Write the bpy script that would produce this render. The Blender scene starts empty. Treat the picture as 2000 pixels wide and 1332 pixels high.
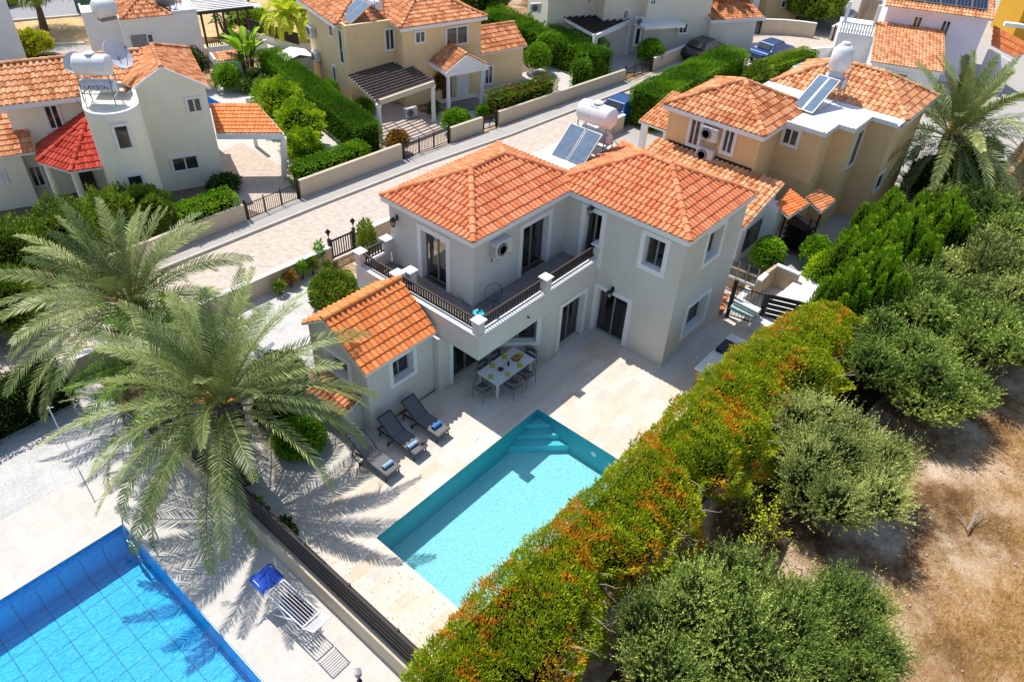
import bpy, math, random
import numpy as np
from mathutils import Vector, Matrix
random.seed(7); rng = np.random.default_rng(7)
C = bpy.context.scene.collection
SC = bpy.context.scene
# ------------------------------------------------------------------ camera
FPX = 1457.27; CAMZ = 19.0
def _rx(a): c, s = math.cos(a), math.sin(a); return np.array([[1,0,0],[0,c,-s],[0,s,c]])
def _rz(a): c, s = math.cos(a), math.sin(a); return np.array([[c,-s,0],[s,c,0],[0,0,1]])
RM = _rz(math.radians(-50.7514)) @ _rx(math.radians(51.1567)) @ _rz(math.radians(2.9875))
cam = bpy.data.cameras.new('camera'); camo = bpy.data.objects.new('camera', cam); C.objects.link(camo)
cam.sensor_width = 36; cam.lens = 36*FPX/2000; cam.clip_end = 2000; cam.clip_start = .1
M4 = Matrix([list(RM[0])+[0], list(RM[1])+[0], list(RM[2])+[CAMZ], [0,0,0,1]])
camo.matrix_world = M4; SC.camera = camo
# ------------------------------------------------------------------ light
SUNV = Vector((.085, .545, 1.0)).normalized()
SUN_EL = math.asin(SUNV.z); SUN_AZ = math.atan2(SUNV.x, SUNV.y)
world = bpy.data.worlds.new('World'); SC.world = world; world.use_nodes = True
wn = world.node_tree; wn.nodes.clear()
sky = wn.nodes.new('ShaderNodeTexSky'); sky.sky_type = 'NISHITA'; sky.sun_disc = False
sky.sun_elevation = SUN_EL; sky.sun_rotation = SUN_AZ; sky.altitude = 50; sky.dust_density = 1.0; sky.air_density = 1.0
bg = wn.nodes.new('ShaderNodeBackground'); bg.inputs[1].default_value = .135
wo = wn.nodes.new('ShaderNodeOutputWorld'); wn.links.new(sky.outputs[0], bg.inputs[0]); wn.links.new(bg.outputs[0], wo.inputs[0])
sl = bpy.data.lights.new('sun', 'SUN'); sl.energy = 4.1; sl.angle = math.radians(.5); sl.color = (1, .945, .86)
so = bpy.data.objects.new('sun', sl); C.objects.link(so); so.rotation_euler = (-SUNV).to_track_quat('-Z', 'Y').to_euler(); so.location = (10, 40, 40)
SC.view_settings.view_transform = 'Standard'; SC.view_settings.look = 'None'; SC.view_settings.gamma = 1; SC.view_settings.exposure = .33
SC.cycles.max_bounces = 8; SC.cycles.transparent_max_bounces = 24; SC.cycles.diffuse_bounces = 4
# ------------------------------------------------------------------ measuring: a photo pixel (2000 px wide) on a known plane
def _ray(u, v): return RM @ np.array([(u-1000)/FPX, -(v-666)/FPX, -1.0])
def gp(u, v, z=0.0):
    d = _ray(u, v); t = (z-CAMZ)/d[2]; return Vector((d[0]*t, d[1]*t, z))
class Frame:                       # a building's own axes
    def __init__(s, x, y, deg=0): s.o = Vector((x, y, 0)); s.a = math.radians(deg); s.c = math.cos(s.a); s.s = math.sin(s.a)
    def loc(s, p): dx, dy = p[0]-s.o.x, p[1]-s.o.y; return Vector((dx*s.c+dy*s.s, -dx*s.s+dy*s.c, p[2]))
    def z(s, u, v, z): return s.loc(gp(u, v, z))
    def on(s, u, v, ax, val):      # on the plane local axis = val
        d = _ray(u, v); o = s.loc((0, 0, CAMZ)); dl = Vector((d[0]*s.c+d[1]*s.s, -d[0]*s.s+d[1]*s.c, d[2]))
        t = (val-o[ax])/dl[ax]; return o+dl*t
# ------------------------------------------------------------------ node materials
def new_mat(name):
    m = bpy.data.materials.new(name); m.use_nodes = True; nt = m.node_tree
    b = nt.nodes['Principled BSDF']; return m, nt, b
def N(nt, t, **k):
    n = nt.nodes.new(t)
    for a, b in k.items():
        if a.startswith('i_'): n.inputs[a[2:].replace('_', ' ')].default_value = b
        else: setattr(n, a, b)
    return n
def L(nt, a, b): nt.links.new(a, b)
def ramp(nt, stops, interp='LINEAR'):
    r = nt.nodes.new('ShaderNodeValToRGB'); e = r.color_ramp.elements; r.color_ramp.interpolation = interp
    while len(e) < len(stops): e.new(.5)
    for i, (p, c) in enumerate(stops): e[i].position = p; e[i].color = (c[0], c[1], c[2], 1)
    return r
def mixc(nt, a, b, fac, mode='MIX'):
    m = nt.nodes.new('ShaderNodeMix'); m.data_type = 'RGBA'; m.blend_type = mode
    for s, x in ((0, fac), (6, a), (7, b)):
        if hasattr(x, 'is_output'): L(nt, x, m.inputs[s])
        elif s == 0: m.inputs[0].default_value = x
        else: m.inputs[s].default_value = (x[0], x[1], x[2], 1)
    return m.outputs[2]
def coords(nt, scale=(1,1,1), rot=0.0):
    t = N(nt, 'ShaderNodeTexCoord'); g = N(nt, 'ShaderNodeMapping'); g.inputs['Scale'].default_value = scale; g.inputs['Rotation'].default_value = (0, 0, rot)
    L(nt, t.outputs['Object'], g.inputs[0]); return g.outputs[0]
def noise(nt, co, scale, detail=4, rough=.6):
    n = N(nt, 'ShaderNodeTexNoise'); n.inputs['Scale'].default_value = scale; n.inputs['Detail'].default_value = detail; n.inputs['Roughness'].default_value = rough
    L(nt, co, n.inputs['Vector']); return n.outputs['Fac']
def bump(nt, b, h, strength=.3, dist=.01):
    n = N(nt, 'ShaderNodeBump'); n.inputs['Strength'].default_value = strength; n.inputs['Distance'].default_value = dist
    L(nt, h, n.inputs['Height']); L(nt, n.outputs[0], b.inputs['Normal']); return n
def plain(name, col, rough=.6, metal=0.0, spec=.5, var=.12, bs=0.0, sc=3.0):
    m, nt, b = new_mat(name); co = coords(nt); n = noise(nt, co, sc, 5)
    r = ramp(nt, [(.3, [c*(1-var) for c in col]), (.7, [min(1, c*(1+var*.6)) for c in col])]); L(nt, n, r.inputs[0]); L(nt, r.outputs[0], b.inputs['Base Color'])
    b.inputs['Roughness'].default_value = rough; b.inputs['Metallic'].default_value = metal; b.inputs['Specular IOR Level'].default_value = spec
    if bs: bump(nt, b, noise(nt, co, 60, 3), bs, .01)
    return m
def stucco(name, col, stain=.1, dirt=(.35, .30, .22)):
    m, nt, b = new_mat(name); co = coords(nt); big = noise(nt, co, .7, 6); st = noise(nt, coords(nt, (2.2, 2.2, .25)), 1.2, 6, .7)
    r = ramp(nt, [(.25, [c*.93 for c in col]), (.75, [min(1, c*1.04) for c in col])]); L(nt, big, r.inputs[0])
    sr = ramp(nt, [(.52, (0,0,0)), (.8, (1,1,1))]); L(nt, st, sr.inputs[0])
    mm = N(nt, 'ShaderNodeMath', operation='MULTIPLY'); L(nt, sr.outputs[0], mm.inputs[0]); mm.inputs[1].default_value = stain
    L(nt, mixc(nt, r.outputs[0], dirt, mm.outputs[0]), b.inputs['Base Color']); b.inputs['Roughness'].default_value = .92; b.inputs['Specular IOR Level'].default_value = .2
    bump(nt, b, noise(nt, co, 90, 3), .25, .006); return m
def tile_mat(name, lo, mid, hi, dirt=.25):
    m, nt, b = new_mat(name); at = N(nt, 'ShaderNodeAttribute', attribute_name='var'); co = coords(nt)
    r = ramp(nt, [(0, lo), (.5, mid), (1, hi)]); L(nt, at.outputs['Fac'], r.inputs[0])
    n = noise(nt, co, 9, 6, .7); rr = ramp(nt, [(.45, (0,0,0)), (.75, (1,1,1))]); L(nt, n, rr.inputs[0])
    mm = N(nt, 'ShaderNodeMath', operation='MULTIPLY'); L(nt, rr.outputs[0], mm.inputs[0]); mm.inputs[1].default_value = dirt
    L(nt, mixc(nt, r.outputs[0], [c*.55 for c in lo], mm.outputs[0]), b.inputs['Base Color']); b.inputs['Roughness'].default_value = .85; b.inputs['Specular IOR Level'].default_value = .25
    bump(nt, b, noise(nt, co, 70, 3), .2, .006); return m
FG = (1.24, 1.30, .7)
def foliage(name, stops, trans=.35, scale=.8, rough=.6, amp=.7):
    """leaf colour from the leaf's own value and a slow noise over the plant"""
    m, nt, b = new_mat(name); at = N(nt, 'ShaderNodeAttribute', attribute_name='var'); n = noise(nt, coords(nt), scale, 3)
    a = N(nt, 'ShaderNodeMath', operation='MULTIPLY_ADD'); L(nt, n, a.inputs[0]); a.inputs[1].default_value = amp; a.inputs[2].default_value = -amp/2
    c = N(nt, 'ShaderNodeMath', operation='ADD', use_clamp=True); L(nt, at.outputs['Fac'], c.inputs[0]); L(nt, a.outputs[0], c.inputs[1])
    r = ramp(nt, [(p, (min(.85, c_[0]*FG[0]), min(.85, c_[1]*FG[1]), min(.85, c_[2]*FG[2]))) for p, c_ in stops]); L(nt, c.outputs[0], r.inputs[0]); L(nt, r.outputs[0], b.inputs['Base Color'])
    b.inputs['Roughness'].default_value = rough; b.inputs['Specular IOR Level'].default_value = .15
    t = N(nt, 'ShaderNodeBsdfTranslucent'); L(nt, r.outputs[0], t.inputs[0]); mx = N(nt, 'ShaderNodeMixShader'); mx.inputs[0].default_value = trans*.6
    o = nt.nodes['Material Output']; L(nt, b.outputs[0], mx.inputs[1]); L(nt, t.outputs[0], mx.inputs[2]); L(nt, mx.outputs[0], o.inputs[0]); return m
def paving(name, cols, bw, bh, mortar, msize=.008, offset=.5, rot=0.0, rough=.75, bumps=.3, n2=.5):
    m, nt, b = new_mat(name); co = coords(nt, (1,1,1), rot)
    k = N(nt, 'ShaderNodeTexBrick', offset=offset, offset_frequency=2, squash=1.0); L(nt, co, k.inputs['Vector'])
    k.inputs['Scale'].default_value = 1; k.inputs['Brick Width'].default_value = bw; k.inputs['Row Height'].default_value = bh; k.inputs['Mortar Size'].default_value = msize; k.inputs['Mortar Smooth'].default_value = .2
    k.inputs['Color1'].default_value = (0,0,0,1); k.inputs['Color2'].default_value = (1,1,1,1); k.inputs['Mortar'].default_value = (.5,.5,.5,1)
    r = ramp(nt, [(i/(len(cols)-1), c) for i, c in enumerate(cols)]); L(nt, k.outputs['Color'], r.inputs[0])
    n = noise(nt, co, 4, 6, .65); veins = ramp(nt, [(.3, (.80,.78,.76)), (.7, (1.08,1.07,1.05))]); L(nt, n, veins.inputs[0])
    c1 = mixc(nt, r.outputs[0], veins.outputs[0], n2, 'MULTIPLY'); c2 = mixc(nt, c1, mortar, k.outputs['Fac'])
    L(nt, c2, b.inputs['Base Color']); b.inputs['Roughness'].default_value = rough; b.inputs['Specular IOR Level'].default_value = .3
    iv = N(nt, 'ShaderNodeMath', operation='SUBTRACT'); iv.inputs[0].default_value = 1; L(nt, k.outputs['Fac'], iv.inputs[1])
    bump(nt, b, iv.outputs[0], bumps, .006); return m
def glass_mat(name, tint, refl=.5):
    m, nt, b = new_mat(name); t = N(nt, 'ShaderNodeBsdfTransparent'); t.inputs[0].default_value = (*tint, 1); g = N(nt, 'ShaderNodeBsdfGlossy'); g.inputs['Roughness'].default_value = .02
    fr = N(nt, 'ShaderNodeFresnel'); fr.inputs[0].default_value = 1.9; ad = N(nt, 'ShaderNodeMath', operation='MULTIPLY'); L(nt, fr.outputs[0], ad.inputs[0]); ad.inputs[1].default_value = refl*2
    nn = N(nt, 'ShaderNodeBump'); nn.inputs['Strength'].default_value = .03; L(nt, noise(nt, coords(nt), 1.5, 2), nn.inputs['Height']); L(nt, nn.outputs[0], g.inputs['Normal'])
    mx = N(nt, 'ShaderNodeMixShader'); L(nt, ad.outputs[0], mx.inputs[0]); L(nt, t.outputs[0], mx.inputs[1]); L(nt, g.outputs[0], mx.inputs[2]); L(nt, mx.outputs[0], nt.nodes['Material Output'].inputs[0]); return m
def water_mat(name, tint, scale=9, strength=.25):
    m, nt, b = new_mat(name); t = N(nt, 'ShaderNodeBsdfTransparent'); t.inputs[0].default_value = (*tint, 1); g = N(nt, 'ShaderNodeBsdfGlossy'); g.inputs['Roughness'].default_value = .03
    fr = N(nt, 'ShaderNodeFresnel'); fr.inputs[0].default_value = 1.33; co = coords(nt)
    w = noise(nt, co, scale, 3, .5); bn = N(nt, 'ShaderNodeBump'); bn.inputs['Strength'].default_value = strength; bn.inputs['Distance'].default_value = .03; L(nt, w, bn.inputs['Height'])
    L(nt, bn.outputs[0], g.inputs['Normal']); L(nt, bn.outputs[0], fr.inputs['Normal'])
    mx = N(nt, 'ShaderNodeMixShader'); L(nt, fr.outputs[0], mx.inputs[0]); L(nt, t.outputs[0], mx.inputs[1]); L(nt, g.outputs[0], mx.inputs[2]); L(nt, mx.outputs[0], nt.nodes['Material Output'].inputs[0]); return m
# ------------------------------------------------------------------ objects
ROOT = {}
def tag(o, label=None, cat=None, group=None, kind=None):
    if label: o['label'] = label
    if cat: o['category'] = cat
    if group: o['group'] = group
    if kind: o['kind'] = kind
    return o
def empty(name, loc=(0,0,0), rz=0.0, label=None, cat=None, group=None):
    o = bpy.data.objects.new(name, None); C.objects.link(o); o.location = loc; o.rotation_euler = (0, 0, rz); o.empty_display_size = .3
    return tag(o, label, cat, group)
def mesh_obj(name, me, mat, parent):
    if mat: me.materials.append(mat)
    o = bpy.data.objects.new(name, me); C.objects.link(o)
    if parent: o.parent = parent
    return o
class MB:
    def __init__(s): s.v = []; s.f = []; s.a = []; s.off = Vector((0,0,0)); s.xf = None; s.val = None
    def add(s, vs, fs, val=None):
        n = len(s.v); val = s.val if val is None else val
        if val is None: val = random.random()
        for p in vs:
            if s.xf is not None: p = s.xf @ Vector(p)
            s.v.append((p[0], p[1], p[2]))
        for f in fs: s.f.append(tuple(i+n for i in f)); s.a.append(val)
        return s
    def box(s, x0, y0, z0, x1, y1, z1):
        return s.add([(x0,y0,z0),(x1,y0,z0),(x1,y1,z0),(x0,y1,z0),(x0,y0,z1),(x1,y0,z1),(x1,y1,z1),(x0,y1,z1)],
                     [(3,2,1,0),(4,5,6,7),(0,1,5,4),(1,2,6,5),(2,3,7,6),(3,0,4,7)])
    def obox(s, c, size, rz=0.0, rx=0.0, ry=0.0):
        m = Matrix.Translation(c) @ Matrix.Rotation(rz, 4, 'Z') @ Matrix.Rotation(ry, 4, 'Y') @ Matrix.Rotation(rx, 4, 'X'); h = [k/2 for k in size]
        vs = [m @ Vector((x*h[0], y*h[1], z*h[2])) for x, y, z in ((-1,-1,-1),(1,-1,-1),(1,1,-1),(-1,1,-1),(-1,-1,1),(1,-1,1),(1,1,1),(-1,1,1))]
        return s.add(vs, [(3,2,1,0),(4,5,6,7),(0,1,5,4),(1,2,6,5),(2,3,7,6),(3,0,4,7)])
    def bar(s, p, q, w, h=None, up=(0,0,1)):
        p, q = Vector(p), Vector(q); h = h or w; d = (q-p).normalized(); u = Vector(up)
        if abs(d.dot(u)) > .98: u = Vector((0,1,0))
        a = d.cross(u).normalized()*(w/2); b = a.cross(d).normalized()*(h/2)
        vs = [p-a-b, p+a-b, p+a+b, p-a+b, q-a-b, q+a-b, q+a+b, q-a+b]
        return s.add(vs, [(3,2,1,0),(4,5,6,7),(0,1,5,4),(1,2,6,5),(2,3,7,6),(3,0,4,7)])
    def tube(s, pts, r, n=8, caps=True):
        pts = [Vector(p) for p in pts]; rs = r if hasattr(r, '__len__') else [r]*len(pts); vs = []; fs = []
        ref = Vector((0,0,1))
        for i, p in enumerate(pts):
            d = (pts[min(i+1, len(pts)-1)]-pts[max(i-1, 0)]).normalized()
            if abs(d.dot(ref)) > .95: ref = Vector((1,0,0)) if abs(d.x) < .9 else Vector((0,1,0))
            a = d.cross(ref).normalized(); b = d.cross(a)
            for k in range(n): t = 2*math.pi*k/n; vs.append(p+(a*math.cos(t)+b*math.sin(t))*rs[i])
        for i in range(len(pts)-1):
            for k in range(n): fs.append((i*n+k, i*n+(k+1) % n, (i+1)*n+(k+1) % n, (i+1)*n+k))
        if caps: fs.append(tuple(range(n))[::-1]); fs.append(tuple((len(pts)-1)*n+k for k in range(n)))
        return s.add(vs, fs)
    def lathe(s, prof, c=(0,0,0), n=16, ax='z'):
        vs = []; fs = []; c = Vector(c)
        for r, z in prof:
            for k in range(n):
                t = 2*math.pi*k/n; p = (r*math.cos(t), r*math.sin(t), z)
                if ax == 'y': p = (p[0], p[2], p[1])
                if ax == 'x': p = (p[2], p[0], p[1])
                vs.append(c+Vector(p))
        for i in range(len(prof)-1):
            for k in range(n): fs.append((i*n+k, i*n+(k+1) % n, (i+1)*n+(k+1) % n, (i+1)*n+k))
        if prof[0][0] > 1e-4: fs.append(tuple(range(n))[::-1])
        if prof[-1][0] > 1e-4: fs.append(tuple((len(prof)-1)*n+k for k in range(n)))
        return s.add(vs, fs)
    def prism(s, poly, z0, z1):
        n = len(poly); vs = [(x, y, z0) for x, y in poly]+[(x, y, z1) for x, y in poly]
        return s.add(vs, [tuple(range(n))[::-1], tuple(range(n, 2*n))]+[(i, (i+1) % n, n+(i+1) % n, n+i) for i in range(n)])
    def slab(s, pts, t, d=(0,0,-1)):   # a 3D polygon given thickness t along d
        n = len(pts); pts = [Vector(p) for p in pts]; q = [p+Vector(d)*t for p in pts]
        return s.add(pts+q, [tuple(range(n)), tuple(range(n, 2*n))[::-1]]+[((i+1) % n, i, n+i, n+(i+1) % n) for i in range(n)])
    def blob(s, c, r, seg=10, ring=6, j=0.0):
        vs = [(c[0], c[1], c[2]-r[2])]
        for i in range(1, ring):
            ph = -math.pi/2+math.pi*i/ring
            for k in range(seg): t = 2*math.pi*k/seg; q = 1+random.uniform(-j, j); vs.append((c[0]+r[0]*q*math.cos(ph)*math.cos(t), c[1]+r[1]*q*math.cos(ph)*math.sin(t), c[2]+r[2]*q*math.sin(ph)))
        vs.append((c[0], c[1], c[2]+r[2])); last = len(vs)-1; fs = [(0, 1+(k+1) % seg, 1+k) for k in range(seg)]
        for i in range(ring-2):
            for k in range(seg): a = 1+i*seg; fs.append((a+k, a+(k+1) % seg, a+seg+(k+1) % seg, a+seg+k))
        a = 1+(ring-2)*seg; fs += [(a+k, a+(k+1) % seg, last) for k in range(seg)]
        return s.add(vs, fs)
    def build(s, name, mat, parent=None, smooth=False, bev=0.0):
        me = bpy.data.meshes.new(name); me.from_pydata(s.v, [], s.f); me.update()
        at = me.attributes.new('var', 'FLOAT', 'FACE'); at.data.foreach_set('value', s.a)
        if smooth: me.polygons.foreach_set('use_smooth', [True]*len(me.polygons))
        o = mesh_obj(name, me, mat, parent)
        if bev:
            b = o.modifiers.new('bevel', 'BEVEL'); b.width = bev; b.segments = 2; b.limit_method = 'ANGLE'; b.angle_limit = math.radians(40)
        return o
def np_mesh(name, V, F, a, mat, parent=None, smooth=False):
    """quads from numpy arrays; V (n,3), F (m,4), a (m,)"""
    me = bpy.data.meshes.new(name); me.vertices.add(len(V)); me.vertices.foreach_set('co', V.astype(np.float32).ravel())
    k = F.shape[1]; me.loops.add(F.size); me.loops.foreach_set('vertex_index', F.astype(np.int32).ravel())
    me.polygons.add(len(F)); me.polygons.foreach_set('loop_start', np.arange(0, F.size, k, dtype=np.int32))
    me.update(calc_edges=True); at = me.attributes.new('var', 'FLOAT', 'FACE'); at.data.foreach_set('value', a.astype(np.float32))
    if smooth: me.polygons.foreach_set('use_smooth', np.ones(len(F), bool))
    return mesh_obj(name, me, mat, parent)
def copy_tree(o, parent=None):
    c = o.copy(); C.objects.link(c)
    if parent: c.parent = parent
    for ch in list(o.children): copy_tree(ch, c)
    return c
# ------------------------------------------------------------------ leaves
def rand_unit(n): v = rng.normal(size=(n, 3)); return v/np.linalg.norm(v, axis=1)[:, None]
def leaf_quads(P, D, ln, wd, upj=1.0, fold=None):
    """one kite per point: P base, D direction of the leaf (n,3), ln/wd arrays or scalars"""
    n = len(P); D = D/np.linalg.norm(D, axis=1)[:, None]; r = rand_unit(n); S = np.cross(D, r); S /= np.linalg.norm(S, axis=1)[:, None]+1e-9
    ln = np.broadcast_to(ln, n)[:, None]; wd = np.broadcast_to(wd, n)[:, None]
    V = np.stack([P, P+D*ln*.45+S*wd*.5, P+D*ln, P+D*ln*.45-S*wd*.5], 1).reshape(-1, 3)
    return V, np.arange(4*n).reshape(n, 4)
def vnoise(P, f, seed=0):
    """cheap smooth noise at points (n,3) -> about -1..1"""
    r = np.random.default_rng(seed); out = np.zeros(len(P))
    for k in range(5):
        w = r.normal(size=3)*f*(1+.5*k); out += np.sin(P@w+r.uniform(0, 6.28))/(1+.35*k)
    return out/2.2
# ------------------------------------------------------------------ palette
M = {}
M['villa'] = stucco('grey_beige_stucco', (.67, .635, .575), .16)
M['white'] = stucco('white_paint', (.84, .84, .83), .06)
M['cream'] = stucco('cream_stucco', (.88, .85, .69), .10)
M['tan'] = stucco('tan_stucco', (.84, .63, .35), .25)
M['tanR'] = stucco('ochre_stucco', (.82, .55, .28), .28)
M['pale'] = stucco('pale_stucco', (.82, .76, .64), .18)
M['lilac'] = stucco('pale_lilac_stucco', (.86, .79, .88), .06)
M['ochre'] = stucco('ochre_wall', (.62, .34, .03), .1)
M['wallcream'] = stucco('cream_garden_wall', (.58, .50, .38), .3)
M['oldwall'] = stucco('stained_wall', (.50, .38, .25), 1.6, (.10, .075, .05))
M['tile'] = tile_mat('orange_tile', (.62, .185, .075), (.74, .265, .12), (.80, .33, .16), .12)
M['tileA'] = tile_mat('bright_orange_tile', (.70, .215, .065), (.79, .27, .085), (.84, .33, .12), .06)
M['tileO'] = tile_mat('aged_tile', (.42, .14, .055), (.70, .285, .12), (.80, .41, .21), .5)
M['tileP'] = tile_mat('pale_aged_tile', (.50, .19, .08), (.76, .35, .16), (.84, .48, .26), .45)
M['tileR'] = tile_mat('red_tile', (.42, .04, .02), (.50, .06, .035), (.58, .10, .06), .15)
M['frame'] = plain('aluminium_frame', (.30, .285, .26), .4, .3)
M['wframe'] = plain('white_frame', (.75, .75, .74), .45)
M['black'] = plain('black_metal', (.025, .024, .026), .4, .5)
M['dkwood'] = plain('dark_stained_wood', (.045, .032, .028), .7, var=.35, sc=8)
M['glass'] = glass_mat('window_glass', (.42, .45, .46), .6)
M['dglass'], nt, b = new_mat('dark_glass'); b.inputs['Base Color'].default_value = (.025, .03, .032, 1); b.inputs['Roughness'].default_value = .06; b.inputs['Specular IOR Level'].default_value = .8
M['curtain'] = plain('curtain_fabric', (.42, .40, .37), .95, var=.15, sc=6)
M['room'] = plain('room_floor', (.12, .10, .08), .9)
M['roofwhite'] = stucco('white_roof_coating', (.80, .80, .80), .12, (.4, .38, .35))
M['deckgrey'] = paving('balcony_tiles', [(.22, .20, .19), (.27, .25, .235)], .6, .6, (.16, .15, .14), .006, 0)
M['patio'] = paving('travertine_paving', [(.62, .555, .47), (.67, .615, .54), (.62, .52, .41), (.70, .65, .585), (.565, .53, .47), (.67, .59, .495), (.69, .645, .585), (.63, .565, .485)], .9, .42, (.72, .67, .58), .005, .37, n2=.55)
M['pooldeck'] = paving('pale_stone_deck', [(.56, .54, .50), (.585, .565, .53), (.54, .52, .48)], .45, .45, (.53, .51, .47), .003, .0)
M['street'] = paving('stamped_street_paving', [(.53, .465, .39), (.60, .535, .46), (.47, .40, .335), (.57, .51, .45)], .22, .11, (.52, .44, .38), .008, .5, rot=.9, bumps=.25, n2=.7)
M['drive'] = paving('driveway_paving', [(.55, .44, .36), (.60, .50, .42), (.48, .38, .31)], .25, .12, (.42, .35, .3), .008, .5, n2=.7)
M['walkway'] = stucco('pavement_concrete', (.42, .40, .37), .4, (.28, .26, .24))
M['kerb'] = stucco('kerb_concrete', (.56, .53, .49), .3)
M['asphalt'] = plain('asphalt', (.30, .30, .31), .9, var=.12)
def gravel(name, lo, hi):
    m, nt, b = new_mat(name); co = coords(nt); v = N(nt, 'ShaderNodeTexVoronoi'); v.inputs['Scale'].default_value = 42; L(nt, co, v.inputs['Vector'])
    r = ramp(nt, [(0, lo), (.5, hi), (1, [c*1.05 for c in hi])]); L(nt, v.outputs['Color'], r.inputs[0]); n = noise(nt, co, 1.2, 5)
    vv = ramp(nt, [(.3, (.82,.82,.82)), (.6, (1,1,1))]); L(nt, n, vv.inputs[0]); L(nt, mixc(nt, r.outputs[0], vv.outputs[0], 1, 'MULTIPLY'), b.inputs['Base Color']); b.inputs['Roughness'].default_value = .95
    bump(nt, b, v.outputs['Distance'], .8, .03); return m
M['gravel'] = gravel('white_gravel', (.44, .44, .43), (.72, .71, .69))
def earth():
    m, nt, b = new_mat('dry_earth_and_straw'); co = coords(nt); n1 = noise(nt, co, .42, 7, .7); n2 = noise(nt, coords(nt, (1, 2.2, 1), .5), 5, 7, .75); n3 = noise(nt, co, .22, 3)
    soil = ramp(nt, [(.36, (.06, .035, .02)), (.45, (.19, .11, .055)), (.51, (.40, .27, .165)), (.62, (.70, .56, .42))]); L(nt, n1, soil.inputs[0])
    straw = ramp(nt, [(.3, (.14, .06, .02)), (.44, (.38, .19, .06)), (.58, (.58, .36, .13)), (.75, (.74, .56, .30))]); L(nt, n2, straw.inputs[0])
    # straw toward the far end of the field
    tc = N(nt, 'ShaderNodeTexCoord'); sp = N(nt, 'ShaderNodeSeparateXYZ'); L(nt, tc.outputs['Object'], sp.inputs[0])
    ma = N(nt, 'ShaderNodeMapRange'); ma.inputs[1].default_value = -.5; ma.inputs[2].default_value = -6; L(nt, sp.outputs['Y'], ma.inputs[0])
    ad = N(nt, 'ShaderNodeMath', operation='MULTIPLY_ADD'); L(nt, n3, ad.inputs[0]); ad.inputs[1].default_value = 1.6; ad.inputs[2].default_value = -.75
    s2 = N(nt, 'ShaderNodeMath', operation='ADD', use_clamp=True); L(nt, ma.outputs[0], s2.inputs[0]); L(nt, ad.outputs[0], s2.inputs[1])
    c = mixc(nt, soil.outputs[0], straw.outputs[0], s2.outputs[0]); fine = ramp(nt, [(.3, (.6,.58,.56)), (.65, (1.15,1.13,1.1))]); L(nt, noise(nt, co, 14, 6, .75), fine.inputs[0])
    L(nt, mixc(nt, c, fine.outputs[0], .9, 'MULTIPLY'), b.inputs['Base Color']); b.inputs['Roughness'].default_value = 1; b.inputs['Specular IOR Level'].default_value = .1
    bump(nt, b, noise(nt, co, 18, 6, .8), .9, .05); return m
M['earth'] = earth()
M['soil'] = plain('garden_soil', (.20, .15, .11), 1, var=.4, bs=.5, sc=6)
M['straw'] = plain('dry_straw_lot', (.62, .42, .20), 1, var=.3, bs=.5, sc=1.2)
# ------------------------------------------------------------------ roof tiles
def tile_slope(mb, P0, U, S, Nn, poly, tw=.215, ch=.345, amp=.07, lip=.036, seed=0):
    """real barrel tiles laid on one slope: P0 eave corner, U along eave, S up the slope, polygon in (u,s)"""
    import bmesh
    r = random.Random(seed); Lu = max(p[0] for p in poly); u0 = min(p[0] for p in poly); Ls = max(p[1] for p in poly)
    nt_ = int(math.ceil((Lu-u0)/tw)); tw = (Lu-u0)/nt_; nc = max(1, int(round(Ls/ch))); ch = Ls/nc; K = 10
    prof = []
    for k in range(K+1):
        p = k/K; prof.append(amp*(1-((p-.36)/.36)**2) if p < .72 else 0)
    prof = [max(0, h)**.6 if h > 0 else h for h in prof]; mx = max(prof); prof = [h/mx*amp for h in prof]
    bm = bmesh.new(); lay = bm.faces.layers.float.new('var')
    P0, U, S, Nn = Vector(P0), Vector(U), Vector(S), Vector(Nn)
    for c in range(nc):
        for t in range(nt_):
            val = r.random(); dz = r.uniform(-.004, .004); du = r.uniform(-.004, .004); ds = r.uniform(-.008, .008)
            lo = []; hi = []; lw = []
            for k in range(K+1):
                u = u0+(t+k/K)*tw+du
                lo.append(bm.verts.new((u, c*ch-.012+ds, prof[k]+lip+dz))); hi.append(bm.verts.new((u, (c+1)*ch+.004, prof[k]*.94+dz*.3))); lw.append(bm.verts.new((u, c*ch-.012+ds, prof[k]*.94-.01)))
            for k in range(K):
                f = bm.faces.new((lo[k], lo[k+1], hi[k+1], hi[k])); f[lay] = val
                f = bm.faces.new((lw[k], lw[k+1], lo[k+1], lo[k])); f[lay] = val*.6
    n = len(poly); cx = sum(p[0] for p in poly)/n; cy = sum(p[1] for p in poly)/n
    for i in range(n):
        a, b = poly[i], poly[(i+1) % n]; d = Vector((b[0]-a[0], b[1]-a[1], 0)); no = Vector((d.y, -d.x, 0)).normalized()
        if no.dot(Vector((cx-a[0], cy-a[1], 0))) > 0: no = -no
        if a[1] <= .001 and b[1] <= .001: continue
        bmesh.ops.bisect_plane(bm, geom=bm.verts[:]+bm.edges[:]+bm.faces[:], plane_co=Vector((a[0], a[1], 0)), plane_no=no, clear_outer=True)
    bm.verts.index_update(); base = len(mb.v)
    for v in bm.verts: p = P0+U*v.co.x+S*v.co.y+Nn*v.co.z; mb.v.append((p.x, p.y, p.z))
    for f in bm.faces: mb.f.append(tuple(v.index+base for v in f.verts)); mb.a.append(f[lay])
    bm.free()
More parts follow.
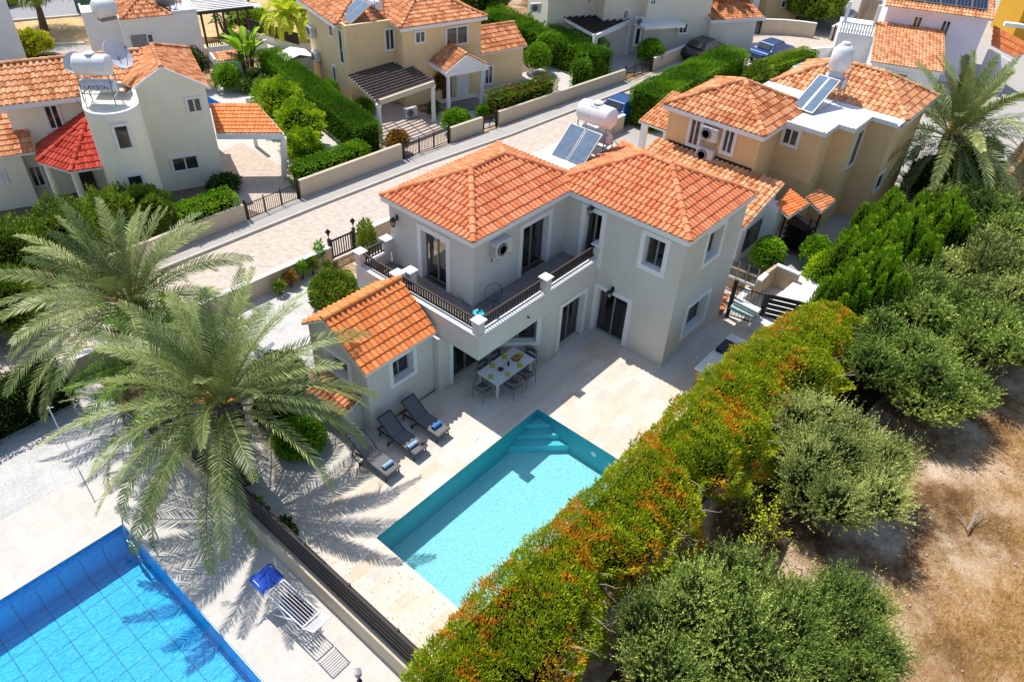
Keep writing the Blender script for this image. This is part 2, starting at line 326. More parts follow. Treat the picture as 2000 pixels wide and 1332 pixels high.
def ridge_caps(mb, p, q, r=.115, step=.37, seed=0):
    """overlapping half-round cap tiles from p (low) to q"""
    p, q = Vector(p), Vector(q); d = q-p; n = max(1, int(round(d.length/step))); d.normalize(); side = d.cross(Vector((0,0,1))).normalized(); up = side.cross(d).normalized(); R = random.Random(seed); K = 8
    for i in range(n):
        a = p+(q-p)*(i/n)-d*.03; b = p+(q-p)*((i+1)/n)+d*.02; val = R.random(); ra, rb = r*1.08, r*.9; vs = []
        for c, rr, z in ((a, ra, .012), (b, rb, -.004)):
            for k in range(K+1): t = math.pi*k/K; vs.append(c+side*(math.cos(t)*rr)+up*(math.sin(t)*rr*.9+z))
        vs += [vs[k]-(vs[k]-a)*.14 for k in range(K+1)]
        fs = [(k, k+1, K+2+k, K+1+k) for k in range(K)]+[(2*K+2+k, 2*K+3+k, k+1, k) for k in range(K)]+[(2*K+2,)+tuple(2*K+2+k for k in range(1, K+1))]
        mb.add(vs, fs, val)
def slope_from(pts3):
    """eave pts a,b then upper pts: returns P0,U,S,N,poly"""
    a, b = Vector(pts3[0]), Vector(pts3[1]); U = (b-a).normalized(); n = None
    nn = (b-a).cross(Vector(pts3[2])-a).normalized()
    if nn.z < 0: nn = -nn
    S = nn.cross(U).normalized(); poly = [((Vector(p)-a).dot(U), (Vector(p)-a).dot(S)) for p in pts3]; return a, U, S, nn, poly
def tiled(name, root, slopes, caps, mat, capmat=None, under='white', tw=.215, ch=.345, seed=1, amp=.07, thick=.09, capr=.115):
    """one roof: tiled slopes (each a 3D polygon, eave edge first, listed left to right seen from outside), caps, soffit slab"""
    mb = MB()
    for i, s in enumerate(slopes): tile_slope(mb, *slope_from(s), tw=tw, ch=ch, seed=seed*31+i, amp=amp)
    roof = mb.build(name, M[mat], root)
    sb = MB()
    for s in slopes: sb.slab([Vector(p)-Vector((0,0,.012)) for p in s], thick)
    sb.build('roof_board', M[under], roof)
    if caps:
        cb = MB()
        for i, (p, q) in enumerate(caps): ridge_caps(cb, Vector(p)+Vector((0,0,.03)), Vector(q)+Vector((0,0,.03)), seed=i, r=capr)
        cb.build('ridge_tile', M[capmat or mat], roof)
    return roof
def hip(root, x0, x1, y0, y1, ze, rise, axis, mat, hips=(1, 1), name='roof', **k):
    """rectangular hipped / gabled roof; axis = direction of the ridge"""
    if axis == 'x':
        h = (y1-y0)/2; a = Vector((x0+h*hips[0], y0+h, ze+rise)); b = Vector((x1-h*hips[1], y0+h, ze+rise))
        c00, c10, c11, c01 = (Vector((x, y, ze)) for x, y in ((x0,y0),(x1,y0),(x1,y1),(x0,y1)))
        sl = [[c00, c10, b, a], [c11, c01, a, b]]
        if hips[0]: sl.append([c01, c00, a])
        if hips[1]: sl.append([c10, c11, b])
        caps = [(a, b)]+([(c00, a), (c01, a)] if hips[0] else [])+([(c10, b), (c11, b)] if hips[1] else [])
    else:
        h = (x1-x0)/2; a = Vector((x0+h, y0+h*hips[0], ze+rise)); b = Vector((x0+h, y1-h*hips[1], ze+rise))
        c00, c10, c11, c01 = (Vector((x, y, ze)) for x, y in ((x0,y0),(x1,y0),(x1,y1),(x0,y1)))
        sl = [[c01, c00, a, b], [c10, c11, b, a]]
        if hips[0]: sl.append([c00, c10, a])
        if hips[1]: sl.append([c11, c01, b])
        caps = [(a, b)]+([(c00, a), (c10, a)] if hips[0] else [])+([(c01, b), (c11, b)] if hips[1] else [])
    return tiled(name, root, sl, caps, mat, **k)
# ------------------------------------------------------------------ walls with real openings
def walls(root, foot, z0, z1, mat, openings={}, name='wall', cap=True, skip=()):
    """footprint CCW; openings {edge: [(s0,s1,za,zb), ...]}"""
    mb = MB()
    for i in range(len(foot)):
        if i in skip: continue
        p = Vector((*foot[i], 0)); q = Vector((*foot[(i+1) % len(foot)], 0)); d = (q-p); Ln = d.length; d.normalize()
        op = openings.get(i, []); xs = sorted({0, Ln, *[o[0] for o in op], *[o[1] for o in op]}); zs = sorted({z0, z1, *[o[2] for o in op], *[o[3] for o in op]})
        for a, b in zip(xs, xs[1:]):
            for c, e in zip(zs, zs[1:]):
                mx, mz = (a+b)/2, (c+e)/2
                if any(o[0] < mx < o[1] and o[2] < mz < o[3] for o in op): continue
                mb.add([(p+d*a)+Vector((0,0,c)), (p+d*b)+Vector((0,0,c)), (p+d*b)+Vector((0,0,e)), (p+d*a)+Vector((0,0,e))], [(0,1,2,3)])
    if cap: n = len(foot); mb.add([(x, y, z1) for x, y in foot], [tuple(range(n))])
    return mb.build(name, M[mat], root)
def window(root, p, q, s0, s1, z0, z1, depth=.2, door=False, tw=.17, frame='frame', glass='glass', trim='white', leaves=2, curtain=0, sill=True, proud=.03, name=None, bars=0, gap=.0):
    """opening in the wall p->q (outside on the right hand); trim band, reveal, frame, panes, curtain"""
    p = Vector((p[0], p[1], 0)); q = Vector((q[0], q[1], 0)); d = (q-p).normalized(); n = Vector((d.y, -d.x, 0))
    def W(s, z, o=0): return p+d*s+n*o+Vector((0,0,z))
    def box(mb, a, b, c, e, o0, o1): mb.add([W(a,c,o0), W(b,c,o0), W(b,c,o1), W(a,c,o1), W(a,e,o0), W(b,e,o0), W(b,e,o1), W(a,e,o1)], [(3,2,1,0),(4,5,6,7),(0,1,5,4),(1,2,6,5),(2,3,7,6),(3,0,4,7)])
    fm = MB(); fw = .05; zb = z0+(.02 if door else 0)
    box(fm, s0, s0+fw, zb, z1, -depth-.05, -depth); box(fm, s1-fw, s1, zb, z1, -depth-.05, -depth); box(fm, s0+fw, s1-fw, z1-fw, z1, -depth-.05, -depth); box(fm, s0+fw, s1-fw, zb, zb+fw, -depth-.05, -depth)
    for k in range(1, leaves): c = s0+(s1-s0)*k/leaves; box(fm, c-.035, c+.035, zb+fw, z1-fw, -depth-.04, -depth+.01)
    for k in range(bars): c = zb+(z1-zb)*(k+1)/(bars+1); box(fm, s0+fw, s1-fw, c-.02, c+.02, -depth-.04, -depth+.005)
    w = fm.build(name or ('door' if door else 'window'), M[frame], root)
    gm = MB(); gm.add([W(s0+.02, zb, -depth-.03), W(s1-.02, zb, -depth-.03), W(s1-.02, z1-.02, -depth-.03), W(s0+.02, z1-.02, -depth-.03)], [(0,1,2,3)]); gm.build('pane', M[glass], w)
    tm = MB()
    rv = [((s0,z0),(s0,z1)), ((s0,z1),(s1,z1)), ((s1,z1),(s1,z0))]+([] if door else [((s1,z0),(s0,z0))])
    for (a, b), (c, e) in rv: tm.add([W(a,b,.0), W(c,e,.0), W(c,e,-depth), W(a,b,-depth)], [(0,1,2,3)])
    if tw:
        zt = z0 if door else z0-tw
        box(tm, s0-tw, s0, zt, z1+tw, 0, proud); box(tm, s1, s1+tw, zt, z1+tw, 0, proud); box(tm, s0, s1, z1, z1+tw, 0, proud)
        if not door: box(tm, s0, s1, z0-tw, z0, 0, proud)
    if tw or trim: tm.build('surround', M[trim], w)
    if sill and not door and not tw: sm = MB(); box(sm, s0-.06, s1+.06, z0-.05, z0, -.02, .09); sm.build('sill', M['white'], w)
    if curtain and glass == 'glass':
        cm = MB(); k0 = -depth-.14
        for a, b in (((s0+.03, s0+(s1-s0)*curtain), (s1-(s1-s0)*curtain, s1-.03))[:2] if curtain < .5 else ((s0+.03, s1-.03),)):
            nn = max(4, int((b-a)/.05)); vs = []
            for i in range(nn+1): s = a+(b-a)*i/nn; o = k0+(.03 if i % 2 else -.03); vs += [W(s, zb+.03, o), W(s, z1-.03, o)]
            cm.add(vs, [(2*i, 2*i+2, 2*i+3, 2*i+1) for i in range(nn)])
        cm.build('curtain', M['curtain'], w)
    if glass == 'glass':
        rm = MB(); box(rm, s0-.3, s1+.3, z0-.25, z0-.2, -depth-2.2, -depth-.2); rm.build('room_floor', M['room'], w)
    return w
def ac_unit(loc, rz, label, cat='air conditioner', group='outdoor air conditioning units', s=1.0, fan=True):
    """white outdoor unit, front faces local -Y"""
    r = empty('air_conditioner', loc, rz, label, cat, group); r.scale = (s, s, s)
    b = MB(); b.box(-.42, -.30, 0, .42, 0, .62); body = b.build('casing', M['acwhite'], r, bev=.02)
    g = MB(); g.lathe([(.25, -.315), (.25, -.302)], (-.1, 0, .31), 24, 'y'); g.build('fan_well', M['black'], body)
    f = MB()
    for k in range(3): a = k*2.094; f.obox((-.1+.11*math.cos(a), -.325, .31+.11*math.sin(a)), (.2, .008, .08), 0, 0, -a)
    for rr in (.08, .16, .24): f.lathe([(rr-.006, -.34), (rr+.006, -.34), (rr+.006, -.33), (rr-.006, -.33)], (-.1, 0, .31), 24, 'y')
    f.build('fan_guard', M['acgrey'], r)
    k = MB()
    for x in (-.3, .3): k.bar((x, -.3, -.03), (x, .01, -.03), .04, .03); k.bar((x, .0, -.03), (x, .0, -.25), .04, .02)
    for z in (.12, .2, .28, .36, .44): k.box(-.425, -.27, z, -.415, -.05, z+.025)
    k.build('bracket', M['acgrey'], r); return r
M['acwhite'] = plain('ac_white_paint', (.66, .66, .64), .45); M['acgrey'] = plain('ac_grey', (.22, .24, .26), .5, .3)
def lantern(loc, rz, label, up=False, s=1.0, group='black wall lanterns'):
    r = empty('wall_lantern', loc, rz, label, 'lantern', group)
    a = MB(); a.obox((0, -.01, 0), (.09, .02, .18)); a.tube([(0, -.02, 0), (0, -.13, .07), (0, -.18, .02)], .012, 6); a.build('bracket', M['black'], r)
    h = MB(); h.lathe([(.0, .14), (.05, .1), (.11, .04), (.115, .02), (.09, .02)], (0, -.18, -.06), 8)
    for k in range(6): t = k*math.pi/3; h.bar((.085*math.cos(t), -.18+.085*math.sin(t), -.04), (.055*math.cos(t), -.18+.055*math.sin(t), -.22), .014)
    h.lathe([(.06, -.24), (.065, -.22), (.05, -.22)], (0, -.18, 0), 8); cage = h.build('cage', M['black'], r)
    g = MB(); g.lathe([(.045, -.21), (.075, -.05)], (0, -.18, 0), 8); g.build('glass', M['frost'], cage); r.scale = (s*1.2,)*3; return r
M['frost'] = plain('lantern_glass', (.55, .53, .48), .2)
# ------------------------------------------------------------------ ground
def sheet(name, x0, x1, y0, y1, holes, z, mat, kind='structure', parent=None, zf=None, step=None):
    xs = {x0, x1}; ys = {y0, y1}
    for h in holes: xs |= {h[0], h[1]}; ys |= {h[2], h[3]}
    if step:
        k = x0
        while k < x1: xs.add(k); k += step
        k = y0
        while k < y1: ys.add(k); k += step
    xs = sorted(v for v in xs if x0 <= v <= x1); ys = sorted(v for v in ys if y0 <= v <= y1)
    mb = MB(); idx = {}
    for i, x in enumerate(xs):
        for j, y in enumerate(ys): idx[i, j] = len(mb.v); mb.v.append((x, y, zf(x, y) if zf else z))
    for i in range(len(xs)-1):
        for j in range(len(ys)-1):
            cx, cy = (xs[i]+xs[i+1])/2, (ys[j]+ys[j+1])/2
            if any(h[0] < cx < h[1] and h[2] < cy < h[3] for h in holes): continue
            mb.f.append((idx[i,j], idx[i+1,j], idx[i+1,j+1], idx[i,j+1])); mb.a.append(.5)
    return tag(mb.build(name, M[mat], parent), kind=kind)
P1 = (8.25, 15.95, 7.45, 11.65)         # villa pool
P2F = Frame(3.57, 17.52, 0)             # neighbour's pool corner (slightly skewed rectangle kept square)
P2 = (-4.6, 3.4, 9.2, 17.6)
P3 = (21.4, 23.6, 44.2, 47.0)
EDGE = 4.55
def field(x, y):
    if y >= EDGE-.001: return -.03
    if y > EDGE-.6: return -.45
    n = .10*math.sin(x*.9+y*.5)+.06*math.sin(x*2.1-y*1.7+1)
    return -.45+n-.02*(EDGE-y)
sheet('ground', -70, 160, -70, 170, [P1, P2, P3, (-70, 160, -70, 170)], 0, 'earth') if 0 else None
def ground():
    xs = sorted({*[-80, -50, -30, -15], *[float(i) for i in range(-8, 46)], 60, 80, 110, 160, P1[0], P1[1], P2[0], P2[1], P3[0], P3[1]})
    ys = sorted({*[-60, -40, -25, -15], *[float(i) for i in range(-10, 4)], EDGE-.6, EDGE-.3, EDGE, 6, 20, 30, 50, 70, 100, 140, 200, P1[2], P1[3], P2[2], P2[3], P3[2], P3[3]})
    mb = MB(); idx = {}
    for i, x in enumerate(xs):
        for j, y in enumerate(ys): idx[i, j] = len(mb.v); mb.v.append((x, y, field(x, y)))
    for i in range(len(xs)-1):
        for j in range(len(ys)-1):
            cx, cy = (xs[i]+xs[i+1])/2, (ys[j]+ys[j+1])/2
            if any(h[0] < cx < h[1] and h[2] < cy < h[3] for h in (P1, P2, P3)): continue
            mb.f.append((idx[i,j], idx[i+1,j], idx[i+1,j+1], idx[i,j+1])); mb.a.append(.5)
    tag(mb.build('ground', M['earth']), kind='structure')
ground()
# patio of the villa: everything between boundary wall x=6.1 and the side gate
sheet('patio', 6.15, 26.2, 4.9, 15.3, [P1, (11.0, 14.2, 15.05, 16)], .0, 'patio')
sheet('neighbour_deck', -14, 5.86, 2, 20.4, [P2], .0, 'pooldeck')
sheet('gravel_garden', -4, 5.86, 20.4, 25.0, [], .002, 'gravel')
sheet('gravel_strip', 6.15, 10.3, 15.3, 22, [], .004, 'gravel')
sheet('front_garden_gravel', 10.3, 16.2, 19.3, 24.9, [], .004, 'gravel')
sheet('garden_path', 6.15, 11.4, 14.6, 16.1, [], .006, 'pooldeck')
# street, pavement, kerb
def ribbon(name, pts, z, mat, kind='structure'): mb = MB(); mb.add([(x, y, z) for x, y in pts], [tuple(range(len(pts)))]); return tag(mb.build(name, M[mat]), kind=kind)
ribbon('street', [(-40, 27.0), (8, 25.4), (20, 24.5), (37.5, 24.2), (50, 24.4), (56.0, 22.0), (60.5, 20.6), (63.7, 19.0), (66, 19.6), (68.6, 22), (68.3, 24.5), (66.2, 27.3), (60, 28.3), (50, 28.5), (46.4, 28.5), (33, 28.9), (20, 29.45), (-40, 32.0)], .0, 'street')
def strip(name, pts, w, z0, z1, mat, kind='structure', side=1, obj=None, parent=None):
    """a raised band of width w along a polyline"""
    mb = obj or MB()
    for (a, b), (c, d) in zip(pts, pts[1:]):
        v = Vector((c-a, d-b)); n = Vector((-v.y, v.x)).normalized()*w*side
        mb.prism([(a, b), (c, d), (c+n.x, d+n.y), (a+n.x, b+n.y)] if side > 0 else [(a, b), (a+n.x, b+n.y), (c+n.x, d+n.y), (c, d)], z0, z1)
    return mb if obj else tag(mb.build(name, M[mat], parent), kind=kind)
FAR = [(-20, 31.6), (13.5, 30.35), (19.6, 30.45), (30, 29.95), (46.3, 28.6)]
strip('pavement', [(-20, 30.4), (14.0, 29.45), (20, 29.3), (26.5, 29.0), (33.2, 28.3), (46.6, 27.6)], 1.1, -.02, .11, 'walkway')
strip('kerb', [(-20, 30.28), (14.0, 29.33), (20, 29.18), (26.5, 28.88), (33.2, 28.18), (46.6, 27.48)], .12, -.02, .125, 'kerb')
# ------------------------------------------------------------------ pools
def pool_mat(name, base, tile, lines, seed):
    m, nt, b = new_mat(name); co = coords(nt); k = N(nt, 'ShaderNodeTexBrick', offset=0.0); L(nt, co, k.inputs['Vector']); k.inputs['Scale'].default_value = 1
    k.inputs['Brick Width'].default_value = tile; k.inputs['Row Height'].default_value = tile; k.inputs['Mortar Size'].default_value = lines; k.inputs['Mortar Smooth'].default_value = .3; k.inputs['Bias'].default_value = 0
    k.inputs['Color1'].default_value = (*[c*.93 for c in base], 1); k.inputs['Color2'].default_value = (*base, 1); k.inputs['Mortar'].default_value = (*[c*.5 for c in base], 1)
    # rippled light on the floor
    wv = N(nt, 'ShaderNodeTexVoronoi', feature='SMOOTH_F1'); wv.inputs['Scale'].default_value = 7.5; wr = N(nt, 'ShaderNodeTexNoise'); wr.inputs['Scale'].default_value = 3; L(nt, co, wr.inputs['Vector'])
    va = N(nt, 'ShaderNodeVectorMath', operation='MULTIPLY_ADD'); va.inputs[1].default_value = (.35,.35,.35); L(nt, wr.outputs['Color'], va.inputs[0]); L(nt, co, va.inputs[2]); L(nt, va.outputs[0], wv.inputs['Vector'])
    L(nt, k.outputs['Color'], b.inputs['Base Color']); b.inputs['Roughness'].default_value = .5
    return m
M['mosaic'] = pool_mat('aqua_mosaic', (.46, .90, .95), .05, .004, 1)
M['bluetile'] = pool_mat('blue_pool_lining', (.06, .54, .88), .64, .019, 2)
M['mosaic2'] = pool_mat('deep_aqua_mosaic', (.03, .70, .84), .05, .004, 1)
M['water'] = water_mat('pool_water', (.80, .96, .97), 5.5, .22)
M['water2'] = water_mat('blue_pool_water', (.70, .93, .98), 4, .10)
def caustic(mat, scale, amt):
    """fine ripple relief on the basin so the sun breaks up on it"""
    nt = mat.node_tree; b = nt.nodes['Principled BSDF']; co = coords(nt, (1, 1.6, 1), .4)
    w = N(nt, 'ShaderNodeTexNoise'); w.inputs['Scale'].default_value = scale; w.inputs['Detail'].default_value = 3; w.inputs['Distortion'].default_value = 1.6; L(nt, co, w.inputs['Vector'])
    bump(nt, b, w.outputs['Fac'], amt, .09)
caustic(M['mosaic'], 9, .8); caustic(M['bluetile'], 6, .8)
def basin(name, R, depth, floor, wall, coping, steps=None, label='', cat='swimming pool', wmat='water', wl=-.10, cmat='patio'):
    x0, x1, y0, y1 = R; r = empty(name, ((x0+x1)/2, (y0+y1)/2, 0), 0, label, cat); ox, oy = (x0+x1)/2, (y0+y1)/2
    x0 -= ox; x1 -= ox; y0 -= oy; y1 -= oy
    f = MB(); f.add([(x0,y0,-depth),(x1,y0,-depth),(x1,y1,-depth),(x0,y1,-depth)], [(0,1,2,3)]); f.build('pool_floor', M[floor], r)
    w = MB()
    for a, b in (((x0,y0),(x0,y1)), ((x0,y1),(x1,y1)), ((x1,y1),(x1,y0)), ((x1,y0),(x0,y0))): w.add([(*a,-depth),(*b,-depth),(*b,.0),(*a,.0)], [(0,1,2,3)])
    w.build('pool_wall', M[wall], r)
    q = MB(); q.add([(x0,y0,wl),(x1,y0,wl),(x1,y1,wl),(x0,y1,wl)], [(0,1,2,3)]); q.build('water', M[wmat], r)
    return r, (x0, x1, y0, y1)
pr, (a0, a1, b0, b1) = basin('swimming_pool', P1, 1.15, 'mosaic', 'mosaic2', None, label='turquoise rectangular pool with corner steps beside the orange-tipped hedge')
stp = MB()
for k in range(3):
    s = .62+.44*k; stp.prism([(a1-s, b1), (a1, b1-s), (a1, b1)], -1.148, -.38-.22*k+.0)
stp.build('corner_steps', pool_mat('shaded_step_mosaic', (.10, .62, .72), .05, .004, 1), pr)  # darker mosaic colour stands in for shade on the steps
sk = MB(); sk.obox((a0+.9, b0+.9, -1.13), (.5, .5, .02)); sk.build('drain_grate', M['acgrey'], pr)
lt = MB(); lt.lathe([(.0, -.02), (.11, -.01), (.12, .0)], (a1-.01, b1-2.6, -.45), 14, 'x'); lt.build('pool_light', M['wframe'], pr)
skm = MB(); skm.box(P1[0]+5.9, P1[3]+.55, .004, P1[0]+6.15, P1[3]+.8, .02) if 0 else skm.obox((13.35, 12.35, .012), (.26, .26, .02)); tag(skm.build('skimmer_cover', M['white']), 'small square white cover set in the paving near the pool corner', 'cover')
pr2, (c0, c1, d0, d1) = basin('swimming_pool', P2, 1.2, 'bluetile', 'bluetile', None, label='bright blue tiled pool in the lower left with palm shadows on it', wmat='water2', wl=-.045)
cop = MB()
for a, b, c, d in ((c0-.32, c0, d0-.32, d1+.32), (c1, c1+.32, d0-.32, d1+.32), (c0, c1, d0-.32, d0), (c0, c1, d1, d1+.32)): cop.box(a, c, .004, b, d, .035)
cop.build('coping', M['pooldeck'], pr2)
bl = MB(); bl.box(c0, d1-.02, -.28, c1, d1-.004, -.02); bl.box(c1-.02, d0, -.28, c1-.004, d1-.03, -.02); bl.build('waterline_tiles', M['navy'] if 'navy' in M else plain('navy_tiles', (.03, .34, .74), .3, var=.4, sc=12), pr2)
pr3, _ = basin('swimming_pool', P3, 1.1, 'bluetile', 'bluetile', None, label='small blue pool corner seen behind the left white house', wmat='water2', wl=-.045)
sheet('terrace', 17.9, 27.5, 34.0, 47.4, [P3, (17.9, 21, 34, 37.9)], .003, 'pooldeck')
# ================================================================== the grey-beige villa
V = empty('villa', (15.9, 14.9, 0), 0, 'two-storey grey-beige villa with orange tiled roofs, white surrounds and an L-shaped balcony', 'house')
vo = Vector((15.9, 14.9, 0))
class OB(MB):     # meshes of the villa are written in plan coordinates and stored relative to its base
    pass
def rel(root):
    """shift all meshes under root so that plan coordinates become local ones"""
    o = root.location.copy(); seen = set()
    def go(x):
        for c in x.children:
            if c.type == 'MESH' and c.data.name not in seen: c.data.transform(Matrix.Translation(-o)); seen.add(c.data.name)
            go(c)
    go(root)
# ground floor of the left part with chamfered bay, upper floor set back behind the balcony
A = (15.9, 14.9)
# upper left wing
ul = [(15.9, 19.2), (15.9, 14.9), (21.15, 14.9), (21.15, 13.3), (21.6, 13.3), (21.6, 19.2)]
dl = (17.40-16.2); 
w_door = (19.2-17.50, 19.2-16.22, 3.02, 5.12)
d2 = (18.55-15.9, 20.05-15.9, 3.02, 5.12)
walls(V, [(15.9, 19.2), (15.9, 14.9), (21.2, 14.9), (21.2, 19.2)], 2.95, 5.78, 'villa', {0: [w_door], 1: [d2]})
window(V, (15.9, 19.2), (15.9, 14.9), *w_door, depth=.22, door=True, curtain=.22, tw=.2)
window(V, (15.9, 14.9), (21.2, 14.9), *d2, depth=.22, door=True, curtain=.3, tw=.2)
# right wing, two storeys
RWx, RWy = 21.15, 9.65
rwf = [(21.15, 15.3), (21.15, 9.65), (25.75, 9.65), (25.75, 17.8), (21.4, 17.8), (21.4, 15.3)]
s = lambda y: 15.3-y
op0 = [(s(13.98), s(13.22), 3.02, 5.28), (s(11.28), s(10.45), 4.05, 5.3), (s(12.98), s(11.55), .03, 2.14)]
op1 = [(22.88-21.15, 23.98-21.15, 3.98, 5.28), (22.5-21.15, 24.1-21.15, .75, 2.1)]
walls(V, rwf, 0, 5.78, 'villa', {0: op0, 1: op1})
window(V, (21.15, 15.3), (21.15, 9.65), *op0[0], depth=.2, door=True, curtain=.3, tw=.19)
window(V, (21.15, 15.3), (21.15, 9.65), *op0[1], depth=.26, curtain=.25, tw=.19)
window(V, (21.15, 15.3), (21.15, 9.65), *op0[2], depth=.2, door=True, curtain=.22, tw=.19)
window(V, (21.15, 9.65), (25.75, 9.65), *op1[0], depth=.3, curtain=.2, tw=.19)
window(V, (21.15, 9.65), (25.75, 9.65), *op1[1], depth=.3, curtain=0, tw=.19)
# ground floor under the balcony
gf = [(14.1, 18.9), (14.1, 14.87), (16.75, 14.87), (18.45, 13.2), (21.3, 13.2), (21.3, 18.9)]
dch = math.hypot(1.70, 1.67)
og = {1: [(.72, 2.4, .03, 2.12)], 2: [(.45, 1.85, .85, 2.1)], 3: [(19.1-18.45, 20.55-18.45, .03, 2.14)]}
walls(V, gf, 0, 2.5, 'villa', og)
window(V, gf[1], gf[2], *og[1][0], depth=.2, door=True, curtain=.3, tw=.17)
window(V, gf[2], gf[3], *og[2][0], depth=.22, curtain=.3, tw=.17)
window(V, gf[3], gf[4], *og[3][0], depth=.22, door=True, curtain=.3, tw=.19)
# balcony: floor slab, parapet with white ledge, posts, rails
bal = MB(); bal.prism([(14.6, 19.2), (14.6, 13.45), (21.14, 13.45), (21.14, 14.88), (15.88, 14.88), (15.88, 19.2)], 2.80, 3.0); bal.build('balcony_floor', M['deckgrey'], V)
par = MB()
par.box(14.33, 13.15, 2.42, 14.58, 19.48, 3.44); par.box(14.58, 13.15, 2.42, 21.13, 13.40, 3.44); par.box(14.58, 19.24, 2.42, 15.9, 19.48, 3.44)
par.box(14.582, 13.402, 2.42, 21.13, 14.86, 2.79); par.box(14.582, 14.862, 2.42, 15.88, 19.2, 2.79)
# rounded foot under the ledge, and the little wall below the street end
par.box(14.55, 18.95, 0, 14.8, 19.48, 2.42); par.box(14.8, 19.24, 0, 15.9, 19.48, 2.42)
par.build('balcony_parapet', M['villa'], V)
led = MB(); led.box(14.28, 13.10, 3.442, 14.63, 19.53, 3.47); led.box(14.632, 13.10, 3.442, 21.13, 13.45, 3.47); led.box(14.632, 19.19, 3.442, 15.88, 19.53, 3.47); led.build('ledge', M['white'], V)
for i, (x, y) in enumerate(((14.46, 13.28), (14.46, 17.25), (14.9, 17.05), (14.46, 19.3), (18.0, 13.28), (21.2, 13.28), (15.75, 19.3))):
    pm = MB(); pm.box(x-.15, y-.15, 3.47, x+.15, y+.15, 4.0); po = pm.build('balcony_post', M['villa'], V)
    cm_ = MB(); cm_.box(x-.21, y-.21, 4.0, x+.21, y+.21, 4.06); cm_.build('post_cap', M['white'], po, bev=.01)
pm = MB(); pm.box(14.6, 17.0, 3.0, 15.0, 17.35, 3.9); 
for (a, b) in (((14.50, 13.44), (14.50, 17.09)), ((14.50, 17.41), (14.50, 19.14)), ((14.62, 13.34), (17.84, 13.34)), ((18.16, 13.34), (21.05, 13.34)), ((14.62, 19.3), (15.6, 19.3))):
    rl = MB(); rl.bar((*a, 3.97), (*b, 3.97), .07, .05); rl.bar((*a, 3.57), (*b, 3.57), .06, .04); ra = rl.build('railing', M['dkwood'], V)
    d = Vector((b[0]-a[0], b[1]-a[1])); n = int(d.length/.125); bl_ = MB()
    for k in range(1, n): p = Vector(a)+d*(k/n); bl_.bar((p.x, p.y, 3.58), (p.x, p.y, 3.96), .045)
    bl_.build('balusters', M['dkwood'], ra)
# roofs of the villa
hip(V, 15.72, 22.2, 14.74, 19.42, 5.80, 1.08, 'x', 'tile', seed=3)
hip(V, 21.02, 26.05, 9.52, 15.75, 5.80, 1.16, 'y', 'tile', seed=5)
fl = MB(); fl.prism([(22.3, 15.75), (25.6, 15.75), (25.6, 17.75), (22.3, 17.75)], 5.45, 5.6); fl.prism([(25.62, 15.75), (25.77, 15.75), (25.77, 17.92), (25.62, 17.92)], 5.4, 5.7); fl.prism([(22.22, 17.77), (25.6, 17.77), (25.6, 17.92), (22.22, 17.92)], 5.4, 5.7); fl.build('flat_roof', M['roofwhite'], V)
fa = MB()   # white eaves band
for x0, x1, y0, y1 in ((15.72, 22.2, 14.74, 19.42), (21.02, 26.05, 9.52, 15.75)):
    for a, b, c, d in ((x0-.012, x1+.012, y0-.014, y0+.04), (x0-.014, x0+.04, y0+.042, y1)): fa.box(a, c, 5.60, b, d, 5.80)
fa.build('fascia', M['white'], V)
# tiled annex towards the loungers
ax = [(11.08, 18.1), (11.08, 15.12), (14.09, 15.12), (14.09, 18.1)]
oa = {0: [(18.1-17.2, 18.1-16.1, 1.72, 2.5)], 1: [(12.18-11.08, 13.12-11.08, 1.52, 2.5)]}
walls(V, ax, 0, 2.72, 'villa', oa, name='annex_wall')
gb = MB(); gb.add([(11.08, 15.12, 2.72), (11.08, 18.1, 2.72), (11.08, 18.1, 3.12), (11.08, 16.95, 3.92)], [(0, 3, 2, 1)]); gb.add([(11.08, 18.1, 2.72), (14.09, 18.1, 2.72), (14.09, 18.1, 3.12), (11.08, 18.1, 3.12)], [(0, 1, 2, 3)]); gb.build('gable_wall', M['villa'], V)
window(V, ax[0], ax[1], *oa[0][0], depth=.28, tw=.16, curtain=.2); window(V, ax[1], ax[2], *oa[1][0], depth=.28, tw=.16, curtain=.25)
r0, r1 = Vector((10.93, 16.95, 4.02)), Vector((14.34, 16.95, 4.02))
tiled('annex_roof', V, [[Vector((10.93, 15.0, 2.78)), Vector((14.12, 15.0, 2.78)), Vector((14.32, 16.95, 4.02)), r0], [Vector((14.32, 18.25, 3.19)), Vector((10.93, 18.25, 3.19)), r0, Vector((14.32, 16.95, 4.02))]], [(r0, r1)], 'tileA', seed=9)
# small tiled plinth / store at the annex end
sd = MB(); sd.box(10.30, 15.55, 0, 10.42, 17.3, 1.1); sd.box(10.42, 15.55, 0, 11.06, 15.67, 1.1); sd.box(10.42, 17.18, 0, 11.06, 17.3, 1.1); sd.build('store_wall', M['villa'], V)
sdd = MB(); sdd.box(10.275, 15.8, .1, 10.298, 16.5, .95); sdd.box(10.275, 16.52, .1, 10.298, 17.15, .95); sdd.build('store_door', M['acgrey'], V)
tiled('store_roof', V, [[Vector((10.2, 17.38, 1.12)), Vector((10.2, 15.47, 1.12)), Vector((11.06, 15.47, 1.45)), Vector((11.06, 17.38, 1.45))]], [], 'tileO', seed=12)
rel(V)
ac_unit((17.15, 14.88, 4.72), 0, 'white outdoor air conditioner on the villa wall above the balcony', s=1.0)
lantern((15.88, 18.75, 5.1), -math.pi/2, 'black lantern on the villa wall left of the left balcony door')
lantern((21.13, 13.66, 5.55), -math.pi/2, 'black lantern above the right-hand balcony door under the eaves')
lantern((21.13, 12.3, 2.42), -math.pi/2, 'black lantern above the ground floor sliding door of the right wing')
